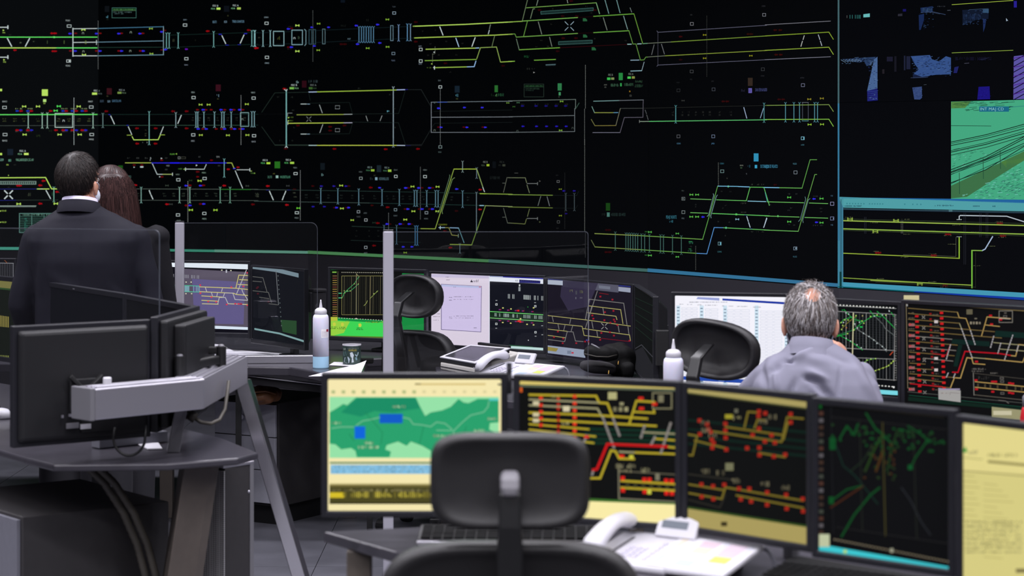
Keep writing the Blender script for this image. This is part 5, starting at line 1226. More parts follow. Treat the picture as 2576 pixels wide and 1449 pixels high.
for x, y, cc in ((765, 318, GN), (800, 345, W_), (826, 357, W_), (787, 415, YG), (752, 440, YG), (775, 440, W_), (820, 415, YG), (900, 372, YG), (965, 374, (200, 190, 120)), (935, 438, W_), (960, 425, YG), (978, 448, YG), (1045, 380, YG), (1082, 378, W_), (1110, 365, YG), (1163, 365, W_), (1197, 367, YG), (768, 470, YG), (805, 492, (200, 120, 40)), (757, 510, YG), (888, 455, W_), (915, 495, W_), (880, 515, YG), (975, 548, W_), (1030, 580, W_), (1077, 615, W_), (1108, 648, W_), (1162, 680, W_), (1197, 710, W_), (817, 552, YG), (845, 625, W_), (910, 663, W_), (952, 692, W_), (803, 598, W_), (990, 840, YG), (1010, 815, YG), (1048, 805, YG), (1095, 800, YG), (965, 855, YG), (1038, 945, YG), (1065, 930, YG), (1095, 920, YG), (1130, 908, YG), (1170, 893, YG), (1205, 880, YG), (1225, 870, YG), (1250, 845, YG), (1270, 825, YG)): R(cc, x - 5, y - 5, x + 5, y + 5, 3)
for y in range(360, 1010, 24): blk(1284, y, 22, 10, (150, 146, 140), 3)
R((30, 180, 80), 940, 478, 965, 492, 3); c.poly(W_, [(1225, 312), (1238, 330), (1228, 336)], 3); l((180, 70, 40), 2, 1238, 765, 1268, 732)
c.dash((226, 226, 220), 2.6, 1090, 1065, 1290, 1082, 6, .3); R((230, 230, 230), 1268, 1076, 1284, 1094, 3); c.poly((120, 214, 226), [(900, 1096), (1320, 1122), (1320, 1165), (900, 1136)], 3)
H1.done()
I1 = Monitor('large monitor right of the seated man with ochre tracks and rows of red lights', 2266, 742, 2640, 782, 1.19, 0.76, bez=.014, bezb=.02, base=(8, 8, 8), group='monitors of the seated operator')
c = I1.cv.tile(1926, 700)
l, R, t, blk = c.line, c.rect, c.text, c.block
R((8, 8, 7), 1340, 160, 2900, 1700, 0)
c.poly((120, 104, 66), [(1385, 222), (2900, 330), (2900, 352), (1385, 244)], 1); l((130, 116, 90), 1.4, 1400, 255, 1415, 1095); R((150, 150, 150), 1398, 258, 1416, 278, 2)
ys = [(1420, 298, 1910, 338), (1420, 350, 1925, 393), (1420, 408, 1930, 448), (1420, 462, 2280, 532), (1425, 520, 2350, 595), (1425, 572, 1855, 608), (1428, 625, 1910, 666), (1430, 680, 1895, 720), (1432, 735, 1880, 772), (1570, 795, 1865, 825), (1435, 845, 1590, 855), (1435, 895, 1660, 910), (1435, 950, 1890, 990), (1435, 995, 1790, 1035), (1437, 1048, 1845, 1092)]
for i, q in enumerate(ys): l((112, 94, 54) if i not in (5, 7, 9) else (120, 116, 110), 2, *q)
for i in range(15):
    y = 378 + i * 53.5
    R((190, 20, 26), 1488 + i * 2.2, y - 10, 1522 + i * 2.2, y + 10, 3)
    R((200, 26, 30), 1735 + i * 1.8, y - 44, 1768 + i * 1.8, y - 22, 3); R((130, 20, 20), 1630 + i * 2, y - 32, 1652 + i * 2, y - 14, 3)
    if i % 2: R((150, 90, 96), 1425, y + 20, 1485, y + 46, 2); R((190, 60, 60), 1430, y + 20, 1450, y + 34, 3)
    if i % 2 == 0: c.xx(1572 + i, y + 10, 14, (150, 146, 140), 1.4)
    blk(1425, y - 40, 60, 10, (130, 120, 100), 8); blk(1665, y - 20, 60, 9, (130, 120, 110), 8)
for y in (435, 800, 915): R((200, 190, 190), 1680, y - 16, 1716, y + 12, 4)
for q, cc, w_ in (((1910, 338, 1928, 393, 1995, 400, 2040, 520), WRM, 2), ((1930, 448, 1950, 500), gr, 2), ((2150, 575, 2205, 385, 2440, 402), WRM, 2.2), ((2190, 465, 2330, 480), WRM, 2), ((2270, 640, 2573, 668), gr, 1.8), ((2335, 705, 2640, 730), gr, 1.8), ((1840, 1092, 1880, 990, 1940, 995, 2005, 790, 2060, 800), WRM, 2.6), ((2050, 790, 2068, 850, 2185, 858), WRM, 2.2), ((2060, 790, 2185, 800), gr, 2), ((2185, 800, 2560, 836, 2600, 740), WRM, 2.4), ((2440, 770, 2490, 775, 2520, 660, 2640, 672), WRM, 2.4), ((2085, 1030, 2640, 1085), WRM, 2.2), ((2085, 1085, 2640, 1140), WRM, 2.2), ((2068, 940, 2075, 1165), (130, 126, 120), 1.6), ((2068, 945, 2640, 1010), (70, 66, 60), 1.4), ((2075, 1160, 2640, 1220), (100, 94, 84), 1.4), ((1415, 1130, 2640, 1250), (76, 80, 76), 1.4), ((1430, 1165, 2640, 1290), (20, 80, 60), 1.2), ((2320, 1215, 2390, 1222, 2420, 1245), (110, 104, 100), 1.6)): l(cc, w_, *q)
l((176, 14, 30), 3, 1860, 935, 1915, 938, 1985, 728, 2330, 750, 2440, 768, layer=4); l((176, 14, 30), 2.4, 1440, 1050, 1760, 1080, layer=4); l((150, 14, 30), 2.2, 1660, 750, 1800, 765, 1840, 660, layer=3)
for q in ((1950, 500, 2060, 800), (2040, 520, 2090, 672), (2240, 690, 2275, 565), (2312, 750, 2345, 635), (2380, 810, 2465, 555), (1800, 805, 1845, 650), (1800, 985, 1822, 935), (1870, 990, 1890, 945), (2500, 730, 2520, 660)): c.dash((170, 166, 170), 2.6, *q, max(3, int(abs(q[3] - q[1]) / 22)), .55, 4)
c.poly((8, 36, 30), [(2290, 520), (2640, 548), (2640, 600), (2280, 580)], 1); c.poly((8, 34, 28), [(1860, 605), (2230, 630), (2230, 680), (1850, 650)], 1); c.poly((8, 34, 28), [(1920, 660), (1960, 664), (1910, 880), (1870, 876)], 1)
R((96, 90, 70), 2000, 310, 2060, 360, 2); blk(2035, 432, 118, 26, (150, 140, 120), 4); R((110, 104, 90), 2080, 395, 2105, 408, 2); c.frame((120, 116, 108), 1.8, 2325, 325, 2458, 440); R((90, 86, 80), 2375, 340, 2400, 352, 3); c.dash((180, 176, 170), 2.4, 2330, 398, 2440, 404, 6)
for x, y in ((2240, 372), (2340, 412), (2250, 458), (2100, 830), (2095, 1015), (2260, 1030), (2290, 1030), (2430, 1045), (2460, 1050), (2100, 1105), (2262, 1130), (2430, 1140), (2460, 1146)): R((180, 20, 30), x - 15, y - 9, x + 15, y + 9, 4)
blk(2055, 895, 140, 16, (130, 126, 120), 16); blk(2050, 920, 120, 12, (130, 126, 120), 14); blk(2230, 938, 84, 14, (120, 116, 110), 9); blk(2110, 975, 130, 34, (60, 58, 56), 14)
for x in (2115, 2185, 2238, 2310, 2400, 2488, 2550): R((70, 62, 44), x - 8, 1048 + (x - 2100) * .08, x + 8, 1082 + (x - 2100) * .08, 3)
for x, y in ((2355, 1028), (2357, 1146), (2352, 996), (2385, 380)): c.frame((100, 96, 92), 1.4, x - 16, y - 9, x + 16, y + 9)
c.poly((160, 158, 156), [(1720, 1092), (1942, 1118), (1942, 1235), (1722, 1206)], 5); R((150, 140, 170), 1725, 1098, 1935, 1112, 6); l((120, 110, 110), 1, 1835, 1160, 1838, 1138, 1930, 1146, layer=6); blk(1740, 1140, 90, 8, (190, 150, 150), 9, 6); c.poly((10, 34, 24), [(1420, 1180), (2640, 1300), (2640, 1330), (1420, 1220)], 2)
c.poly((150, 146, 110), [(2252, 1280), (2640, 1322), (2640, 1420), (2252, 1380)], 5); R((196, 190, 160), 2268, 1320, 2450, 1362, 6)
I1.done()
nt_ = thing('sticky_note', 'small yellow paper note stuck on top of the large red-light monitor', 'note', tuple(P(2292, 756, 741)), 0)
obj('paper_slip', MB().box(-.026, -.006, 0, .026, -.005, .018), 'note_paper', nt_)
# ---------- middle second-row desk
D1 = Monitor('monitor behind the white telephone split into white page and black track plan', 1078, 536, 1371, 556, 1.128, 0.772, bez=.012, bezb=.016, base=(226, 216, 232), group='monitors of the middle desk')
c = D1.cv.tile(1000, 640)
l, R, t, blk = c.line, c.rect, c.text, c.block
R((226, 214, 230), 300, 150, 914, 1000, 0); R((14, 16, 26), 914, 150, 1500, 1000, 1)
c.poly((206, 196, 224), [(330, 196), (914, 208), (914, 240), (330, 226)], 2)
t(756, 276, 'adif', 26, (60, 50, 66), .9); c.poly((40, 34, 50), [(724, 276), (738, 248), (742, 268), (752, 262), (748, 278)], 3)
c.poly((214, 200, 236), [(436, 297), (836, 318), (830, 772), (436, 748)], 2); l((110, 100, 140), 1.6, 436, 297, 836, 318, 830, 772, 436, 748, 436, 297); c.poly((190, 196, 232), [(438, 300), (834, 320), (834, 338), (438, 318)], 3); R((206, 130, 150), 810, 320, 832, 330, 4)
for x, y, w_ in ((355, 318, 60), (355, 375, 45), (355, 418, 60), (355, 448, 50), (355, 478, 60), (355, 588, 70), (355, 615, 70), (355, 650, 60), (485, 250, 40), (480, 222, 46)): blk(x, y, w_, 8, (176, 160, 180), 8, 3)
for x, y in ((515, 425), (515, 452), (515, 620), (515, 634), (560, 322), (760, 728)): blk(x, y, 30, 7, (130, 116, 160), 4, 4)
for y in (418, 445, 610, 630): blk(560, y, 200, 7, (196, 180, 220), 16, 4)
l((225, 225, 240), 2.2, 914, 200, 914, 900, layer=3)
c.poly((40, 40, 150), [(917, 206), (1500, 232), (1500, 250), (917, 222)], 2); c.poly((232, 236, 246), [(917, 222), (1500, 250), (1500, 296), (917, 268)], 3); c.poly((150, 160, 200), [(920, 212), (1050, 217), (1050, 228), (920, 222)], 3)
c.poly((30, 30, 110), [(1212, 250), (1422, 262), (1422, 290), (1212, 282)], 4); t(1170, 270, '18.8', 18, (60, 60, 70), .7, layer=5); c.dash((10, 10, 40), 2, 1220, 258, 1416, 268, 9, .4, 5)
R((150, 156, 160), 1204, 324, 1224, 366, 3); R((206, 210, 210), 1208, 298, 1222, 318, 3)
for x in (1103, 1116, 1147, 1160, 1258, 1268, 1278, 1288, 1298, 1308, 1322, 1362, 1373, 1398, 1435, 1448): c.dash((150, 156, 156), 2, x, 396 + (x - 1100) * .06, x, 440 + (x - 1100) * .06, 5, .6)
for y in (567, 632): c.poly((20, 110, 30), [(918, y), (1452, y + 33), (1452, y + 37), (918, y + 4)], 4)
c.poly((8, 40, 18), [(918, 572), (1452, 604), (1452, 664), (918, 632)], 3); l((110, 214, 110), 1.8, 918, 568, 1452, 601, layer=5); l((120, 200, 110), 1.8, 918, 632, 1452, 666, layer=5)
for x in (970, 982, 1018, 1060, 1072, 1082, 1094, 1106, 1148, 1158, 1192, 1258, 1272, 1290, 1304, 1318, 1365, 1380, 1410, 1424, 1438): l((170, 186, 180), 1.5, x, 582 + (x - 918) * .06, x, 612 + (x - 918) * .06, layer=5)
for x, y in ((1020, 550), (1102, 555), (1180, 560), (1250, 563), (1343, 570), (1020, 658), (1102, 664), (1180, 668), (1243, 672), (1340, 682)): R((110, 40, 120), x - 12, y - 6, x, y + 6, 4); R((150, 30, 60), x, y - 6, x + 12, y + 6, 4)
for x, y in ((1203, 560), (1217, 655), (1224, 672), (1205, 665)): R((220, 20, 20), x - 10, y - 8, x + 10, y + 8, 5)
for x, y in ((1050, 533), (1130, 543), (1355, 532), (1048, 678), (1127, 685), (1290, 696), (1355, 702), (1225, 640)): R((206, 206, 120), x - 8, y - 6, x + 8, y + 6, 5)
for x, y in ((985, 498), (1372, 516), (984, 692), (1374, 775)): c.frame((190, 194, 194), 1.6, x - 8, y - 8, x + 8, y + 8)
for x, y in ((985, 458), (1370, 480), (983, 735), (1375, 815), (1440, 710), (1442, 800)): R((150, 154, 154), x - 9, y - 4, x + 9, y + 4, 4)
R((40, 110, 50), 1292, 518, 1304, 530, 4); R((230, 230, 230), 1299, 850, 1307, 860, 4)
c.poly((196, 226, 222), [(1110, 910), (1500, 934), (1500, 975), (1110, 945)], 4); c.poly((40, 90, 60), [(1110, 900), (1350, 918), (1350, 926), (1110, 912)], 4)
D1.done()
E1 = Monitor('angled monitor behind the black bag showing a track plan', 1372, 560, 1592, 594, 1.128, 0.760, bez=.010, bezb=.016, base=(22, 18, 30), group='monitors of the middle desk')
c = E1.cv.tile(1000, 640)
l, R, t, blk = c.line, c.rect, c.text, c.block
R((24, 20, 32), 1400, 150, 2400, 1200, 0); c.poly((50, 44, 66), [(1640, 250), (2000, 280), (1900, 520), (1700, 560), (1620, 420)], 1)
c.poly((50, 60, 140), [(1475, 236), (1645, 246), (1645, 258), (1475, 248)], 3); c.poly((176, 184, 200), [(1475, 252), (1645, 262), (1645, 308), (1475, 296)], 2); c.poly((84, 84, 100), [(1645, 248), (2200, 298), (2200, 380), (1645, 322)], 1); c.poly((110, 114, 130), [(2005, 308), (2118, 320), (2118, 350), (2005, 338)], 2); c.poly((44, 50, 130), [(2200, 300), (2320, 312), (2320, 326), (2200, 316)], 3); c.poly((150, 156, 176), [(2200, 322), (2320, 334), (2320, 380), (2200, 366)], 2)
Y4 = (166, 160, 96); G4 = (120, 118, 116)
for q, cc in (((1475, 606, 1900, 655, 2320, 714), Y4), ((1475, 676, 1740, 706, 1838, 716, 1858, 806, 2020, 828), Y4), ((1485, 742, 1690, 766), Y4), ((1485, 804, 1672, 830), Y4), ((1500, 848, 1665, 868, 1690, 768, 1748, 772, 1772, 862, 1850, 868), G4), ((1910, 446, 2252, 486, 2285, 700), G4), ((1905, 512, 2222, 550, 2245, 690), Y4), ((1890, 580, 2175, 616, 2185, 650), Y4), ((1845, 738, 2310, 802, 2320, 860), Y4), ((1870, 650, 1910, 446), G4), ((1900, 655, 1935, 512), G4), ((1870, 736, 1990, 365), G4), ((1540, 618, 1552, 670), G4), ((1726, 640, 1714, 690), G4), ((1598, 695, 1608, 745), G4), ((1668, 705, 1655, 755), G4), ((1728, 766, 1745, 708), G4), ((1935, 670, 1948, 738), G4), ((2045, 535, 2055, 595), G4), ((2195, 700, 2208, 775), G4), ((1985, 765, 1992, 815), G4), ((2295, 720, 2305, 800), G4)): l(cc, 1.8, *q)
for x, y in ((1482, 590), (1482, 696), (1597, 768), (1558, 824), (1650, 838), (1780, 884), (1868, 868), (1900, 868), (2020, 420), (2140, 450), (2065, 575), (2150, 562), (1940, 608), (1950, 640), (2060, 655), (2120, 680), (2155, 650), (2165, 670), (2190, 704), (2030, 782), (2115, 775), (2155, 808), (2018, 850), (2310, 860), (1645, 884)): R((150, 24, 40), x - 9, y - 8, x + 9, y + 8, 4)
l((120, 20, 30), 1.6, 2010, 385, 2100, 398); l((110, 18, 30), 1.6, 2030, 836, 2300, 866); c.xx(2060, 715, 30, (150, 150, 150), 1.6); R((60, 60, 140), 1876, 846, 1898, 862, 4)
blk(1712, 350, 34, 24, (120, 120, 96), 5); blk(1815, 356, 34, 30, (120, 120, 96), 5); R((70, 70, 80), 1772, 362, 1788, 400, 2); R((80, 76, 90), 1815, 425, 1842, 440, 2); R((110, 110, 120), 1772, 425, 1780, 445, 2)
l((150, 146, 160), 1.2, 1900, 150, 1905, 900, layer=3)
c.poly((150, 160, 180), [(1465, 902), (1870, 950), (1870, 1030), (1465, 978)], 3); c.poly((150, 136, 66), [(1475, 916), (1600, 936), (1580, 968), (1478, 956)], 4); R((190, 50, 70), 1732, 972, 1754, 988, 4); R((120, 130, 150), 1690, 958, 1730, 990, 4)
E1.done()
F1 = Monitor('nearly edge-on dark monitor right of the black bag', 1594, 594, 1642, 648, 1.128, 0.760, bez=.008, base=(15, 17, 16), group='monitors of the middle desk', bulge=.04)
c = F1.cv.tile(1000, 640)
for i in range(5): c.line((26, 40, 32), 1.5, 2340, 420 + i * 70, 2560, 520 + i * 90)
c.line((60, 60, 66), 2, 2330, 960, 2430, 900, 2540, 1020); c.poly((34, 34, 38), [(2330, 980), (2440, 920), (2540, 1100), (2540, 1300), (2330, 1300)], 1)
F1.done()
C1 = Monitor('monitor with bright green desktop and black graph window behind the tin', 824, 531, 1072, 543, 1.142, 0.795, bez=.014, bezb=.02, base=(30, 150, 66), group='monitors of the middle desk')
c = C1.cv.tile(400, 620)
l, R, t, blk = c.line, c.rect, c.text, c.block
R((16, 140, 62), 1600, 150, 2700, 1100, 0); c.poly((60, 210, 84), [(1690, 730), (2180, 760), (2350, 700), (2250, 930), (1690, 930)], 1); c.poly((150, 206, 66), [(1690, 740), (1900, 750), (1840, 860), (1690, 900)], 2)
c.poly((8, 9, 6), [(1690, 235), (2420, 235), (2420, 750), (1690, 700)], 3); c.poly((18, 20, 18), [(2240, 225), (2700, 240), (2700, 275), (2240, 262)], 3)
c.dash((160, 156, 140), 2, 1820, 258, 2240, 262, 22, .3, 4); c.frame((120, 116, 70), 1.4, 1820, 294, 2300, 680, 4); l((90, 86, 60), 1.4, 1782, 250, 1778, 700, layer=4)
for i in range(22): l((40, 40, 30) if i % 4 else (100, 96, 70), 1.1, 1845 + i * 18, 300, 1842 + i * 18, 672, layer=4)
l((120, 116, 90), 2, 1966, 270, 1964, 672, layer=5); l((120, 110, 80), 1.6, 2105, 300, 2100, 675, layer=5)
l((60, 150, 90), 1.4, 1825, 510, 1850, 455, 1910, 440, 1985, 375, layer=5); l((60, 150, 90), 1.4, 1835, 470, 1945, 370, 1990, 300, layer=5); l((130, 130, 90), 1.2, 1965, 270, 1995, 305, layer=5); l((140, 150, 80), 1.4, 2040, 590, 2065, 565, 2075, 540, layer=5); l((120, 140, 70), 1.4, 2100, 520, 2180, 440, layer=5)
for x, y in ((1845, 442), (1875, 442), (1905, 443), (1945, 372), (1985, 374), (1820, 512), (1850, 462), (2140, 470), (2170, 450)): R((150, 170, 90), x - 5, y - 5, x + 5, y + 5, 6)
R((120, 180, 70), 1725, 250, 1768, 262, 5)
for i, y in enumerate(range(290, 690, 22)): R([(130, 96, 60), (120, 60, 46), (150, 120, 60), (140, 120, 50)][i % 4], 1728, y, 1772, y + 8, 5)
l((70, 200, 140), 2, 1790, 466, 1815, 466, layer=5); l((70, 200, 140), 2, 1790, 512, 1815, 512, layer=5)
R((180, 190, 60), 1705, 702, 1778, 742, 4); c.dash((170, 170, 160), 2, 1790, 712, 2420, 745, 24, .3, 5); R((210, 210, 190), 1958, 712, 1970, 724, 6)
R((180, 100, 110), 2600, 214, 2650, 228, 4); blk(1860, 740, 50, 8, (150, 180, 60), 7, 5); blk(2050, 748, 370, 12, (150, 170, 40), 40, 5)
for x, y in ((1745, 772), (1825, 775), (2000, 782)): c.poly((196, 206, 70), [(x - 14, y - 12), (x + 8, y - 16), (x + 18, y), (x + 10, y + 20), (x - 12, y + 18)], 4); blk(x - 30, y + 26, 60, 10, (40, 110, 40), 9, 4); blk(x - 34, y + 40, 70, 10, (40, 110, 40), 10, 4)
c.poly((90, 120, 40), [(1700, 886), (2300, 900), (2300, 925), (1700, 912)], 3); R((40, 60, 20), 1765, 898, 1790, 914, 4); R((200, 190, 60), 1800, 898, 1820, 914, 4); R((190, 210, 120), 1910, 905, 1925, 918, 4); blk(1930, 908, 50, 10, (170, 200, 90), 7, 4); R((210, 220, 130), 2020, 908, 2036, 920, 4)
C1.done()

# ---------- left second-row desk
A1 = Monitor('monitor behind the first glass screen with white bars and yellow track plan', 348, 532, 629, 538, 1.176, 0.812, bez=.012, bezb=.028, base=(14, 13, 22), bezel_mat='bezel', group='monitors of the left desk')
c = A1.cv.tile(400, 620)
l, R, t, blk = c.line, c.rect, c.text, c.block
R((12, 11, 20), -400, 100, 1000, 900, 0); c.poly((92, 84, 100), [(246, 222), (930, 258), (930, 812), (246, 782)], 1); c.poly((100, 92, 138), [(330, 322), (858, 356), (842, 776), (352, 764)], 2)  # grey and violet panels: a reflection in the glass screen, painted into the display
c.poly((232, 240, 248), [(-300, 140), (890, 178), (890, 228), (-300, 190)], 2); c.poly((176, 196, 214), [(-300, 176), (40, 178), (40, 200), (-300, 196)], 3); c.poly((226, 238, 250), [(-300, 752), (925, 806), (925, 832), (-300, 790)], 2)
for x in (110, 118, 145, 260, 275, 290, 325, 338, 355, 380, 395): l((150, 150, 160), 1.6, x, 270 + x * .05, x, 300 + x * .05)
for y in (380, 440): l((80, 190, 150), 2, -60, y, 400, y + 14)
c.frame((150, 210, 190), 1.8, 5, 382, 45, 440); c.frame((150, 210, 190), 1.8, 95, 385, 150, 440); c.xx(65, 410, 14, (200, 220, 210), 1.4)
for x in list(range(258, 300, 8)) + [345, 372, 388, 402]: l((130, 180, 190), 1.6, x, 395, x, 450)
Y5 = (214, 204, 120); G5 = (190, 188, 190)
for q, cc in (((405, 402, 770, 416, 900, 430), Y5), ((405, 450, 740, 465, 770, 478, 905, 490), Y5), ((425, 492, 630, 504), Y5), ((425, 536, 590, 545), Y5), ((430, 570, 585, 574, 600, 508, 660, 508, 688, 570, 900, 580), G5), ((640, 500, 655, 462, 735, 465, 757, 528, 905, 538), G5), ((765, 415, 795, 285, 900, 290), Y5), ((800, 330, 900, 335), Y5), ((785, 378, 900, 384), Y5), ((770, 478, 870, 235), G5), ((825, 430, 845, 480), G5), ((460, 405, 475, 448), G5), ((632, 418, 622, 450), G5), ((520, 455, 532, 490), G5), ((583, 460, 575, 498), G5), ((845, 470, 882, 530), G5), ((430, 570, 590, 575), Y5), ((688, 570, 895, 578), Y5)): l(cc, 1.9, *q, layer=3)
for x, y in ((410, 385), (412, 465), (522, 505), (490, 548), (570, 552), (760, 570), (790, 572), (815, 570), (905, 548), (880, 262), (840, 398), (720, 405), (675, 578), (880, 585)): R((220, 60, 84), x - 9, y - 7, x + 9, y + 7, 4)
R((150, 60, 80), 800, 565, 830, 582, 4)
for x, y in ((70, 362), (132, 368), (72, 462), (134, 462), (270, 355), (268, 470), (325, 470), (625, 236), (716, 240), (10, 310), (12, 338), (320, 355)): R((220, 220, 190), x - 7, y - 5, x + 7, y + 5, 4)
R((190, 190, 200), 664, 232, 678, 262, 3)
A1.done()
B1 = Monitor('strongly angled dark monitor right of the yellow track plan', 630, 541, 766, 562, 1.162, 0.798, bez=.010, bezb=.022, base=(20, 22, 28), group='monitors of the left desk')
c = B1.cv.tile(400, 620)
l, R, t, blk = c.line, c.rect, c.text, c.block
c.poly((16, 18, 24), [(900, 100), (1500, 150), (1500, 1100), (900, 1000)], 0); c.poly((120, 140, 150), [(900, 182), (1160, 212), (1390, 268), (1390, 310), (1160, 254), (900, 218)], 2); c.poly((130, 166, 166), [(950, 812), (1200, 858), (1445, 935), (1445, 955), (1200, 876), (950, 830)], 2)
l((110, 112, 116), 1.8, 1165, 240, 1190, 580); c.dash((100, 110, 110), 2, 1185, 290, 1222, 830, 12, .15)
for q in ((930, 300, 1035, 312, 1075, 450), (930, 345, 1022, 352), (930, 440, 1090, 458, 1120, 560), (1000, 505, 1095, 520), (1095, 570, 1185, 582)): l((100, 100, 96), 1.6, *q)
for x, y in ((985, 405), (975, 415), (1090, 550), (985, 470)): R((70, 24, 34), x - 10, y - 8, x + 10, y + 8, 3)
c.poly((40, 74, 44), [(1210, 730), (1370, 740), (1370, 880), (1230, 850)], 1)
B1.done()
M2 = Monitor('monitor mostly hidden behind the standing man with white top bar', 42, 528, 344, 532, 1.176, 0.812, bez=.010, base=(16, 15, 22), group='monitors of the left desk')
c = M2.cv.tile(0, 350)
c.rect((232, 238, 246), 160, 1188, 1600, 1232, 1); c.rect((150, 146, 150), 190, 1245, 262, 1270, 2); c.rect((120, 20, 44), 200, 1270, 262, 1295, 2); c.line((220, 220, 224), 2, 175, 1240, 175, 1360); c.line((200, 200, 204), 1.6, 180, 1332, 400, 1332)
M2.done()
M1 = Monitor('monitor at the left edge showing a grey grid graph', -180, 524, 40, 528, 1.180, 0.812, bez=.010, base=(20, 20, 24), group='monitors of the left desk')
c = M1.cv.tile(0, 350)
c.line((150, 150, 156), 1.4, -200, 1232, 135, 1236); c.dash((180, 180, 180), 2, -200, 1190, 140, 1190, 14, .3); c.line((120, 120, 126), 1.4, 132, 1236, 132, 1400); c.line((130, 70, 40), 1.6, 45, 1205, 70, 1232)
for i in range(12): c.line((80, 80, 86), 1.1, -60 + i * 17, 1238, -60 + i * 17, 1400)
M1.done()

# ---------- foreground left desk: three screens seen at an angle, two backs
LT, LB = 1.170, 0.815
for q, lb, cc in (((-260, 560, 60, 613), 'angled monitor at the left edge showing olive bands', (20, 23, 18)), ((60, 613, 312, 686), 'angled dark monitor with silver badge on its upper frame', (12, 13, 18)), ((312, 686, 482, 745), 'angled dark monitor touching the backs of the turned monitors', (15, 15, 18))):
    L = Monitor(lb, *q, LT, LB, bez=.020, base=cc, group='monitors of the foreground left desk', stand=True)
    if q[0] < 0:
        c = L.cv.tile(0, 660, 6.44)
        c.poly((120, 116, 66), [(-400, 230), (330, 310), (330, 440), (-400, 370)], 1); c.poly((44, 74, 40), [(-400, 372), (330, 440), (330, 470), (-400, 400)], 2); c.poly((132, 122, 62), [(-400, 800), (145, 880), (145, 1055), (-400, 1000)], 1); c.poly((110, 116, 60), [(-400, 1480), (145, 1510), (145, 1570), (-400, 1540)], 1)
        for i in range(14): c.line((18, 26, 18), 1.4, -60 + i * 26, 440, -60 + i * 26, 1700)
        c.line((40, 90, 46), 3, -400, 1640, 330, 1720)
        L.done()
    elif q[0] == 60:
        obj('badge', MB().box(.02, -.001, L.h + L.zo - .014, .036, .001, L.h + L.zo - .010), 'alu', L.frame)
# backs: fronts of these two face the far desks
K1 = Monitor('dark monitor back turned to the camera on the left foreground desk', 24, 836, 371, 803, 1.168, 0.802, away=True, stand=False, base=(26, 26, 30), group='turned monitors of the left desk', bulge=.022, inset=.022)
K2 = Monitor('turned monitor seen edge-on with a stepped grey top', 378, 806, 486, 752, 1.176, 0.815, away=True, stand=False, base=(20, 20, 26), group='turned monitors of the left desk', bulge=.030, inset=.013)
obj('rear_step', MB().box(-K2.w / 2 + .07, .054, .05, K2.w / 2 - .07, .095, K2.h - .03), 'back_plastic', K2.root, bevel=.006)
# rear details of the first back
r = K1.root
obj('port_recess', MB().box(-.10, .053, .035, .02, .056, .075), 'cable', K1.back)
for x0, x1, z0, z1, mm in ((.03, .07, .05, .066, 'alu_grey'), (-.01, .024, .045, .06, 'white_plastic'), (.055, .062, .086, .094, 'alu'), (.08, .086, .084, .092, 'alu')):
    obj('port', MB().box(x0, .052, z0, x1, .058, z1), mm, K1.back)
obj('mount_plate', MB().box(-.06, .052, .10, .06, .060, .20), 'back_plastic', r, bevel=.004)
obj('mount_bracket', MB().bar((-.045, .062, .205), (.02, .075, .155), .016, .012).bar((.06, .062, .21), (.01, .075, .155), .016, .012), 'cable', r, bevel=.002)
# ------------------------------------------------------------------ desks
DZ = 0.745
def pl(x, y, z=DZ):
    p = PG(x, y, z); return (p.x, p.y)
def ps(x, s):
    return ((x - CX) / s, F / s)
def desk(name, label, poly, legs, thick=.028, top='desk_dark'):
    cx = sum(p[0] for p in poly) / len(poly); cy = sum(p[1] for p in poly) / len(poly)
    r = thing(name, label, 'desk', (cx, cy, 0))
    W = WM(r)
    obj('desk_top', MB().prism(poly, DZ - thick, DZ), top, r, world=W, bevel=.006)
    for i, (x, y) in enumerate(legs):
        obj('leg', MB().box(x - .03, y - .03, 0, x + .03, y + .03, DZ - thick), 'leg_panel', r, world=W, bevel=.004)
    return r, W
right_poly = [(-.472, 5.46), (-.36, 5.30), (-.268, 5.17), (-.14, 4.80), (.12, 4.62), (.42, 4.42), (.75, 4.12), (1.2, 3.72), (1.62, 4.02), (1.30, 4.62), (.92, 5.05), (.45, 5.42), (-.05, 5.58)]
fg_desk, FW = desk('control_desk', 'dark curved foreground desk holding the telephone and keyboard', right_poly, [(-.375, 5.38), (.55, 4.42), (1.35, 4.2)])
left_poly = [pl(650, 1138), pl(600, 1152), pl(420, 1166), pl(135, 1169), pl(60, 1150), pl(-120, 1096), ps(-420, 640), ps(-200, 580), ps(250, 660), pl(470, 1080), pl(560, 1102)]
lf_desk, LW = desk('control_desk', 'dark pointed desk under the turned monitors at left', left_poly, [ps(-100, 700)], .022)
a_poly = [pl(380, 925), pl(625, 922), pl(728, 923.5), pl(786, 933), pl(840, 948), ps(910, 600), ps(925, 552), ps(1060, 545), ps(1070, 505), ps(700, 498), ps(100, 495), ps(-250, 500), ps(-250, 560), ps(200, 568)]
mid_desk, AW = desk('control_desk', 'dark desk carrying the bottle and the tin, second row left', a_poly, [ps(420, 545), ps(880, 545)], .040)
b_poly = [ps(1105, 635), ps(1092, 552), ps(1085, 512), ps(1400, 524), ps(1625, 560), ps(1640, 600), ps(1630, 650), ps(1500, 680), ps(1250, 660)]
cen_desk, BW = desk('control_desk', 'dark desk with white telephone and black bag in the middle', b_poly, [ps(1100, 560), ps(1600, 620)], .034)
c_poly = [ps(1652, 750), ps(1655, 662), ps(2000, 655), ps(2300, 690), ps(2750, 725), ps(2790, 830), ps(2330, 792), ps(2230, 744), ps(1960, 722), ps(1765, 716), ps(1738, 750)]
op_desk, CW = desk('control_desk', 'desk of the seated man mostly hidden by foreground monitors', c_poly, [ps(1690, 700), ps(2500, 770)], .034)

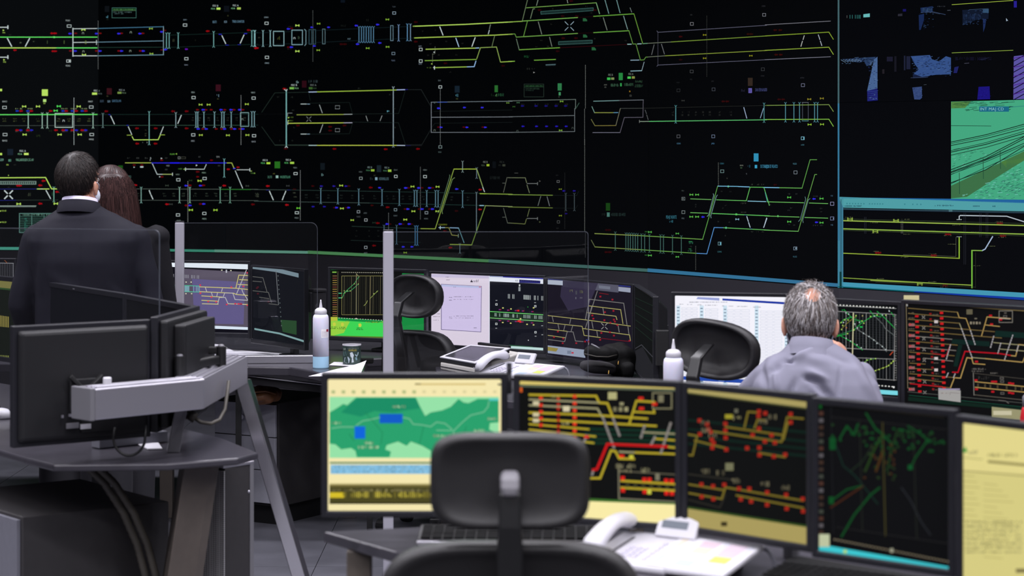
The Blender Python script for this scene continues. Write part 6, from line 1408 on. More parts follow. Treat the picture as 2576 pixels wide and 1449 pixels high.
# panel leg and hoses of the left foreground desk
W = LW
pt = lambda x, y, s: tuple(P(x, y, s))
def leg_panel():
    top, bot = 1163, 375 + 1.7 * 800
    t_ = (bot - top) / (1449 - top)
    def row(y, s):
        f = (y - 1163) / (1449 - 1163.0)
        xa, xb = 464 - 44 * f, 534 - 42 * f
        return [P(xa, y, s), P(xb, y, s - 12), P(xb, y, s - 12) + Vector((.02, .05, 0)), P(xa, y, s) + Vector((-.055, .30, 0))]
    a, b = row(1160, 812), row(375 + 1.7 * 806, 812)
    for p in a: p.z = DZ - .022
    for p in b: p.z = 0.0
    return MB().hexa(b, a)
obj('panel_leg', leg_panel(), 'leg_panel', lf_desk, world=W, bevel=.006)
for dx in (0, 26):
    path = [P(212 + dx, 1168, 800), P(262 + dx, 1215, 798), P(310 + dx, 1290, 795), P(345 + dx, 1370, 792), P(366 + dx, 1449, 790), P(380 + dx, 1560, 788), P(386 + dx, 1712, 787)]
    mb = MB(); pts = []
    for k in range(len(path) - 1):
        for q in range(10): pts.append(path[k].lerp(path[k + 1], q / 10))
    pts.append(path[-1])
    obj('cable_hose', mb.tube(pts, [.0115 + .0014 * (i % 2) for i in range(len(pts))], 10), 'cable_grey', lf_desk, world=W, smooth=True)
# ------------------------------------------------------------------ aluminium monitor beam with arms
r = thing('monitor_rail', 'grey aluminium rail carrying the turned monitors, bent in the middle', 'rail', tuple(P(512, 1087, 812) * 1.0)[:2] + (DZ,))
W = WM(r)
BT = .988
def beam_seg(p, q, w, z0, z1):
    d = Vector((q[0] - p[0], q[1] - p[1])).normalized(); n = Vector((-d.y, d.x)) * w
    if n.y < 0: n = -n
    return p, q, n
b0, b1, b2 = pl(240, 978, BT), pl(513, 953, BT), pl(623, 896, BT)
d1 = (Vector(b1) - Vector(b0)).normalized(); d2 = (Vector(b2) - Vector(b1)).normalized()
n1 = Vector((-d1.y, d1.x)); n2 = Vector((-d2.y, d2.x)); nm = (n1 + n2).normalized()
wd = .105
def off(p, n, k): return (p[0] + n.x * k, p[1] + n.y * k)
km = wd / nm.dot(n1)
obj('rail_front', MB().prism([b0, b1, off(b1, nm, km), off(b0, n1, wd)], BT - .094, BT), 'alu', r, world=W, bevel=.004)
e1 = (b1[0] + d2.x * .002, b1[1] + d2.y * .002)
obj('rail_side', MB().prism([e1, b2, off(b2, n2, wd), off(e1, nm, km)], BT - .094, BT), 'alu', r, world=W, bevel=.004)
for a_, b_, n_, nme in ((b0, b1, n1, 'lip'), (b1, b2, n2, 'lip')):
    for k in (.010, .034, .056):
        p, q = Vector(off(a_, n_, k)), Vector(off(b_, n_, k))
        m = (q - p) * .02
        obj(nme, MB().bar((p.x + m.x, p.y + m.y, BT + .002), (q.x - m.x, q.y - m.y, BT + .002), .009, .006), 'alu', r, world=W, bevel=.0015)
cap_a, cap_b = Vector(b0), Vector(off(b0, n1, wd))
obj('end_cap', MB().prism([off(cap_a, d1, -.016), b0, off(b0, n1, wd), off(off(b0, n1, wd), d1, -.016)], BT - .096, BT + .002), 'alu_grey', r, world=W, bevel=.003)
obj('screw_cap', MB().lathe([(.013, 0), (.013, .022), (.011, .025)], 16, (P(262, 965, 842).x, P(262, 965, 842).y + .05, BT)), 'white_plastic', r, world=W)
for px, py, s, hgt, tx, ts in ((556, 880, 768, .065, 440, 768), (452, 955, 800, .06, 425, 792)):
    base_ = P(px, py, s); base_.z = BT
    a = MB().tube([base_, base_ + Vector((0, 0, hgt))], .017, 14)
    obj('arm_post', a, 'cable', r, world=W, smooth=False)
    q = P(tx, py, ts); q.z = BT + hgt - .012
    obj('arm', MB().bar((base_.x, base_.y, BT + hgt - .012), tuple(q), .022, .024), 'cable', r, world=W, bevel=.004)
    obj('pivot_cap', MB().ell((base_.x, base_.y, BT + hgt + .002), (.011, .011, .006)), 'alu_grey', r, world=W, smooth=True)
q0, q1 = P(498, 905, 775), P(452, 925, 790)
obj('arm_joint', MB().bar(P(545, 905, 770), P(470, 920, 785), .03, .03).bar(P(470, 925, 785), P(440, 885, 775), .022, .03), 'cable', r, world=W, bevel=.006)
# steel leg under the beam
lt, lb_ = P(588, 955, 730), P(781, 375 + 1.7 * 730, 730)
sdv = Vector((.050, 0, 0)); dpt = Vector((.012, .03, 0))
obj('steel_leg', MB().hexa([lb_, lb_ + sdv, lb_ + sdv + dpt, lb_ + dpt], [lt, lt + sdv * .9, lt + sdv * .9 + dpt, lt + dpt]), 'steel_leg', r, world=W, bevel=.003)
obj('steel_leg', MB().hexa(*[[P(x, y, s) for x, y, s in q] for q in (((420, 375 + (CZ - DZ) * 800, 800), (452, 375 + (CZ - DZ) * 800, 800), (452, 375 + (CZ - DZ) * 790, 790), (420, 375 + (CZ - DZ) * 790, 790)), ((442, 1020, 812), (474, 1014, 806), (474, 1014, 796), (442, 1020, 800)))]), 'alu_grey', r, world=W, bevel=.003)
# lower bar on the desk behind the turned monitor
lr = thing('cable_tray', 'low grey bar lying on the desk under the turned monitor', 'cable tray', tuple(P(330, 1110, 770))[:2] + (DZ,))
obj('tray_bar', MB().bar(PG(240, 1113, DZ + .02), PG(412, 1096, DZ + .02), .05, .036), 'cabinet_grey', lr, world=WM(lr), bevel=.003)
# black cable loop and thick connector
cl = obj('power_cable', MB().tube([P(290, 1075, 822) + Vector((0, 0, 0))] + [P(325 - 40 * math.cos(t_ * math.pi), 1100 + 46 * math.sin(t_ * math.pi), 822) for t_ in [i / 16 for i in range(17)]] + [P(367, 1070, 822)], .0042, 8), 'cable', smooth=True)
tag(cl, 'black cable looping below the turned monitor', 'cable')
ct = thing('video_cable', 'grey cable with thick connector hanging under the beam', 'cable', tuple(P(500, 1055, 795)))
Wc = WM(ct)
obj('connector', MB().tube([P(474, 1040, 796), P(492, 1053, 796)], .017, 12), 'cable_grey', ct, world=Wc, smooth=True)
obj('lead', MB().tube([P(490, 1052, 796), P(505, 1062, 795), P(530, 1066, 792), P(552, 1056, 788), P(566, 1030, 784), P(572, 985, 780), P(575, 960, 775)], .006, 8), 'cable_grey', ct, world=Wc, smooth=True)

# ------------------------------------------------------------------ cabinets
def cabinet(name, label, corner, right, left, h, mats, drawers_on='left', n=3, z0=.03, plinth=True, knob=True, first=.0):
    """Box standing on the floor: corner = nearest upright edge (plan), right and left = the ends of its two visible sides."""
    c0, r0, l0 = Vector(corner), Vector(right), Vector(left)
    b0_ = r0 + (l0 - c0)
    root = thing(name, label, 'cabinet', (c0.x, c0.y, 0))
    Wb = WM(root)
    obj('body', MB().prism([c0, r0, b0_, l0], z0, h), mats[0], root, world=Wb, bevel=.004)
    a, b = (l0, c0) if drawers_on == 'left' else (c0, r0)
    d = (b - a).normalized(); nn = Vector((d.y, -d.x))
    if nn.y > 0: nn = -nn
    L = (b - a).length
    hh = (h - z0 - .02) / n
    for i in range(n):
        za, zb = z0 + .012 + i * hh + .002, z0 + .012 + (i + 1) * hh - .002
        p, q = a + d * .012, b - d * .012
        dr = obj('drawer', MB().hexa([(p.x, p.y, za), (q.x, q.y, za), (q.x + nn.x * .014, q.y + nn.y * .014, za), (p.x + nn.x * .014, p.y + nn.y * .014, za)],
                                     [(p.x, p.y, zb), (q.x, q.y, zb), (q.x + nn.x * .014, q.y + nn.y * .014, zb), (p.x + nn.x * .014, p.y + nn.y * .014, zb)]), mats[1], root, world=Wb, bevel=.002)
        if knob:
            m = (a + b) / 2; zc = za + (zb - za) * .58
            obj('knob', MB().tube([(m.x + nn.x * .012, m.y + nn.y * .012, zc), (m.x + nn.x * .036, m.y + nn.y * .036, zc)], .011, 12), 'alu', dr, world=Wb)
    if plinth:
        obj('plinth', MB().prism([c0 + (b0_ - c0) * .06, r0 + (l0 - r0) * .06, b0_ + (c0 - b0_) * .06, l0 + (r0 - l0) * .06], 0, z0), 'cable', root, world=Wb)
    return root
cabinet('drawer_cabinet', 'grey three-drawer cabinet under the second-row desk with brown bag on top', ps(702, 558), (ps(702, 558)[0] + .234, ps(702, 558)[1] + .383), ps(540, 547), .556, ('cabinet_dark', 'drawer_grey'), 'left', 3, .085)
cabinet('drawer_cabinet', 'dark cabinet with blue-grey drawer under the left foreground desk', ps(56, 806), ps(425, 772), ps(-150, 752), .552, ('cabinet_dark', 'cabinet_grey'), 'left', 1, .03)
# computer housing with perforated side
m = bpy.data.materials.new('perforated_metal'); m.use_nodes = True
nt = m.node_tree; bs = nt.nodes['Principled BSDF']
tc = nt.nodes.new('ShaderNodeTexCoord'); mp = nt.nodes.new('ShaderNodeMapping'); mp.inputs['Scale'].default_value = (150, 150, 150)
vo = nt.nodes.new('ShaderNodeTexVoronoi'); vo.inputs['Randomness'].default_value = 0.0; vo.inputs['Scale'].default_value = 1.0
rp = nt.nodes.new('ShaderNodeValToRGB'); rp.color_ramp.elements[0].position = .34; rp.color_ramp.elements[1].position = .40
rp.color_ramp.elements[0].color = (*lin((60, 60, 62)), 1); rp.color_ramp.elements[1].color = (*lin((176, 175, 178)), 1)
nt.links.new(tc.outputs['Object'], mp.inputs['Vector']); nt.links.new(mp.outputs['Vector'], vo.inputs['Vector']); nt.links.new(vo.outputs['Distance'], rp.inputs['Fac']); nt.links.new(rp.outputs['Color'], bs.inputs['Base Color'])
bs.inputs['Roughness'].default_value = .5
MATS['perforated_metal'] = m
pc = thing('computer_housing', 'tall computer housing with perforated side beside the slanted panel leg', 'computer housing', (*ps(566, 772), 0))
Wp = WM(pc)
c0, r0, l0 = Vector(ps(566, 772)), Vector(ps(630, 762)), Vector(ps(500, 764))
bb_ = r0 + (l0 - c0)
obj('body', MB().prism([c0, r0, bb_, l0], 0.02, .66), 'cabinet_dark', pc, world=Wp, bevel=.004)
dl = (l0 - c0).normalized(); nl = Vector((dl.y, -dl.x)); nl = -nl if nl.x > 0 else nl
obj('perforated_panel', MB().prism([c0 + nl * .004, c0, l0, l0 + nl * .004], .03, .65), 'perforated_metal', pc, world=Wp)
dr_ = (r0 - c0).normalized()
obj('side_trim', MB().prism([r0 - Vector((0, .006)), r0 + dr_ * .018 - Vector((0, .006)), r0 + dr_ * .018 + (l0 - c0), r0 + (l0 - c0)], 0.02, .665), 'alu_grey', pc, world=Wp, bevel=.002)
obj('top_cover', MB().prism([c0 + Vector((-.004, -.008)), r0 + dr_ * .02 + Vector((0, -.008)), bb_ + dr_ * .02, l0 - dr_ * .004], .66, .670), 'alu', pc, world=Wp, bevel=.002)
obj('lock', MB().ell((r0.x - .006, r0.y - .004, .57), (.006, .006, .006)), 'alu', pc, world=Wp, smooth=True)

# ------------------------------------------------------------------ glass screens between the desks
def glass_screen(label, pa, pb, z0, z1, post, post_w=.042, rail=True, corner_r=.03, edge_mat='glass_edge', rail_h=.036, lean=0.0, floor=False):
    pa, pb = Vector(pa), Vector(pb)
    d = (pb - pa).normalized(); n = Vector((-d.y, d.x))
    L = (pb - pa).length
    rz = math.atan2(d.y, d.x)
    root = thing('glass_screen', label, 'glass screen', (pa.x, pa.y, DZ), rz)
    za, zb = z0 - DZ, z1 - DZ
    # rounded pane outline in the local x-z plane
    def outline(g):
        pts = [(g, za), (L - g, za)]
        for k in range(7):
            a = k / 6 * math.pi / 2
            pts.append((L - g - corner_r + corner_r * math.cos(a), zb - g - corner_r + corner_r * math.sin(a)))
        pts.append((g, zb - g))
        return pts
    o = outline(0)
    N = len(o)
    ln = lambda z: lean * (z - za) / (zb - za)
    mb = MB().add([(x, -.003 + ln(z), z) for x, z in o] + [(x, .003 + ln(z), z) for x, z in o], [tuple(range(N)), tuple(range(N, 2 * N))[::-1]])
    obj('pane', mb, 'partition_glass', root, norm=False)
    # polished edge, a thin solid strip round the pane
    e = MB()
    i2 = outline(.0022)
    for k in range(1, N):
        k2 = (k + 1) % N
        if k2 == 0: continue
        a, b, c_, d_ = o[k], o[k2], i2[k2], i2[k]
        e.hexa([(q[0], -.0033 + ln(q[1]), q[1]) for q in (a, b, c_, d_)], [(q[0], .0033 + ln(q[1]), q[1]) for q in (a, b, c_, d_)])
    obj('polished_edge', e, edge_mat, root)
    if post:
        obj('post', MB().box(-post_w * .5, -post_w * .5, -DZ if floor else 0, post_w * .5, post_w * .5, zb + .004), 'alu_post', root, bevel=.006)
        obj('post_cap', MB().box(-post_w * .5, -post_w * .5, zb + .004, post_w * .5, post_w * .5, zb + .008), 'black_plastic', root, bevel=.002)
    if rail:
        obj('rail', MB().box(0, -.018, 0, L, .018, rail_h), 'alu', root, bevel=.004)
    return root
mat('glass_edge', (70, 73, 82), 0.35, spec=0.5)
glass_screen('clear glass screen with aluminium post left of the bottle', ps(452, 566), ps(799, 563), .775, 1.372, True, .040, lean=.016)
glass_screen('clear glass screen with aluminium post in front of the black chair', ps(977, 643), ps(1480, 641), .775, 1.377, True, .041, rail=False, corner_r=.012, floor=True)
glass_screen('frameless glass screen in front of the standing man', ps(-260, 722), ps(402, 752), .80, 1.43, False, rail=False, corner_r=.02)

# cable tray under the second-row desk edge
tr = thing('desk_rail', 'dark rail with a bright upper edge under the desk with the bottle', 'rail', (*ps(700, 568), 0))
Wt = WM(tr)
obj('rail_bar', MB().bar(P(560, 948, 568), P(960, 996, 578), .03, .032), 'black_plastic', tr, world=Wt, bevel=.003)
obj('bright_edge', MB().bar(P(560, 937, 569), P(960, 985, 579), .034, .004), 'alu', tr, world=Wt)
for x_, s_ in ((600, 566), (930, 574)):
    q_ = P(x_, 960, s_)
    obj('rail_post', MB().box(q_.x - .012, q_.y - .01, 0, q_.x + .012, q_.y + .014, q_.z), 'cable', tr, world=Wt)

# ------------------------------------------------------------------ chairs
def superring(w, h, y, n=40, p=3.2, curve=0.0, cz=0.0, droop=0.0):
    out = []
    for k in range(n):
        a = 2 * math.pi * k / n
        ca, sa = math.cos(a), math.sin(a)
        x = w / 2 * math.copysign(abs(ca) ** (2 / p), ca)
        z = h / 2 * math.copysign(abs(sa) ** (2 / p), sa)
        out.append((x, y + curve * x * x, cz + z + droop * x * x))
    return out
def pad(w, h, cz, y0, thick, recess, rim=.16, curve=1.0, p=3.2, n=40, droop=0.0):
    """Padded shell: hollowed at the back (-y), bulging at the front (+y)."""
    R_ = []
    for k, y in ((.02, recess), (.45, recess), (1 - rim * 1.7, recess * .9), (1 - rim, recess * .35), (1 - rim * .6, .0), (1 - rim * .2, .004), (1.0, thick * .35), (1.0, thick * .7), (.95, thick * .95), (.8, thick * 1.08), (.4, thick * 1.14), (.02, thick * 1.15)):
        R_.append(superring(w * k if k > .5 else w * k, h * k if k < .6 else h - (1 - k) * w * .75, y0 + y, n, p if k > .5 else 2.4, curve, cz, droop))
    return MB().loft(R_)
def chair(label, base, yaw, hz, hw, hh, bz, bw, bh, hy=0.0, group='black office chairs', stem_light=True, recess=.03, hx=0.0, droop=0.0, hp=3.2, hroll=0.0, stem_off=0.0):
    mat('highlight_grey', (116, 114, 120), .5)
    r = thing('office_chair', label, 'chair', (base[0], base[1], 0), yaw, group)
    h = obj('headrest', pad(hw, hh, 0, hy, .055, recess, .15, .9, hp, droop=droop), 'chair_black', r, smooth=True)
    h.location = (hx, 0, hz); h.rotation_euler = (0, hroll, 0)
    obj('backrest', pad(bw, bh, bz, .02, .07, .022, .12, .55, 3.6), 'chair_black', r, smooth=True)
    so = stem_off
    obj('headrest_stem', MB().loft([[(hx + sx * w_, y_ + dy, z_) for sx, dy in ((-1, -.012), (1, -.012), (1, .012), (-1, .012))] for w_, y_, z_ in ((.022, -.012, bz - .12), (.024, -.018 - so * .4, bz + bh * .25), (.026, -.026 - so * .8, bz + bh * .5), (.023, -.030 - so, hz - hh * .42), (.021, -.022 - so * .7, hz - hh * .1), (.018, -.010 + recess * .5, hz + .02))]), 'chair_shell', r, bevel=.006)
    if stem_light:
        obj('stem_highlight', MB().loft([[(sx * w_, y_ + dy, z_) for sx, dy in ((-1, -.006), (1, -.006), (1, .02), (-1, .02))] for w_, y_, z_ in ((.014, -.036, hz - .022), (.019, -.036, hz - .004), (.019, -.030, hz + .012), (.017, -.018, hz + .026))]), 'highlight_grey', r, bevel=.008, seg=3)  # lighter grey piece paints the light caught by the stem plastic
    obj('seat', MB().loft([superring_h(.50 * k, .48 * k, z_, .23) for k, z_ in ((.85, .40), (1.0, .43), (1.0, .465), (.9, .49), (.5, .50), (.05, .50))]), 'chair_black', r, smooth=True)
    obj('back_column', MB().box(-.035, -.05, .40, .035, -.015, bz), 'chair_shell', r, bevel=.008)
    for sx in (-1, 1):
        a_ = obj('armrest', MB().loft([superring_h(.075 * k, .26 * k, z_, .18, sx * .30) for k, z_ in ((.8, .63), (1, .645), (1, .665), (.8, .675))]), 'chair_black', r, smooth=True)
        obj('armrest_post', MB().bar((sx * .25, .18, .44), (sx * .30, .18, .635), .03, .05, (0, 1, 0)), 'chair_shell', r, bevel=.005)
    obj('gas_column', MB().lathe([(.035, .10), (.035, .26), (.022, .27), (.022, .41)], 16, (0, .2, 0)), 'chair_shell', r)
    st = MB()
    for k in range(5):
        a = 2 * math.pi * k / 5 + .3
        st.bar((0, .2, .105), (.25 * math.cos(a), .2 + .25 * math.sin(a), .075), .05, .03)
    obj('star_base', st, 'chair_shell', r, bevel=.006)
    for k in range(5):
        a = 2 * math.pi * k / 5 + .3
        cx_, cy_ = .25 * math.cos(a), .2 + .25 * math.sin(a)
        obj('caster', MB().tube([(cx_ - .02, cy_, .03), (cx_ + .02, cy_, .03)], .03, 14).box(cx_ - .008, cy_ - .008, .03, cx_ + .008, cy_ + .008, .075), 'chair_shell', r)
    return r
def superring_h(w, d, z, cy, cx=0.0, n=28, p=3.4):
    out = []
    for k in range(n):
        a = 2 * math.pi * k / n
        ca, sa = math.cos(a), math.sin(a)
        out.append((cx + w / 2 * math.copysign(abs(ca) ** (2 / p), ca), cy + d / 2 * math.copysign(abs(sa) ** (2 / p), sa), z))
    return out
chair('black office chair with headrest in front of the green map monitor', (P(1283, 0, 1280).x, F / 1280), 0.0, 1.043, .318, .192, .72, .54, .40, recess=.012, hp=4.4)
chair('black office chair with headrest behind the tall aluminium post', (P(1030, 0, 572).x, F / 572), -.62, 1.052, .29, .195, .68, .40, .44, stem_light=False, recess=.045, hp=2.4, stem_off=.07)
chair('black office chair with large hollow headrest beside the seated man', (P(1780, 0, 730).x, F / 730), -.62, 1.008, .345, .205, .66, .48, .40, stem_light=False, recess=.05, hp=2.5, hroll=.10, stem_off=.07)
# ------------------------------------------------------------------ rail behind the foreground monitors
r = thing('monitor_rail', 'dark rail behind the five foreground monitors', 'rail', (.35, 5.45, 0))
W = WM(r)
JM = (J1, J2, J3, J4, J5)
backs = [m_.W @ Vector((0, .16, .17)) for m_ in JM]
path = [m_.W @ Vector((0, .18, .17)) for m_ in JM]
obj('rail_bar', MB().tube(path, .02, 10), 'alu_grey', r, world=W)
for m_ in JM:
    obj('arm', MB().bar(m_.W @ Vector((0, .066, .17)), m_.W @ Vector((0, .18, .17)), .035, .035), 'cable', r, world=W)
    obj('arm_plate', MB().box(-.05, .066, .12, .05, .074, .22, m_.W), 'cable', r, world=W)
for p in (path[0].lerp(path[1], .5), path[2], path[4]):
    obj('rail_post', MB().tube([(p.x, p.y + .04, 0), (p.x, p.y + .04, p.z + .01)], .02, 10).bar((p.x, p.y + .04, p.z), (p.x, p.y, p.z), .03, .03), 'alu_grey', r, world=W)
cl_ = P(1281, 965, 1040)
obj('clamp', MB().tube([(cl_.x, cl_.y + .05, cl_.z - .03), (cl_.x, cl_.y + .05, cl_.z + .045)], .007, 10), 'chrome', r, world=W)

# ------------------------------------------------------------------ bottles
mat('bottle_plastic', (226, 226, 246), 0.45, spec=0.3)
mat('blue_liquid', (166, 208, 236), 0.4, spec=0.3)
MATS['bottle_plastic'].node_tree.nodes['Principled BSDF'].inputs['Subsurface Weight'].default_value = 0.3
def bottle(label, p, liquid=.052, lab=True, k=1.0):
    r = thing('squeeze_bottle', label, 'bottle', (p.x, p.y, p.z), 0, 'white squeeze bottles with pointed nozzles')
    R_ = .0350 * k
    obj('liquid_base', MB().lathe([(R_ * .94, 0), (R_, .004), (R_, liquid)], 32), 'blue_liquid', r, smooth=False)
    o = obj('body', MB().lathe([(R_ * 1.0, liquid), (R_ * 1.0, .205 * k), (R_ * .985, .218 * k), (R_ * .93, .228 * k), (R_ * .80, .2335 * k), (R_ * .6, .234 * k)], 32), 'bottle_plastic', r, smooth=True)
    obj('cap', MB().lathe([(R_ * .75, .2335 * k), (R_ * .76, .248 * k), (R_ * .72, .254 * k), (R_ * .5, .261 * k), (R_ * .22, .264 * k)], 28), 'white_plastic', r, smooth=True)
    obj('nozzle', MB().lathe([(R_ * .24, .262 * k), (R_ * .20, .268 * k), (R_ * .10, .290 * k), (R_ * .07, .298 * k), (R_ * .03, .2985 * k)], 16), 'white_plastic', r, smooth=True)
    if lab:
        m_ = MB()
        def strip(a0, a1, z0, z1, col, rr_=1.006):
            n = 8
            m_.add([(R_ * rr_ * math.cos(a0 + (a1 - a0) * i / n), R_ * rr_ * math.sin(a0 + (a1 - a0) * i / n), z) for z in (z0, z1) for i in range(n + 1)], [(i, i + 1, i + n + 2, i + n + 1) for i in range(n)], lin(col))
        a0, a1 = math.radians(-82), math.radians(-18)
        strip(a0, a1, .135, .172, (236, 232, 236))
        strip(math.radians(-42), a1, .160, .171, (150, 40, 60), 1.010)
        for i in range(5): strip(a0 + .08, a1 - .15, .140 + i * .005, .1415 + i * .005, (170, 160, 176), 1.010)
        obj('label', m_, 'print', r, norm=False)
    return r
pb_ = PG(807, 926, DZ); bottle('tall white squeeze bottle with blue liquid beside the tin', pb_)
pb_ = PG(1694, 1070, DZ); bottle('white squeeze bottle behind the foreground monitors left of the hollow headrest', pb_, lab=False, k=1.0)

# ------------------------------------------------------------------ tin with printed band
pt_ = PG(885, 918, DZ)
r = thing('tin_can', 'dark green printed tin with white rim on the second-row desk', 'tin', tuple(pt_))
RT, HT = .0402, .090
mat('tin_band', (52, 70, 66), 0.35, spec=0.5, noise=0.5, nscale=45)
obj('can', MB().lathe([(RT * .96, 0), (RT, .003), (RT, HT - .004), (RT * 1.0, HT - .004)], 40), 'tin_band', r, smooth=False)
obj('rim', MB().lathe([(RT * 1.0, HT - .004), (RT * 1.04, HT - .003), (RT * 1.04, HT + .002), (RT * .98, HT + .002), (RT * .95, HT - .012), (RT * .3, HT - .014)], 40), 'white_plastic', r, smooth=False)
obj('base_ring', MB().lathe([(RT * 1.02, 0), (RT * 1.03, .003), (RT * 1.0, .0045)], 40), 'white_plastic', r)
class CylCanvas(Canvas):
    def __init__(self, c_, R0): super().__init__(); self.c_, self.R0 = c_, R0
    def project(self, pts, layer):
        out = []
        R0 = self.R0 + .0003 + .0002 * layer
        for x, y in pts:
            d = Vector(((x - CX) / F, 1.0, -(y - HY) / F)); e = Vector((0, 0, CZ))
            ax, ay = e.x - self.c_.x, e.y - self.c_.y
            A = d.x ** 2 + d.y ** 2; B = 2 * (ax * d.x + ay * d.y); C = ax * ax + ay * ay - R0 * R0
            D = max(0.0, B * B - 4 * A * C)
            out.append(e + d * ((-B - math.sqrt(D)) / (2 * A)))
        return out
    def build(self, name, parent, W, material):
        mb = MB()
        for p_, la, co in self.polys: mb.add(self.project(p_, la), [tuple(range(len(p_)))], co)
        return obj(name, mb, material, parent, world=W, norm=False, kind='stuff')
c = CylCanvas(pt_, RT).tile(770, 740, 6.9)
c.text(735, 988, 'GURLES', 28, (196, 176, 60), .95); c.block(725, 934, 190, 12, (150, 150, 140), 26); 
for q, cc in (([(670, 1100), (730, 1085), (760, 1130), (745, 1195), (700, 1200), (660, 1170)], (176, 190, 200)), ([(760, 1020), (800, 1005), (830, 1060), (815, 1110), (830, 1180), (790, 1190), (795, 1110), (770, 1080)], (190, 200, 206)), ([(850, 1060), (880, 1090), (905, 1050), (915, 1000), (895, 1010), (885, 1060), (850, 1040)], (150, 170, 180)), ([(850, 1100), (880, 1090), (890, 1140), (865, 1150)], (120, 150, 160)), ([(650, 1010), (690, 990), (700, 1060), (655, 1080)], (90, 120, 120))): c.poly(cc, q, 2)
for i in range(3): c.line((150, 160, 150), 1.2, 656 + i * 14, 940, 652 + i * 14, 968)
c.build('printed_band', r, WM(r), 'print')

# ------------------------------------------------------------------ papers
def sheet(label, px, z, m='paper', lift=None, thick=.0012, cat='paper', name='paper_sheet', nx=8, ny=4, group=None):
    """Sheet whose four corners are seen at px (left-front, right-front, right-back, left-back)."""
    q = [PG(x, y, z) for x, y in px]
    cc = (q[0] + q[1] + q[2] + q[3]) / 4
    o_ = MB(); vs = []
    for zz in (0, thick):
        for j in range(ny + 1):
            for i in range(nx + 1):
                u, v = i / nx, j / ny
                p = q[0].lerp(q[1], u).lerp(q[3].lerp(q[2], u), v)
                dz = lift(u, v) if lift else 0
                vs.append(Vector((p.x, p.y, z + dz + zz)) - Vector((cc.x, cc.y, z)))
    n1_ = nx + 1; N = n1_ * (ny + 1); fs = []
    for j in range(ny):
        for i in range(nx):
            a = j * n1_ + i
            fs += [(a, a + n1_, a + n1_ + 1, a + 1), (N + a, N + a + 1, N + a + n1_ + 1, N + a + n1_)]
    ring = [i for i in range(n1_)] + [j * n1_ + nx for j in range(1, ny + 1)] + [ny * n1_ + i for i in range(nx - 1, -1, -1)] + [j * n1_ for j in range(ny - 1, 0, -1)]
    for a, b in zip(ring, ring[1:] + ring[:1]): fs.append((a, b, N + b, N + a))
    ob = obj(name, o_.add(vs, fs), m, smooth=False)
    ob.location = (cc.x, cc.y, z)
    tag(ob, label, cat, group)
    return ob
sheet('white paper sheet curling up in front of the tin', ((776, 947), (905, 946), (922, 916), (850, 928)), DZ + .002, lift=lambda u, v: .016 * u * u * v)
sheet('flat white papers under the foot of the glass screen', ((478, 893), (640, 907), (792, 897), (560, 880)), DZ + .003, thick=.004)
sheet('white paper pad with black lines behind the turned monitors', ((478, 884), (600, 894), (560, 872), (486, 862)), DZ + .008, thick=.008, name='paper_pad', cat='paper')
sheet('thin paper strip lying beside the tin', ((828, 919), (900, 922), (912, 914), (840, 911)), DZ + .002)
sheet('white card on the pointed desk under the turned monitor', ((372, 1131), (408, 1130), (398, 1115), (345, 1118)), DZ + .002, thick=.003, name='card', cat='card')
pn = obj('pen', MB().tube([PG(604, 907, DZ + .012), PG(672, 897, DZ + .012)], .004, 8), 'bag_black'); tag(pn, 'dark pen on the white papers', 'pen')
bxp = PG(922, 914, DZ)
bk_ = obj('box', MB().box(-.03, -.012, 0, .03, .03, .022), 'bag_black', bevel=.004); bk_.location = bxp; tag(bk_, 'small black box right of the tin', 'box')

# ------------------------------------------------------------------ white desk terminal with sloping dark screen
r = thing('desk_terminal', 'white desktop terminal with sloping dark screen beside the white telephone', 'terminal', tuple(PG(1200, 925, DZ)))
W = WM(r)
def col4(pts): return [P(*q) for q in pts]
top = [P(1108, 899, 581), P(1194, 914, 599), P(1282, 877, 583), P(1183, 869, 573)]
low = [Vector((p.x, p.y, p.z - .018)) for p in top]
obj('screen_block', MB().hexa(low, top), 'black_plastic', r, world=W, bevel=.002)
n_ = (top[1] - top[0]).cross(top[3] - top[0]).normalized(); n_ = n_ if n_.z > 0 else -n_
cen = sum(top, Vector()) / 4
fr_o = [cen + (p - cen) * 1.02 for p in top]
obj('screen_border', MB().hexa([p - n_ * .002 for p in fr_o], [p + n_ * .003 for p in fr_o]), 'white_plastic', r, world=W, bevel=.001)
inn = [cen + (p - cen) * .86 for p in top]
obj('screen_glass', MB().hexa([p + n_ * .0032 for p in inn], [p + n_ * .0042 for p in inn]), 'dark_glass', r, world=W)
bq = [low[0], low[1], P(1312, 882, 570), P(1215, 872, 556)]
bot = [Vector((p.x, p.y, DZ)) for p in bq]
tq = [Vector((p.x, p.y, z)) for p, z in zip(bq, (low[0].z - .002, low[1].z - .002, low[1].z + .02, low[0].z + .03))]
obj('body', MB().hexa(bot, tq), 'ivory_plastic', r, world=W, bevel=.006)
obj('rear_lip', MB().bar(P(1205, 864, 566), P(1282, 873, 574), .02, .012), 'black_plastic', r, world=W, bevel=.003)
obj('groove', MB().bar(low[0] + Vector((0, -.003, -.020)), low[1] + Vector((0, -.003, -.020)), .004, .003), 'dark_glass', r, world=W)

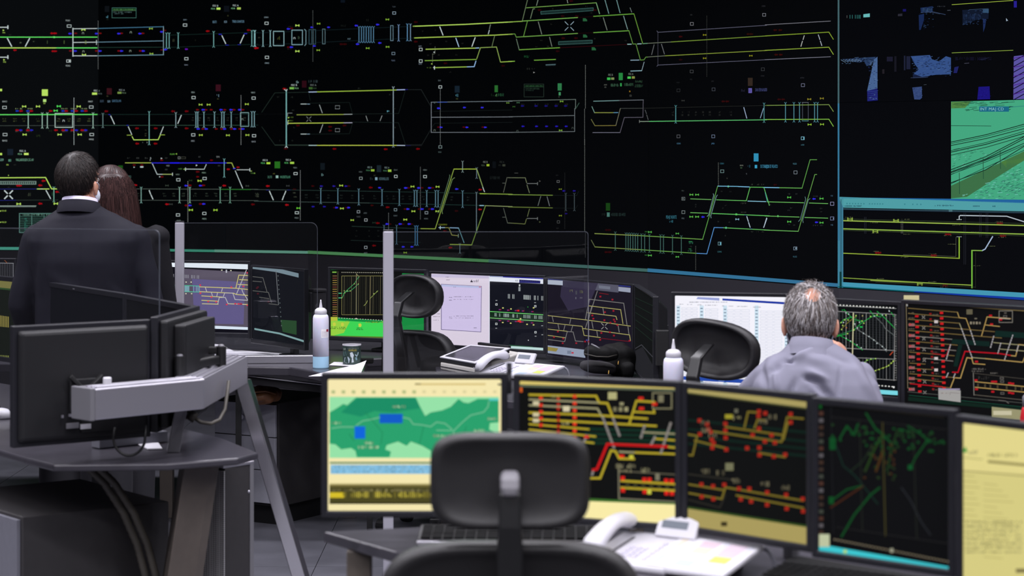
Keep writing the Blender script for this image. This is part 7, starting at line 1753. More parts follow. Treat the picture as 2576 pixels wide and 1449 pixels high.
# ------------------------------------------------------------------ telephones
def telephone(label, p, rz, k=1.0, directory=True):
    r = thing('telephone', label, 'telephone', (p.x, p.y, p.z), rz, 'white desk telephones')
    zf, zb = .018 * k, .060 * k
    D = .20 * k
    def zz(y): return zf + (zb - zf) * (y / D)
    def wedge(x0, x1, y0, y1, lo=0.0, up=0.0):
        return MB().hexa([(x0, y0, lo), (x1, y0, lo), (x1, y1, lo), (x0, y1, lo)], [(x0, y0, zz(y0) + up), (x1, y0, zz(y0) + up), (x1, y1, zz(y1) + up), (x0, y1, zz(y1) + up)])
    obj('body', wedge(0, .205 * k, 0, D), 'white_plastic', r, bevel=.006 * k)
    # handset: arched bar on the left
    hs = []
    for i in range(13):
        u = i / 12
        y = (.002 + .205 * u) * k
        arch = math.sin(math.pi * u)
        zc = zz(y) + (.020 + .030 * arch) * k
        hw, hh = (.027 + .004 * abs(math.cos(math.pi * u))) * k, (.016 + .010 * (1 - arch)) * k
        if i in (0, 12): hw *= .7; hh *= .6
        hs.append([((-.012 * k) + hw * math.cos(2 * math.pi * q / 12) , y, zc + hh * math.sin(2 * math.pi * q / 12)) for q in range(12)])
    obj('handset', MB().loft(hs), 'white_plastic', r, smooth=True)
    obj('cradle', wedge(-.035 * k, .012 * k, .01 * k, D * .97, 0, -.004), 'white_plastic', r, bevel=.004 * k)
    obj('cradle_slot', wedge(.014 * k, .024 * k, .06 * k, .16 * k, .0, .0015), 'dark_glass', r, bevel=.003 * k)
    # tilting display at the back
    ds = MB(); T0 = Vector((.070 * k, D * .90, zb - .006 * k))
    M_ = Matrix.Translation(T0) @ Euler((math.radians(60), 0, 0)).to_matrix().to_4x4()
    dp = obj('display', MB().box(0, 0, 0, .115 * k, .055 * k, .012 * k, M_), 'white_plastic', r, bevel=.003 * k)
    obj('display_glass', MB().box(.014 * k, .022 * k, .0118 * k, .088 * k, .042 * k, .0128 * k, M_), mat('lcd', (96, 104, 116), .3), dp)
    mat('key_grey', (196, 192, 206), .5)
    for ky in range(4):
        for kx in range(3):
            x, y = (.045 + kx * .020) * k, (.035 + ky * .018) * k
            obj('key', wedge(x, x + .014 * k, y, y + .011 * k, zz(y) - .002, .0035 * k), 'key_grey', r)
    for ky in range(6):
        x, y = .118 * k, (.03 + ky * .020) * k
        obj('key', wedge(x, x + .012 * k, y, y + .010 * k, zz(y) - .002, .003 * k), 'key_grey', r)
    # wide key module to the right, arched foot
    x0, x1 = .20 * k, .365 * k
    obj('side_module', MB().hexa([(x0, .0, zz(0) - .012 * k), (x1, .0, zz(0) - .010 * k), (x1, D, zz(D) - .010 * k), (x0, D, zz(D) - .012 * k)], [(x0, .0, zz(0) + .001), (x1, .0, zz(0) + .001), (x1, D, zz(D) + .001), (x0, D, zz(D) + .001)]), 'white_plastic', r, bevel=.003 * k)
    foot = [(x1 + .030 * k * math.sin(a), D * .98, (zz(D) - .008 * k) * math.cos(a)) for a in [i / 8 * math.pi / 2 for i in range(9)]]
    obj('arched_foot', MB().tube(foot, .005 * k, 8), 'cabinet_grey', r, smooth=True)
    obj('foot_block', MB().box(x0 + .05 * k, D * .30, 0, x1 - .05 * k, D * .9, zz(D * .30) - .012 * k), 'cable', r)
    if directory:
        m_ = MB()
        def q4(xa, ya, xb, yb, col, e=.0022):
            m_.add([(xa * k, ya * k, zz(ya * k) + e), (xb * k, ya * k, zz(ya * k) + e), (xb * k, yb * k, zz(yb * k) + e), (xa * k, yb * k, zz(yb * k) + e)], [(0, 1, 2, 3)], lin(col))
        q4(.140, .006, .362, .195, (222, 220, 228), .0022)
        for xa, cols in ((.150, ((186, 198, 214), (204, 204, 214), (214, 204, 190))), (.210, ((184, 200, 222), (212, 204, 212), (218, 202, 180), (208, 186, 198))), (.285, ((212, 211, 218), (196, 204, 110), (208, 186, 202), (208, 190, 204)))):
            wdt = .020 if xa < .2 else .05
            n = len(cols)
            for i, cc in enumerate(cols): q4(xa, .02 + i * .16 / n, xa + wdt, .02 + (i + 1) * .16 / n - .002, cc, .0026)
        for i in range(18): q4(.268, .02 + i * .009, .285, .024 + i * .009, (206, 206, 220), .0028); q4(.340, .02 + i * .009, .352, .024 + i * .009, (206, 206, 220), .0028)
        obj('key_list', m_, 'print', r, norm=False)
    return r
telephone('white desk telephone with coloured key list, foreground', Vector((.185, 5.0, DZ)), -.62, .94)
telephone('white desk telephone in front of the sloping dark screen terminal', Vector((-.142, 9.17, DZ)), -.75, .90, True)

sheet('added black sheet for the dark area under the right-hand foreground monitors', ((1905, 1500), (2330, 1560), (2400, 1465), (1990, 1398)), DZ + .001, 'bag_black', thick=.003, cat='dark sheet', name='dark_sheet')  # added sheet, stands for the shade and dark clutter below the monitors
# ------------------------------------------------------------------ keyboards
def keyboard(label, p, rz, w, d, z, front='alu', rows=5, cols=16):
    r = thing('keyboard', label, 'keyboard', (p.x, p.y, z), rz)
    obj('case', MB().hexa([(0, 0, 0), (w, 0, 0), (w, d, 0), (0, d, 0)], [(0, 0, .012), (w, 0, .012), (w, d, .026), (0, d, .026)]), 'black_plastic', r, bevel=.003)
    if front: obj('front_trim', MB().box(0, -.008, 0, w, 0, .011), front, r, bevel=.002)
    mb = MB()
    kx, ky = w / (cols + .6), d / (rows + .8)
    for j in range(rows):
        for i in range(cols):
            x, y = kx * .3 + i * kx, ky * .4 + j * ky
            zt = .012 + .014 * y / d
            mb.box(x + .001, y + .001, zt - .002, x + kx - .0015, y + ky - .0015, zt + .006)
    obj('keys', mb, 'bag_black', r, kind='stuff')
    return r
keyboard('black keyboard with silver front edge on the foreground desk under the chair headrest', PG(1048, 1372, DZ), -.03, .445, .135, DZ + .001)
keyboard('black keyboard at the lower right behind the telephone', PG(1905, 1470, DZ), -.62, .34, .13, DZ + .005, None)
keyboard('black keyboard at the left edge of the pointed desk', PG(-150, 1048, DZ), .35, .22, .14, DZ + .001, None)
ms = obj('mouse', MB().loft([superring_h(.058 * k, .10 * k, z, 0) for k, z in ((.9, 0), (1, .008), (.95, .022), (.7, .033), (.1, .036))]), 'white_plastic', smooth=True)
ms.location = PG(2, 1052, DZ); ms.rotation_euler = (0, 0, .6); tag(ms, 'white mouse at the left edge of the pointed desk', 'mouse')

# ------------------------------------------------------------------ bags
def remeshed(mb, name, m, voxel, smooth_it=6, parent=None, world=None, disp=None, seed=0):
    """Union of closed shapes as one continuous surface."""
    M_ = world.inverted() if world is not None else None
    me0 = mesh_from(mb, name, True, M_); fix_normals(me0)
    o_ = bpy.data.objects.new(name + '_raw', me0); COL.objects.link(o_)
    rm = o_.modifiers.new('r', 'REMESH'); rm.mode = 'VOXEL'; rm.voxel_size = voxel; rm.use_smooth_shade = True
    sm = o_.modifiers.new('s', 'SMOOTH'); sm.factor = .5; sm.iterations = smooth_it
    dg = bpy.context.evaluated_depsgraph_get()
    me = bpy.data.meshes.new_from_object(o_.evaluated_get(dg))
    bpy.data.objects.remove(o_); bpy.data.meshes.remove(me0)
    me.name = name
    me.materials.clear(); me.materials.append(MATS[m] if isinstance(m, str) else m)
    if disp:
        n = len(me.vertices)
        co = np.empty(n * 3); me.vertices.foreach_get('co', co); co = co.reshape(n, 3)
        no = np.empty(n * 3); me.vertices.foreach_get('normal', no); no = no.reshape(n, 3)
        co += no * disp(co, no)[:, None]
        me.vertices.foreach_set('co', co.ravel()); me.update()
    me.polygons.foreach_set('use_smooth', [True] * len(me.polygons))
    o2 = bpy.data.objects.new(name, me); COL.objects.link(o2)
    if parent is not None: o2.parent = parent
    return o2
def rbox(mb, c_, d, rot=(0, 0, 0), p=4.0, nu=24, nv=12):
    """Rounded box (superellipsoid)."""
    R_ = Euler(rot).to_matrix(); c_ = Vector(c_); rings = []
    f = lambda v: math.copysign(abs(v) ** (2 / p), v)
    for i in range(1, nv):
        th = -math.pi / 2 + math.pi * i / nv
        rings.append([c_ + R_ @ Vector((d[0] * f(math.cos(th)) * f(math.cos(2 * math.pi * k / nu)), d[1] * f(math.cos(th)) * f(math.sin(2 * math.pi * k / nu)), d[2] * f(math.sin(th)))) for k in range(nu)])
    return mb.loft(rings)
def wob(a, f, seed=0):
    rs = np.random.RandomState(seed); ks = rs.normal(size=(6, 3)) * f; ph = rs.rand(6) * 6.28
    def g(co, no):
        return a * np.sin(co @ ks.T + ph).mean(axis=1) * 2
    return g
pbg = PG(1540, 946, DZ)
r = thing('camera_bag', 'black padded bag with zips lying in front of the angled monitor', 'bag', tuple(pbg))
W = WM(r); z0 = pbg.z
bb2 = lambda x, y, s=598: P(x, y, s)
mb = MB()
rbox(mb, bb2(1562, 908, 596), (.055, .075, .065), (0, .05, .2), 3.5)
rbox(mb, bb2(1512, 889, 606), (.072, .05, .028), (0, .10, .1), 3.2)
rbox(mb, bb2(1545, 875, 594), (.055, .05, .018), (0, -.1, .2), 3)
rbox(mb, bb2(1575, 930, 600), (.028, .06, .035), (0, 0, .2), 3.5)
obj_b = remeshed(mb, 'bag_body', 'bag_black', .006, 5, r, W, wob(.003, 60, 3))
mb = MB(); rbox(mb, bb2(1505, 924, 600), (.078, .06, .026), (0, .12, .1), 3.0)
remeshed(mb, 'grey_flap', 'bag_grey', .006, 4, r, W, wob(.002, 50, 5))
for x, y in ((1556, 908), (1532, 932)):
    obj('zip_pull', MB().bar(P(x, y, 612), P(x - 1, y + 9, 613), .004, .003, (0, 1, 0)), 'gold', r, world=W, bevel=.001)
obj('strap', MB().tube([P(1488, 866, 606), P(1500, 872, 608), P(1512, 880, 608)], .004, 6), 'alu_grey', r, world=W, smooth=True)
obj('zip_line', MB().tube([P(1470, 890, 620), P(1500, 897, 622), P(1530, 898, 622), P(1552, 893, 618)], .0022, 6), 'cable_grey', r, world=W, smooth=True)
pbr = P(655, 1004, 562)
r = thing('leather_bag', 'brown leather bag on the drawer cabinet under the desk', 'bag', (pbr.x, pbr.y, .557))
W = WM(r); mb = MB()
rbox(mb, (pbr.x, pbr.y + .05, .590), (.085, .10, .034), (0, -.1, .2), 2.6); rbox(mb, (pbr.x + .02, pbr.y + .02, .605), (.05, .05, .03), (0, .3, 0), 2.4); rbox(mb, (pbr.x - .05, pbr.y, .576), (.04, .05, .02), (0, .2, 0), 2.6)
remeshed(mb, 'bag_body', 'brown_leather', .006, 4, r, W, wob(.006, 45, 8))
obj('handle', MB().tube([(pbr.x - .06, pbr.y - .03, .59), (pbr.x - .02, pbr.y - .05, .618), (pbr.x + .03, pbr.y - .05, .622), (pbr.x + .07, pbr.y - .02, .605)], .005, 8), 'brown_leather', r, world=W, smooth=True)
# red bottle at the right edge
prd = P(2592, 0, 790); r = thing('drink_bottle', 'red bottle with grey cap at the right edge', 'bottle', (prd.x, prd.y, DZ))
obj('body', MB().lathe([(.030, 0), (.032, .01), (.032, .10), (.028, .125), (.024, .135)], 24), 'red_plastic', r, smooth=True)
obj('cap', MB().lathe([(.025, .135), (.025, .165), (.020, .172), (.004, .174)], 24), 'alu_grey', r, smooth=True)
# black brackets at the ends of the angled monitors
obj('side_bracket', MB().box(B1.w / 2 + .002, .02, B1.zo + .17, B1.w / 2 + .022, .10, B1.zo + .26).box(B1.w / 2 - .03, .03, B1.zo + .26, B1.w / 2 + .03, .10, B1.zo + .275), 'black_plastic', B1.root, bevel=.004)
obj('side_bracket', MB().box(F1.w / 2 + .006, .01, F1.zo + .10, F1.w / 2 + .036, .06, F1.zo + .24), 'cable', F1.root, bevel=.004)
# ------------------------------------------------------------------ people
def capsule(mb, a, b, ra, rb, n=14):
    a, b = Vector(a), Vector(b)
    d = (b - a).normalized()
    pts, rs = [], []
    for k in (80, 50, 20):
        t_ = math.radians(k); pts.append(a - d * ra * math.sin(t_)); rs.append(ra * math.cos(t_))
    L = (b - a).length
    for i in range(5):
        pts.append(a.lerp(b, i / 4)); rs.append(ra + (rb - ra) * i / 4)
    for k in (20, 50, 80):
        t_ = math.radians(k); pts.append(b + d * rb * math.sin(t_)); rs.append(rb * math.cos(t_))
    return mb.tube(pts, rs, n)
def torso(mb, rows, n=28):
    """rows: (z, cx, cy, rx, ry, p)."""
    rings = []
    for z, cx, cy, rx, ry, p in rows:
        rr = []
        for k in range(n):
            a = 2 * math.pi * k / n
            ca, sa = math.cos(a), math.sin(a)
            rr.append((cx + rx * math.copysign(abs(ca) ** (2 / p), ca), cy + ry * math.copysign(abs(sa) ** (2 / p), sa), z))
        rings.append(rr)
    return mb.loft(rings)
def head_matrix(c_, yaw, pitch, roll):
    return Matrix.Translation(Vector(c_)) @ Euler((pitch, roll, yaw), 'XYZ').to_matrix().to_4x4()
def ell_m(mb, M, c_, r_, rot=None, nu=20, nv=14):
    t_ = MB().ell(c_, r_, rot, nu, nv)
    return mb.add([M @ v for v in t_.v], t_.f)
CR, CC = Vector((.074, .094, .092)), Vector((0, -.008, .028))      # cranium radii and centre
def head(mb, M, k=1.0, ear=1.0):
    S = M @ Matrix.Scale(k, 4)
    ell_m(mb, S, CC, CR)
    ell_m(mb, S, (0, .034, -.020), (.061, .060, .080)); ell_m(mb, S, (0, .038, -.070), (.050, .052, .044)); ell_m(mb, S, (0, .070, -.098), (.022, .022, .016))
    ell_m(mb, S, (0, .100, -.020), (.011, .018, .024), (-.35, 0, 0)); ell_m(mb, S, (0, .088, .004), (.008, .014, .03))
    ell_m(mb, S, (0, .086, -.062), (.024, .010, .006)); ell_m(mb, S, (0, .084, -.072), (.022, .010, .006)); ell_m(mb, S, (0, .080, .030), (.05, .014, .010))
    for sx in (-1, 1):
        ell_m(mb, S, (sx * .081 * ear, -.004, -.020), (.009, .022, .036), (.15, 0, sx * .45)); ell_m(mb, S, (sx * .085 * ear, -.012, -.006), (.006, .010, .018), (.1, 0, sx * .6)); ell_m(mb, S, (sx * .078 * ear, .004, -.044), (.007, .009, .010))
    return S
def eyes(S, parent, W):
    for sx in (-1, 1):
        mb = MB(); ell_m(mb, S, (sx * .031, .080, .004), (.013, .012, .010)); obj('eye', mb, mat('eye_white', (228, 224, 222), .3), parent, world=W, smooth=True)
        mb = MB(); ell_m(mb, S, (sx * .031, .0905, .004), (.0055, .003, .0055)); obj('iris', mb, mat('iris_brown', (50, 34, 26), .2), parent, world=W, smooth=True)
def hand(mb, M, k=1.0, curl=.5, side=1, spread=.06):
    """Palm along +y, back of hand up (+z), thumb to -x*side."""
    S = M @ Matrix.Scale(k, 4)
    t_ = rbox(MB(), (0, .045, 0), (.040, .050, .013), (0, 0, 0), 3.2, 16, 9)
    mb.add([S @ v for v in t_.v], t_.f)
    for i, (x, y, L) in enumerate(((-.030, .088, .072), (-.010, .094, .080), (.011, .090, .074), (.030, .080, .058))):
        x *= side
        p = Vector((x, y - .012, 0)); ang = (x / .03) * spread
        a1 = 0
        for q, (f, rr) in enumerate(((.45, .0092), (.31, .0085), (.24, .0076))):
            a1 += curl * (.75 if q == 0 else 1.0)
            dv_ = Vector((math.sin(ang) * math.cos(a1), math.cos(ang) * math.cos(a1), -math.sin(a1)))
            p2 = p + dv_ * L * f
            t_ = capsule(MB(), p, p2, rr, rr * .94, 10); mb.add([S @ v for v in t_.v], t_.f)
            p = p2
    p = Vector((-.032 * side, .018, -.004))
    for f, rr, an, dz in ((.036, .0125, .75, -.35), (.030, .0105, .45, -.5), (.024, .0092, .25, -.6)):
        dv_ = Vector((-math.sin(an) * side, math.cos(an), dz)).normalized()
        p2 = p + dv_ * f
        t_ = capsule(MB(), p, p2, rr, rr * .92, 10); mb.add([S @ v for v in t_.v], t_.f)
        p = p2
def hair_cap(S, region, m, parent, W, thick=.010, name='hair', nu=56, nv=40):
    mb = MB(); rings = []
    for i in range(1, nv):
        th = math.pi * i / nv; rr = []
        for k in range(nu):
            d = Vector((math.sin(th) * math.cos(2 * math.pi * k / nu), math.sin(th) * math.sin(2 * math.pi * k / nu), -math.cos(th)))
            g = region(d)
            e = -.010 + (thick + .010) * g
            rr.append(S @ (CC + Vector((d.x * (CR.x + e), d.y * (CR.y + e), d.z * (CR.z + e)))))
        rings.append(rr)
    mb.loft(rings)
    return obj(name, mb, m, parent, world=W, smooth=True)
def strands(S, region, crown, n, length, lift, width, cols, seed, parent, W, name='hair_strands', thick=.010, keep=None, messy=.25, fall=None, segs=5):
    rs = random.Random(seed); mb = MB(); q = Vector(crown).normalized()
    made = tries = 0
    while made < n and tries < n * 12:
        tries += 1
        z = rs.uniform(-.9, 1); a = rs.uniform(0, 2 * math.pi); h_ = math.sqrt(1 - z * z)
        d = Vector((h_ * math.cos(a), h_ * math.sin(a), z))
        g = region(d)
        if g < .55 or (keep and rs.random() > keep(d)):
            continue
        t_ = d * q.dot(d) - q
        if t_.length < 1e-3: continue
        t_.normalize()
        t_ = (t_ + Vector((rs.gauss(0, messy), rs.gauss(0, messy), rs.gauss(0, messy)))).normalized()
        t_ = (t_ - d * t_.dot(d)).normalized()
        L = length * rs.uniform(.6, 1.25); lf = lift * rs.uniform(.2, 1.5); cen = []
        for i in range(segs):
            u = i / (segs - 1); ang = L * u / .09
            dd = (d * math.cos(ang) + t_ * math.sin(ang)).normalized()
            e = thick * (.75 + .25 * rs.random()) + lf * math.sin(u * 1.9) + .001
            p = CC + Vector((dd.x * (CR.x + e), dd.y * (CR.y + e), dd.z * (CR.z + e)))
            if fall: p = fall(p, u, d, rs)
            cen.append(p)
        sd = t_.cross(d).normalized() * width
        f = rs.random(); c0_, c1_ = cols[rs.randrange(len(cols))]
        col = lin([x + (y - x) * f for x, y in zip(c0_, c1_)])
        vs = []
        for i, p in enumerate(cen):
            w_ = 1 - .75 * (i / (segs - 1)) ** 2
            vs += [S @ (p - sd * w_), S @ (p + sd * w_)]
        mb.add(vs, [(2 * i, 2 * i + 1, 2 * i + 3, 2 * i + 2) for i in range(segs - 1)], col)
        made += 1
    o_ = obj(name, mb, 'hair_strands', parent, world=W, norm=False, smooth=True, kind='stuff')
    return o_
def sst(a, b, x):
    t_ = max(0, min(1, (x - a) / (b - a))); return t_ * t_ * (3 - 2 * t_)
def short_region(low_back=-.62, front=.45, side=-.25):
    def g(d):
        # lower limit of the hair, by direction round the head
        f = d.y / max(1e-6, math.hypot(d.x, d.y))
        lim = low_back if f < -.45 else (side + (low_back - side) * sst(-.05, -.45, f) if f < -.05 else (side + (front - side) * sst(-.05, .45, f)))
        return sst(lim - .10, lim + .06, d.z)
    return g
def shoes(parent, W, pts, yaw=0.0):
    for x, y in pts:
        obj('shoe', MB().loft([superring_h(.095 * k, .27 * k2, z, y + .06, x) for k, k2, z in ((.95, .98, 0), (1, 1, .02), (.95, .95, .05), (.7, .6, .075), (.5, .4, .09))]), 'bag_black', parent, world=W, smooth=True)
mat('suit', (17, 16, 29), 0.75, spec=0.25, bump=0.25, bscale=700, noise=.06, nscale=60)
mat('shirt_white', (214, 208, 236), 0.8, spec=0.2)
mat('shirt_grey', (126, 125, 141), 0.8, spec=0.2, bump=0.2, bscale=900, noise=.03, nscale=20)
mat('trousers_dark', (34, 33, 40), 0.8)
mat('black_cloth', (24, 23, 28), 0.8, spec=0.2, bump=.2, bscale=500)
mat('mask_white', (214, 220, 236), 0.8, spec=0.2)
mat('hair_dark', (30, 26, 27), 0.5, noise=.35, nscale=60)
mat('hair_grey', (86, 82, 84), 0.5, noise=.35, nscale=60)
mat('hair_brown', (48, 32, 32), 0.45, noise=.35, nscale=40)
def folds(lines, base=None):
    """Cloth relief: each fold is a line in the x-z plane of the wearer with height and width."""
    def g(co, no):
        out = np.zeros(len(co))
        for (x0, z0, x1, z1, a, w_) in lines:
            d = np.array([x1 - x0, z1 - z0]); L = np.hypot(*d)
            rel = co[:, [0, 2]] - np.array([x0, z0])
            t_ = np.clip((rel @ d) / (L * L), 0, 1)
            dist = np.hypot(rel[:, 0] - t_ * d[0], rel[:, 1] - t_ * d[1])
            tap = np.sin(np.pi * np.clip(t_ * .9 + .05, 0, 1)) ** .6
            out += np.where(no[:, 1] < .35, a * tap * np.exp(-(dist / w_) ** 2), 0)
        if base is not None: out += base(co, no)
        return out
    return g

# ---------- man in a dark suit, standing with his back to the camera
SM = 622.0
base = P(216, 0, SM)
pm = thing('person', 'standing man in dark suit and face mask seen from behind, short dark hair', 'person', (base.x, base.y, 0))
W = WM(pm); I4 = Matrix.Identity(4)
L_ = lambda x, y, dy=0.0: Vector(((x - CX) / SM - base.x, dy, CZ - (y - HY) / SM))
hc = L_(196, 460, .02)
HM = head_matrix(hc, -.42, .10, .03)
bd = MB(); S = head(bd, HM, .97, 1.04)
capsule(bd, hc + Vector((0, -.012, -.075)), (.0, .0, 1.44), .060, .066)
torso(bd, [(.92, 0, 0, .15, .10, 2.4), (1.1, 0, 0, .14, .09, 2.4), (1.3, 0, 0, .16, .10, 2.4), (1.42, 0, 0, .12, .07, 2.2), (1.47, 0, 0, .05, .05, 2)])
shl, shr = Vector((-.195, .0, 1.335)), Vector((.195, .0, 1.335))
ell_, elr = Vector((-.262, .01, 1.07)), Vector((.262, .0, 1.07))
wrl, wrr = Vector((-.235, .14, .86)), Vector((.245, .12, .85))
for a, b, c2 in ((shl, ell_, wrl), (shr, elr, wrr)):
    capsule(bd, a, b, .045, .038); capsule(bd, b, c2, .037, .027)
hand(bd, Matrix.Translation(wrl) @ Euler((-1.2, 0, .1)).to_matrix().to_4x4(), .95, .35, 1)
hand(bd, Matrix.Translation(wrr) @ Euler((-1.2, 0, -.1)).to_matrix().to_4x4(), .95, .35, -1)
for sx in (-1, 1):
    capsule(bd, (sx * .09, 0, .92), (sx * .10, .01, .50), .075, .055); capsule(bd, (sx * .10, .01, .50), (sx * .105, -.02, .09), .052, .035)
    rbox(bd, (sx * .105, .05, .04), (.04, .12, .035))
body = remeshed(bd, 'body', 'skin', .0065, 4, pm)
eyes(S, pm, I4)
jk = MB()
torso(jk, [(.80, 0, 0, .185, .145, 2.5), (.95, 0, 0, .20, .150, 2.6), (1.10, 0, 0, .20, .140, 2.7), (1.25, 0, -.005, .225, .145, 2.8), (1.33, 0, -.008, .232, .135, 2.9), (1.37, 0, -.006, .228, .118, 2.6), (1.40, -.004, -.004, .200, .100, 2.4), (1.428, -.010, .0, .148, .086, 2.2), (1.455, -.016, .002, .102, .074, 2.0), (1.475, -.020, .004, .078, .070, 2.0)])
for a, b, c2, sx in ((shl, ell_, wrl, -1), (shr, elr, wrr, 1)):
    jk.ell(a + Vector((-sx * .012, -.005, -.028)), (.062, .072, .050))
    capsule(jk, a, b, .066, .056); capsule(jk, b, c2, .056, .043)
fl = [(.0, 1.40, .0, .85, -.004, .010), (-.17, 1.36, -.20, 1.10, -.008, .020), (.17, 1.36, .20, 1.12, -.008, .020), (-.12, 1.20, .02, 1.10, .006, .025), (.12, 1.15, .22, 1.05, .007, .02), (-.05, 1.0, .12, .96, .006, .02), (-.14, 1.42, .12, 1.43, .003, .012)]
jo = remeshed(jk, 'jacket', 'suit', .007, 14, pm, None, folds(fl, wob(.0025, 18, 2)))
cl2 = MB(); n = 32
cM = Matrix.Translation(Vector((hc.x * .75 - .0, -.004, 1.478))) @ Euler((-.22, .02, 0)).to_matrix().to_4x4()
ringc = lambda r1, r2, z, y=0: [cM @ Vector((r1 * math.cos(2 * math.pi * k / n), y + r2 * math.sin(2 * math.pi * k / n), z)) for k in range(n)]
obj('shirt_collar', cl2.loft([ringc(.076, .070, -.03), ringc(.071, .068, .020), ringc(.067, .064, .022), ringc(.066, .063, -.03)], False), 'shirt_white', pm, smooth=True)
lc = MB(); obj('jacket_collar', lc.loft([ringc(.094, .082, -.045), ringc(.082, .078, .004, -.004), ringc(.077, .073, .006, -.004), ringc(.080, .074, -.045)], False), 'suit', pm, smooth=True)
for sx in (-1, 1):
    tr_ = MB(); capsule(tr_, (sx * .09, 0, .88), (sx * .105, .01, .50), .098, .085); capsule(tr_, (sx * .105, .01, .50), (sx * .11, -.01, .07), .084, .078)
    obj('trouser_leg', tr_, 'trousers_dark', pm, smooth=True)
shoes(pm, I4, ((-.105, 0), (.105, 0)))
reg = short_region(-.66, .50, -.18)
hair_cap(S, reg, 'hair_dark', pm, I4, .011)
strands(S, reg, (0, -.35, 1), 3200, .035, .003, .0011, (((18, 15, 16), (40, 33, 32)), ((28, 23, 23), (58, 49, 46))), 11, pm, I4, thick=.011, messy=.3)
mk = MB(); ell_m(mk, S, (0, .060, -.062), (.055, .046, .046)); obj('face_mask', mk, 'mask_white', pm, smooth=True)
for sx in (-1, 1):
    e0 = [S @ Vector(q) for q in ((sx * .057, .062, -.030), (sx * .075, .035, -.010), (sx * .083, .010, .004), (sx * .084, -.014, -.012), (sx * .078, -.006, -.046), (sx * .066, .03, -.068), (sx * .056, .056, -.080))]
    obj('ear_loop', MB().tube(e0, .0024, 6), 'mask_white', pm, smooth=True)

# ---------- woman with long brown hair, half hidden behind him
SW = 588.0
bw = P(296, 0, SW)
pw = thing('person', 'woman with long dark brown hair half hidden behind the man in the suit', 'person', (bw.x, bw.y, 0))
Lw = lambda x, y, dy=0.0: Vector(((x - CX) / SW - bw.x, dy, CZ - (y - HY) / SW))
hc = Lw(278, 492, .01)
HM = head_matrix(hc, .25, .05, -.05)
bd = MB(); S = head(bd, HM, .98)
capsule(bd, hc + Vector((0, -.01, -.07)), (0, 0, 1.36), .050, .056)
torso(bd, [(.9, 0, 0, .14, .09, 2.4), (1.05, 0, 0, .115, .08, 2.4), (1.25, 0, 0, .14, .085, 2.4), (1.36, 0, 0, .11, .06, 2.2), (1.40, 0, 0, .05, .05, 2)])
wsh = [Vector((-.165, 0, 1.325)), Vector((.165, 0, 1.325))]; wel = [Vector((-.21, .02, 1.04)), Vector((.205, .02, 1.04))]; wwr = [Vector((-.12, .18, .98)), Vector((.12, .18, .98))]
for a, b, c2, sd in ((wsh[0], wel[0], wwr[0], 1), (wsh[1], wel[1], wwr[1], -1)):
    capsule(bd, a, b, .040, .034); capsule(bd, b, c2, .033, .024)
    hand(bd, Matrix.Translation(c2) @ Euler((-.2, 0, sd * -.6)).to_matrix().to_4x4(), .85, .4, sd)
for sx in (-1, 1):
    capsule(bd, (sx * .085, 0, .90), (sx * .09, .01, .48), .07, .05); capsule(bd, (sx * .09, .01, .48), (sx * .095, -.01, .09), .048, .032); rbox(bd, (sx * .095, .05, .04), (.036, .11, .035))
remeshed(bd, 'body', 'skin', .0075, 4, pw)
eyes(S, pw, I4)
jk = MB()
torso(jk, [(.78, 0, 0, .17, .12, 2.5), (.95, 0, 0, .165, .12, 2.5), (1.07, 0, 0, .145, .11, 2.5), (1.22, 0, 0, .175, .12, 2.7), (1.30, 0, 0, .175, .11, 2.7), (1.35, 0, 0, .14, .085, 2.4), (1.385, 0, 0, .08, .07, 2.0), (1.40, 0, 0, .065, .062, 2.0)])
for a, b, c2 in zip(wsh, wel, wwr):
    jk.ell(a, (.058, .06, .048)); capsule(jk, a, b, .052, .046); capsule(jk, b, c2, .045, .036)
remeshed(jk, 'jacket', 'black_cloth', .008, 6, pw, None, wob(.002, 22, 6))
for sx in (-1, 1):
    tr_ = MB(); capsule(tr_, (sx * .085, 0, .86), (sx * .095, .01, .48), .09, .07); capsule(tr_, (sx * .095, .01, .48), (sx * .10, -.01, .07), .068, .055)
    obj('trouser_leg', tr_, 'trousers_dark', pw, smooth=True)
shoes(pw, I4, ((-.095, 0), (.095, 0)))
def longreg(d):
    f = d.y / max(1e-6, math.hypot(d.x, d.y))
    return sst(-.85, -.6, d.z) if f < .2 else sst(.05, .35, d.z + (0.2 if f < .5 else 0))
hair_cap(S, longreg, 'hair_brown', pw, I4, .016)
# hanging mass of hair
hm = MB(); rows = []
for i in range(12):
    u = i / 11
    z = .10 - .40 * u
    rx, ry = .092 + .022 * math.sin(u * 2.4), .070 - .012 * u
    cy = -.040 - .012 * math.sin(u * 3) 
    if z > 0: rx, ry = .094 * math.sqrt(max(.05, 1 - (z / .11) ** 2)) + .008, .078
    if i == 11: rx, ry = rx * .85, .03
    rows.append((z, .0 + .012 * u, cy, rx, ry, 2.2))
t_ = torso(MB(), rows, 30)
obj('long_hair', hm.add([S @ v for v in t_.v], t_.f), 'hair_brown', pw, smooth=True)
rs = random.Random(5); mb = MB()
def hang(u):
    z = .10 - .40 * u
    rx, ry = .094 + .022 * math.sin(u * 2.4), .070 - .012 * u
    if z > 0: rx, ry = .096 * math.sqrt(max(.05, 1 - (z / .115) ** 2)) + .010, .080
    if u > .9: rx *= 1 - (u - .9) * 1.2
    return z, rx + .002, ry + .003
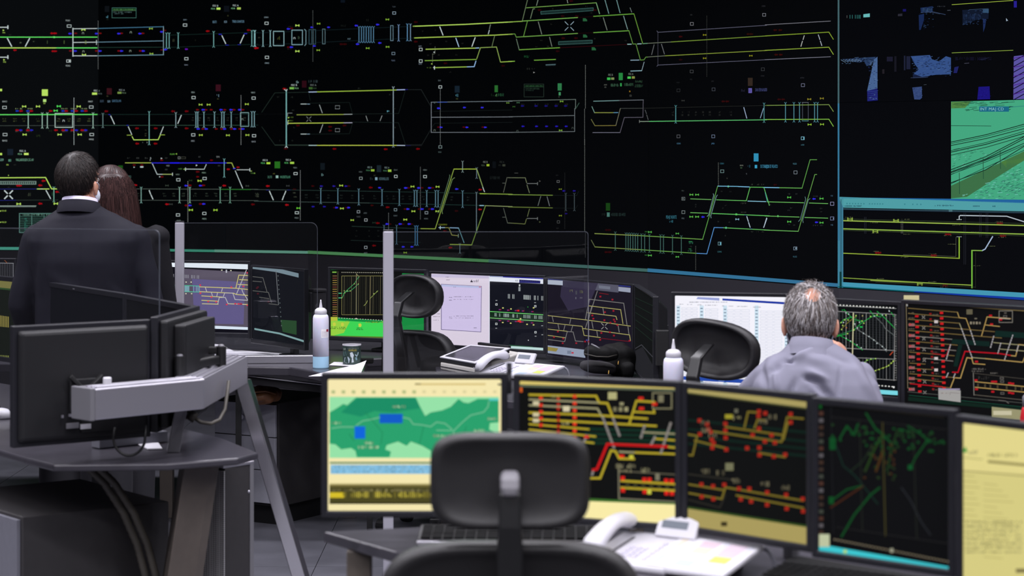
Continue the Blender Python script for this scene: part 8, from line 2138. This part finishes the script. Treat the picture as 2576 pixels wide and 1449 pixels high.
for k in range(2300):
    a = math.pi + rs.random() * math.pi if rs.random() < .9 else rs.random() * math.pi
    u0, u1 = rs.uniform(.02, .35), rs.uniform(.75, 1.06)
    cx_ = rs.gauss(0, .06); pts = []
    for i in range(6):
        u = u0 + (u1 - u0) * i / 5
        z, rx, ry = hang(u)
        aa = a + cx_ * u
        pts.append(Vector((.012 * u + rx * math.cos(aa), -.042 - .012 * math.sin(u * 3) + ry * math.sin(aa), z)))
    f = rs.random(); col = lin([x + (y - x) * f for x, y in zip((34, 20, 20), (86, 58, 56))])
    vs = []
    for i, p in enumerate(pts):
        w_ = .0016 * (1 - .6 * (i / 5) ** 2); sdv_ = Vector((-math.sin(a), math.cos(a), 0)) * w_
        vs += [S @ (p - sdv_), S @ (p + sdv_)]
    mb.add(vs, [(2 * i, 2 * i + 1, 2 * i + 3, 2 * i + 2) for i in range(5)], col)
obj('hair_strands', mb, 'hair_strands', pw, norm=False, smooth=True, kind='stuff')
strands(S, longreg, (.1, .1, 1), 1500, .085, .002, .0014, (((38, 24, 24), (84, 58, 56)),), 23, pw, I4, thick=.016, messy=.1, keep=lambda d: 1 if d.z > -.1 else .3, name='crown_strands')

# ---------- grey-haired man seated at the right desk
SS = 762.0
bs_ = P(2046, 0, SS)
pg = thing('person', 'seated man with grey hair and grey shirt resting his chin on his hand', 'person', (bs_.x, bs_.y, 0))
Ls = lambda x, y, dy=0.0: Vector(((x - CX) / SS - bs_.x, dy, CZ - (y - HY) / SS))
hc = Ls(2043, 812, .05)
HM = head_matrix(hc, -.10, -.22, .03)
bd = MB(); S = head(bd, HM, .985, 1.05)
capsule(bd, hc + Vector((0, -.02, -.07)), (.0, -.004, 1.02), .056, .060)
torso(bd, [(.50, 0, -.02, .16, .12, 2.5), (.70, 0, -.01, .14, .09, 2.5), (.88, 0, -.01, .13, .07, 2.5), (.96, 0, -.005, .10, .055, 2.3), (1.02, 0, .0, .05, .045, 2)])
shl, shr = Ls(1940, 950, -.005), Ls(2160, 952, .0)
ell_, elr = Vector((-.25, .17, .80)), Vector((.205, .20, .805))
wrl = Vector((-.09, .34, .79)); hnd = Ls(2105, 872, .115); wrr = hnd + Vector((.035, .015, -.075))
for a, b, c2 in ((shl, ell_, wrl), (shr, elr, wrr)):
    capsule(bd, a, b, .043, .036); capsule(bd, b, c2, .036, .026)
hand(bd, Matrix.Translation(wrl) @ Euler((0, 0, -.9)).to_matrix().to_4x4(), .95, .25, 1)
hand(bd, Matrix.Translation(wrr) @ Euler((1.15, .5, .75)).to_matrix().to_4x4(), .92, .95, -1, .02)
for sx in (-1, 1):
    capsule(bd, (sx * .10, -.02, .54), (sx * .13, .40, .52), .08, .058); capsule(bd, (sx * .13, .40, .52), (sx * .13, .38, .10), .054, .035); rbox(bd, (sx * .13, .43, .04), (.04, .12, .035))
remeshed(bd, 'body', 'skin', .0062, 3, pg)
eyes(S, pg, I4)
jk = MB()
torso(jk, [(.50, 0, -.02, .185, .15, 2.5), (.66, 0, -.03, .190, .15, 2.6), (.80, .004, -.05, .212, .145, 2.7), (.88, .004, -.055, .215, .135, 2.6), (.935, .002, -.050, .200, .120, 2.5), (.985, .004, -.042, .166, .104, 2.3), (1.022, .0, -.028, .128, .090, 2.1), (1.046, -.004, -.014, .094, .078, 2.0), (1.060, -.006, -.004, .076, .070, 2.0)])
for a, b, c2 in ((shl, ell_, wrl), (shr, elr, elr.lerp(wrr, .75))):
    capsule(jk, a, b, .060, .055); capsule(jk, b, c2, .052, .042)
q2 = lambda x, y: (Ls(x, y).x, Ls(x, y).z)
def fd(x0, y0, x1, y1, a, w_): return (*q2(x0, y0), *q2(x1, y1), a, w_)
fl = [fd(1962, 898, 2055, 842, -.012, .011), fd(1958, 908, 2045, 866, .009, .012), fd(1965, 899, 1930, 932, -.011, .008), fd(1950, 885, 1920, 935, .009, .012), fd(1965, 898, 1985, 900, -.022, .007), fd(2008, 936, 2042, 948, -.015, .008), fd(2042, 948, 2078, 990, -.016, .009), fd(2018, 924, 2060, 942, .011, .011), fd(2020, 955, 2055, 1000, .010, .013), fd(2098, 915, 2085, 985, -.005, .006), fd(1918, 925, 1912, 975, -.007, .008), fd(1940, 925, 1938, 975, .007, .008), fd(2135, 905, 2175, 985, .006, .014), fd(2165, 910, 2200, 990, -.007, .010), fd(1990, 885, 2070, 905, .006, .016), fd(2060, 880, 2130, 905, -.005, .010), fd(1985, 945, 1960, 995, -.008, .010)]
fl = [(a_, b_, c_, d_, h_ * 1.5, w_) for a_, b_, c_, d_, h_, w_ in fl]
remeshed(jk, 'shirt', 'shirt_grey', .0062, 8, pg, None, folds(fl, wob(.0025, 20, 9)))
cM = Matrix.Translation(Vector((-.006, -.008, 1.062))) @ Euler((-.22, .10, 0)).to_matrix().to_4x4()
obj('shirt_collar', MB().loft([ringc(.088, .094, -.050), ringc(.078, .080, -.022), ringc(.069, .071, .010), ringc(.064, .066, .010), ringc(.066, .068, -.050)], False), 'shirt_grey', pg, smooth=True)
for sx in (-1, 1):
    tr_ = MB(); capsule(tr_, (sx * .10, -.02, .545), (sx * .13, .40, .525), .095, .078); capsule(tr_, (sx * .13, .40, .52), (sx * .13, .38, .08), .076, .066)
    obj('trouser_leg', tr_, 'trousers_dark', pg, smooth=True)
shoes(pg, I4, ((-.13, .36), (.13, .36)))
reg0 = short_region(-.80, .45, -.16)
crown_d = Vector((.06, -.80, .62)).normalized()
bald = lambda d: sst(.975, .84, d.dot(crown_d))
reg = lambda d: reg0(d) * (.2 + .8 * sst(.965, .86, d.dot(crown_d)))
hair_cap(S, reg, 'hair_grey', pg, I4, .010)
GREYS = (((70, 65, 66), (120, 112, 112)), ((120, 114, 114), (190, 184, 184)), ((160, 156, 158), (232, 228, 230)), ((70, 60, 56), (120, 108, 100)))
strands(S, reg0, tuple(crown_d + Vector((0, .25, .2))), 5200, .048, .007, .0011, GREYS, 31, pg, I4, thick=.010, messy=.26, keep=lambda d: (.05 + .95 * bald(d)))
strands(S, lambda d: reg0(d) * sst(.35, .6, d.z), (0, .9, .4), 380, .04, .012, .0010, GREYS, 37, pg, I4, thick=.010, messy=.5, keep=lambda d: (.2 + .8 * bald(d)), name='loose_strands')
mk = MB(); ell_m(mk, S, (0, .066, -.070), (.055, .046, .044)); obj('face_mask', mk, 'mask_white', pg, smooth=True)
for sx in (-1, 1):
    e0 = [S @ Vector(q) for q in ((sx * .057, .062, -.040), (sx * .075, .035, -.014), (sx * .084, .008, .010), (sx * .0835, -.012, -.006), (sx * .080, -.002, -.044), (sx * .066, .03, -.074), (sx * .056, .056, -.088))]
    obj('ear_loop', MB().tube(e0, .0024, 6), 'mask_white', pg, smooth=True)
# his seat
sc_ = thing('office_chair', 'low-backed black office chair the grey-haired man sits on', 'chair', (bs_.x, bs_.y, 0), 0, 'black office chairs')
obj('seat', MB().loft([superring_h(.50 * k, .48 * k, z_, .12) for k, z_ in ((.85, .36), (1.0, .385), (1.0, .42), (.9, .445), (.5, .45), (.05, .45))]), 'chair_black', sc_, smooth=True)
obj('backrest', pad(.42, .36, .62, -.26, .05, .02, .14, .5, 3.2), 'chair_black', sc_, smooth=True)
obj('back_column', MB().bar((0, -.24, .40), (0, -.25, .62), .06, .03, (0, 1, 0)), 'chair_shell', sc_, bevel=.006)
obj('gas_column', MB().lathe([(.035, .10), (.035, .24), (.022, .25), (.022, .37)], 16, (0, .02, 0)), 'chair_shell', sc_)
st = MB()
for k in range(5):
    a = 2 * math.pi * k / 5 + .3; st.bar((0, .02, .105), (.25 * math.cos(a), .02 + .25 * math.sin(a), .03), .05, .03)
obj('star_base', st, 'chair_shell', sc_, bevel=.006)
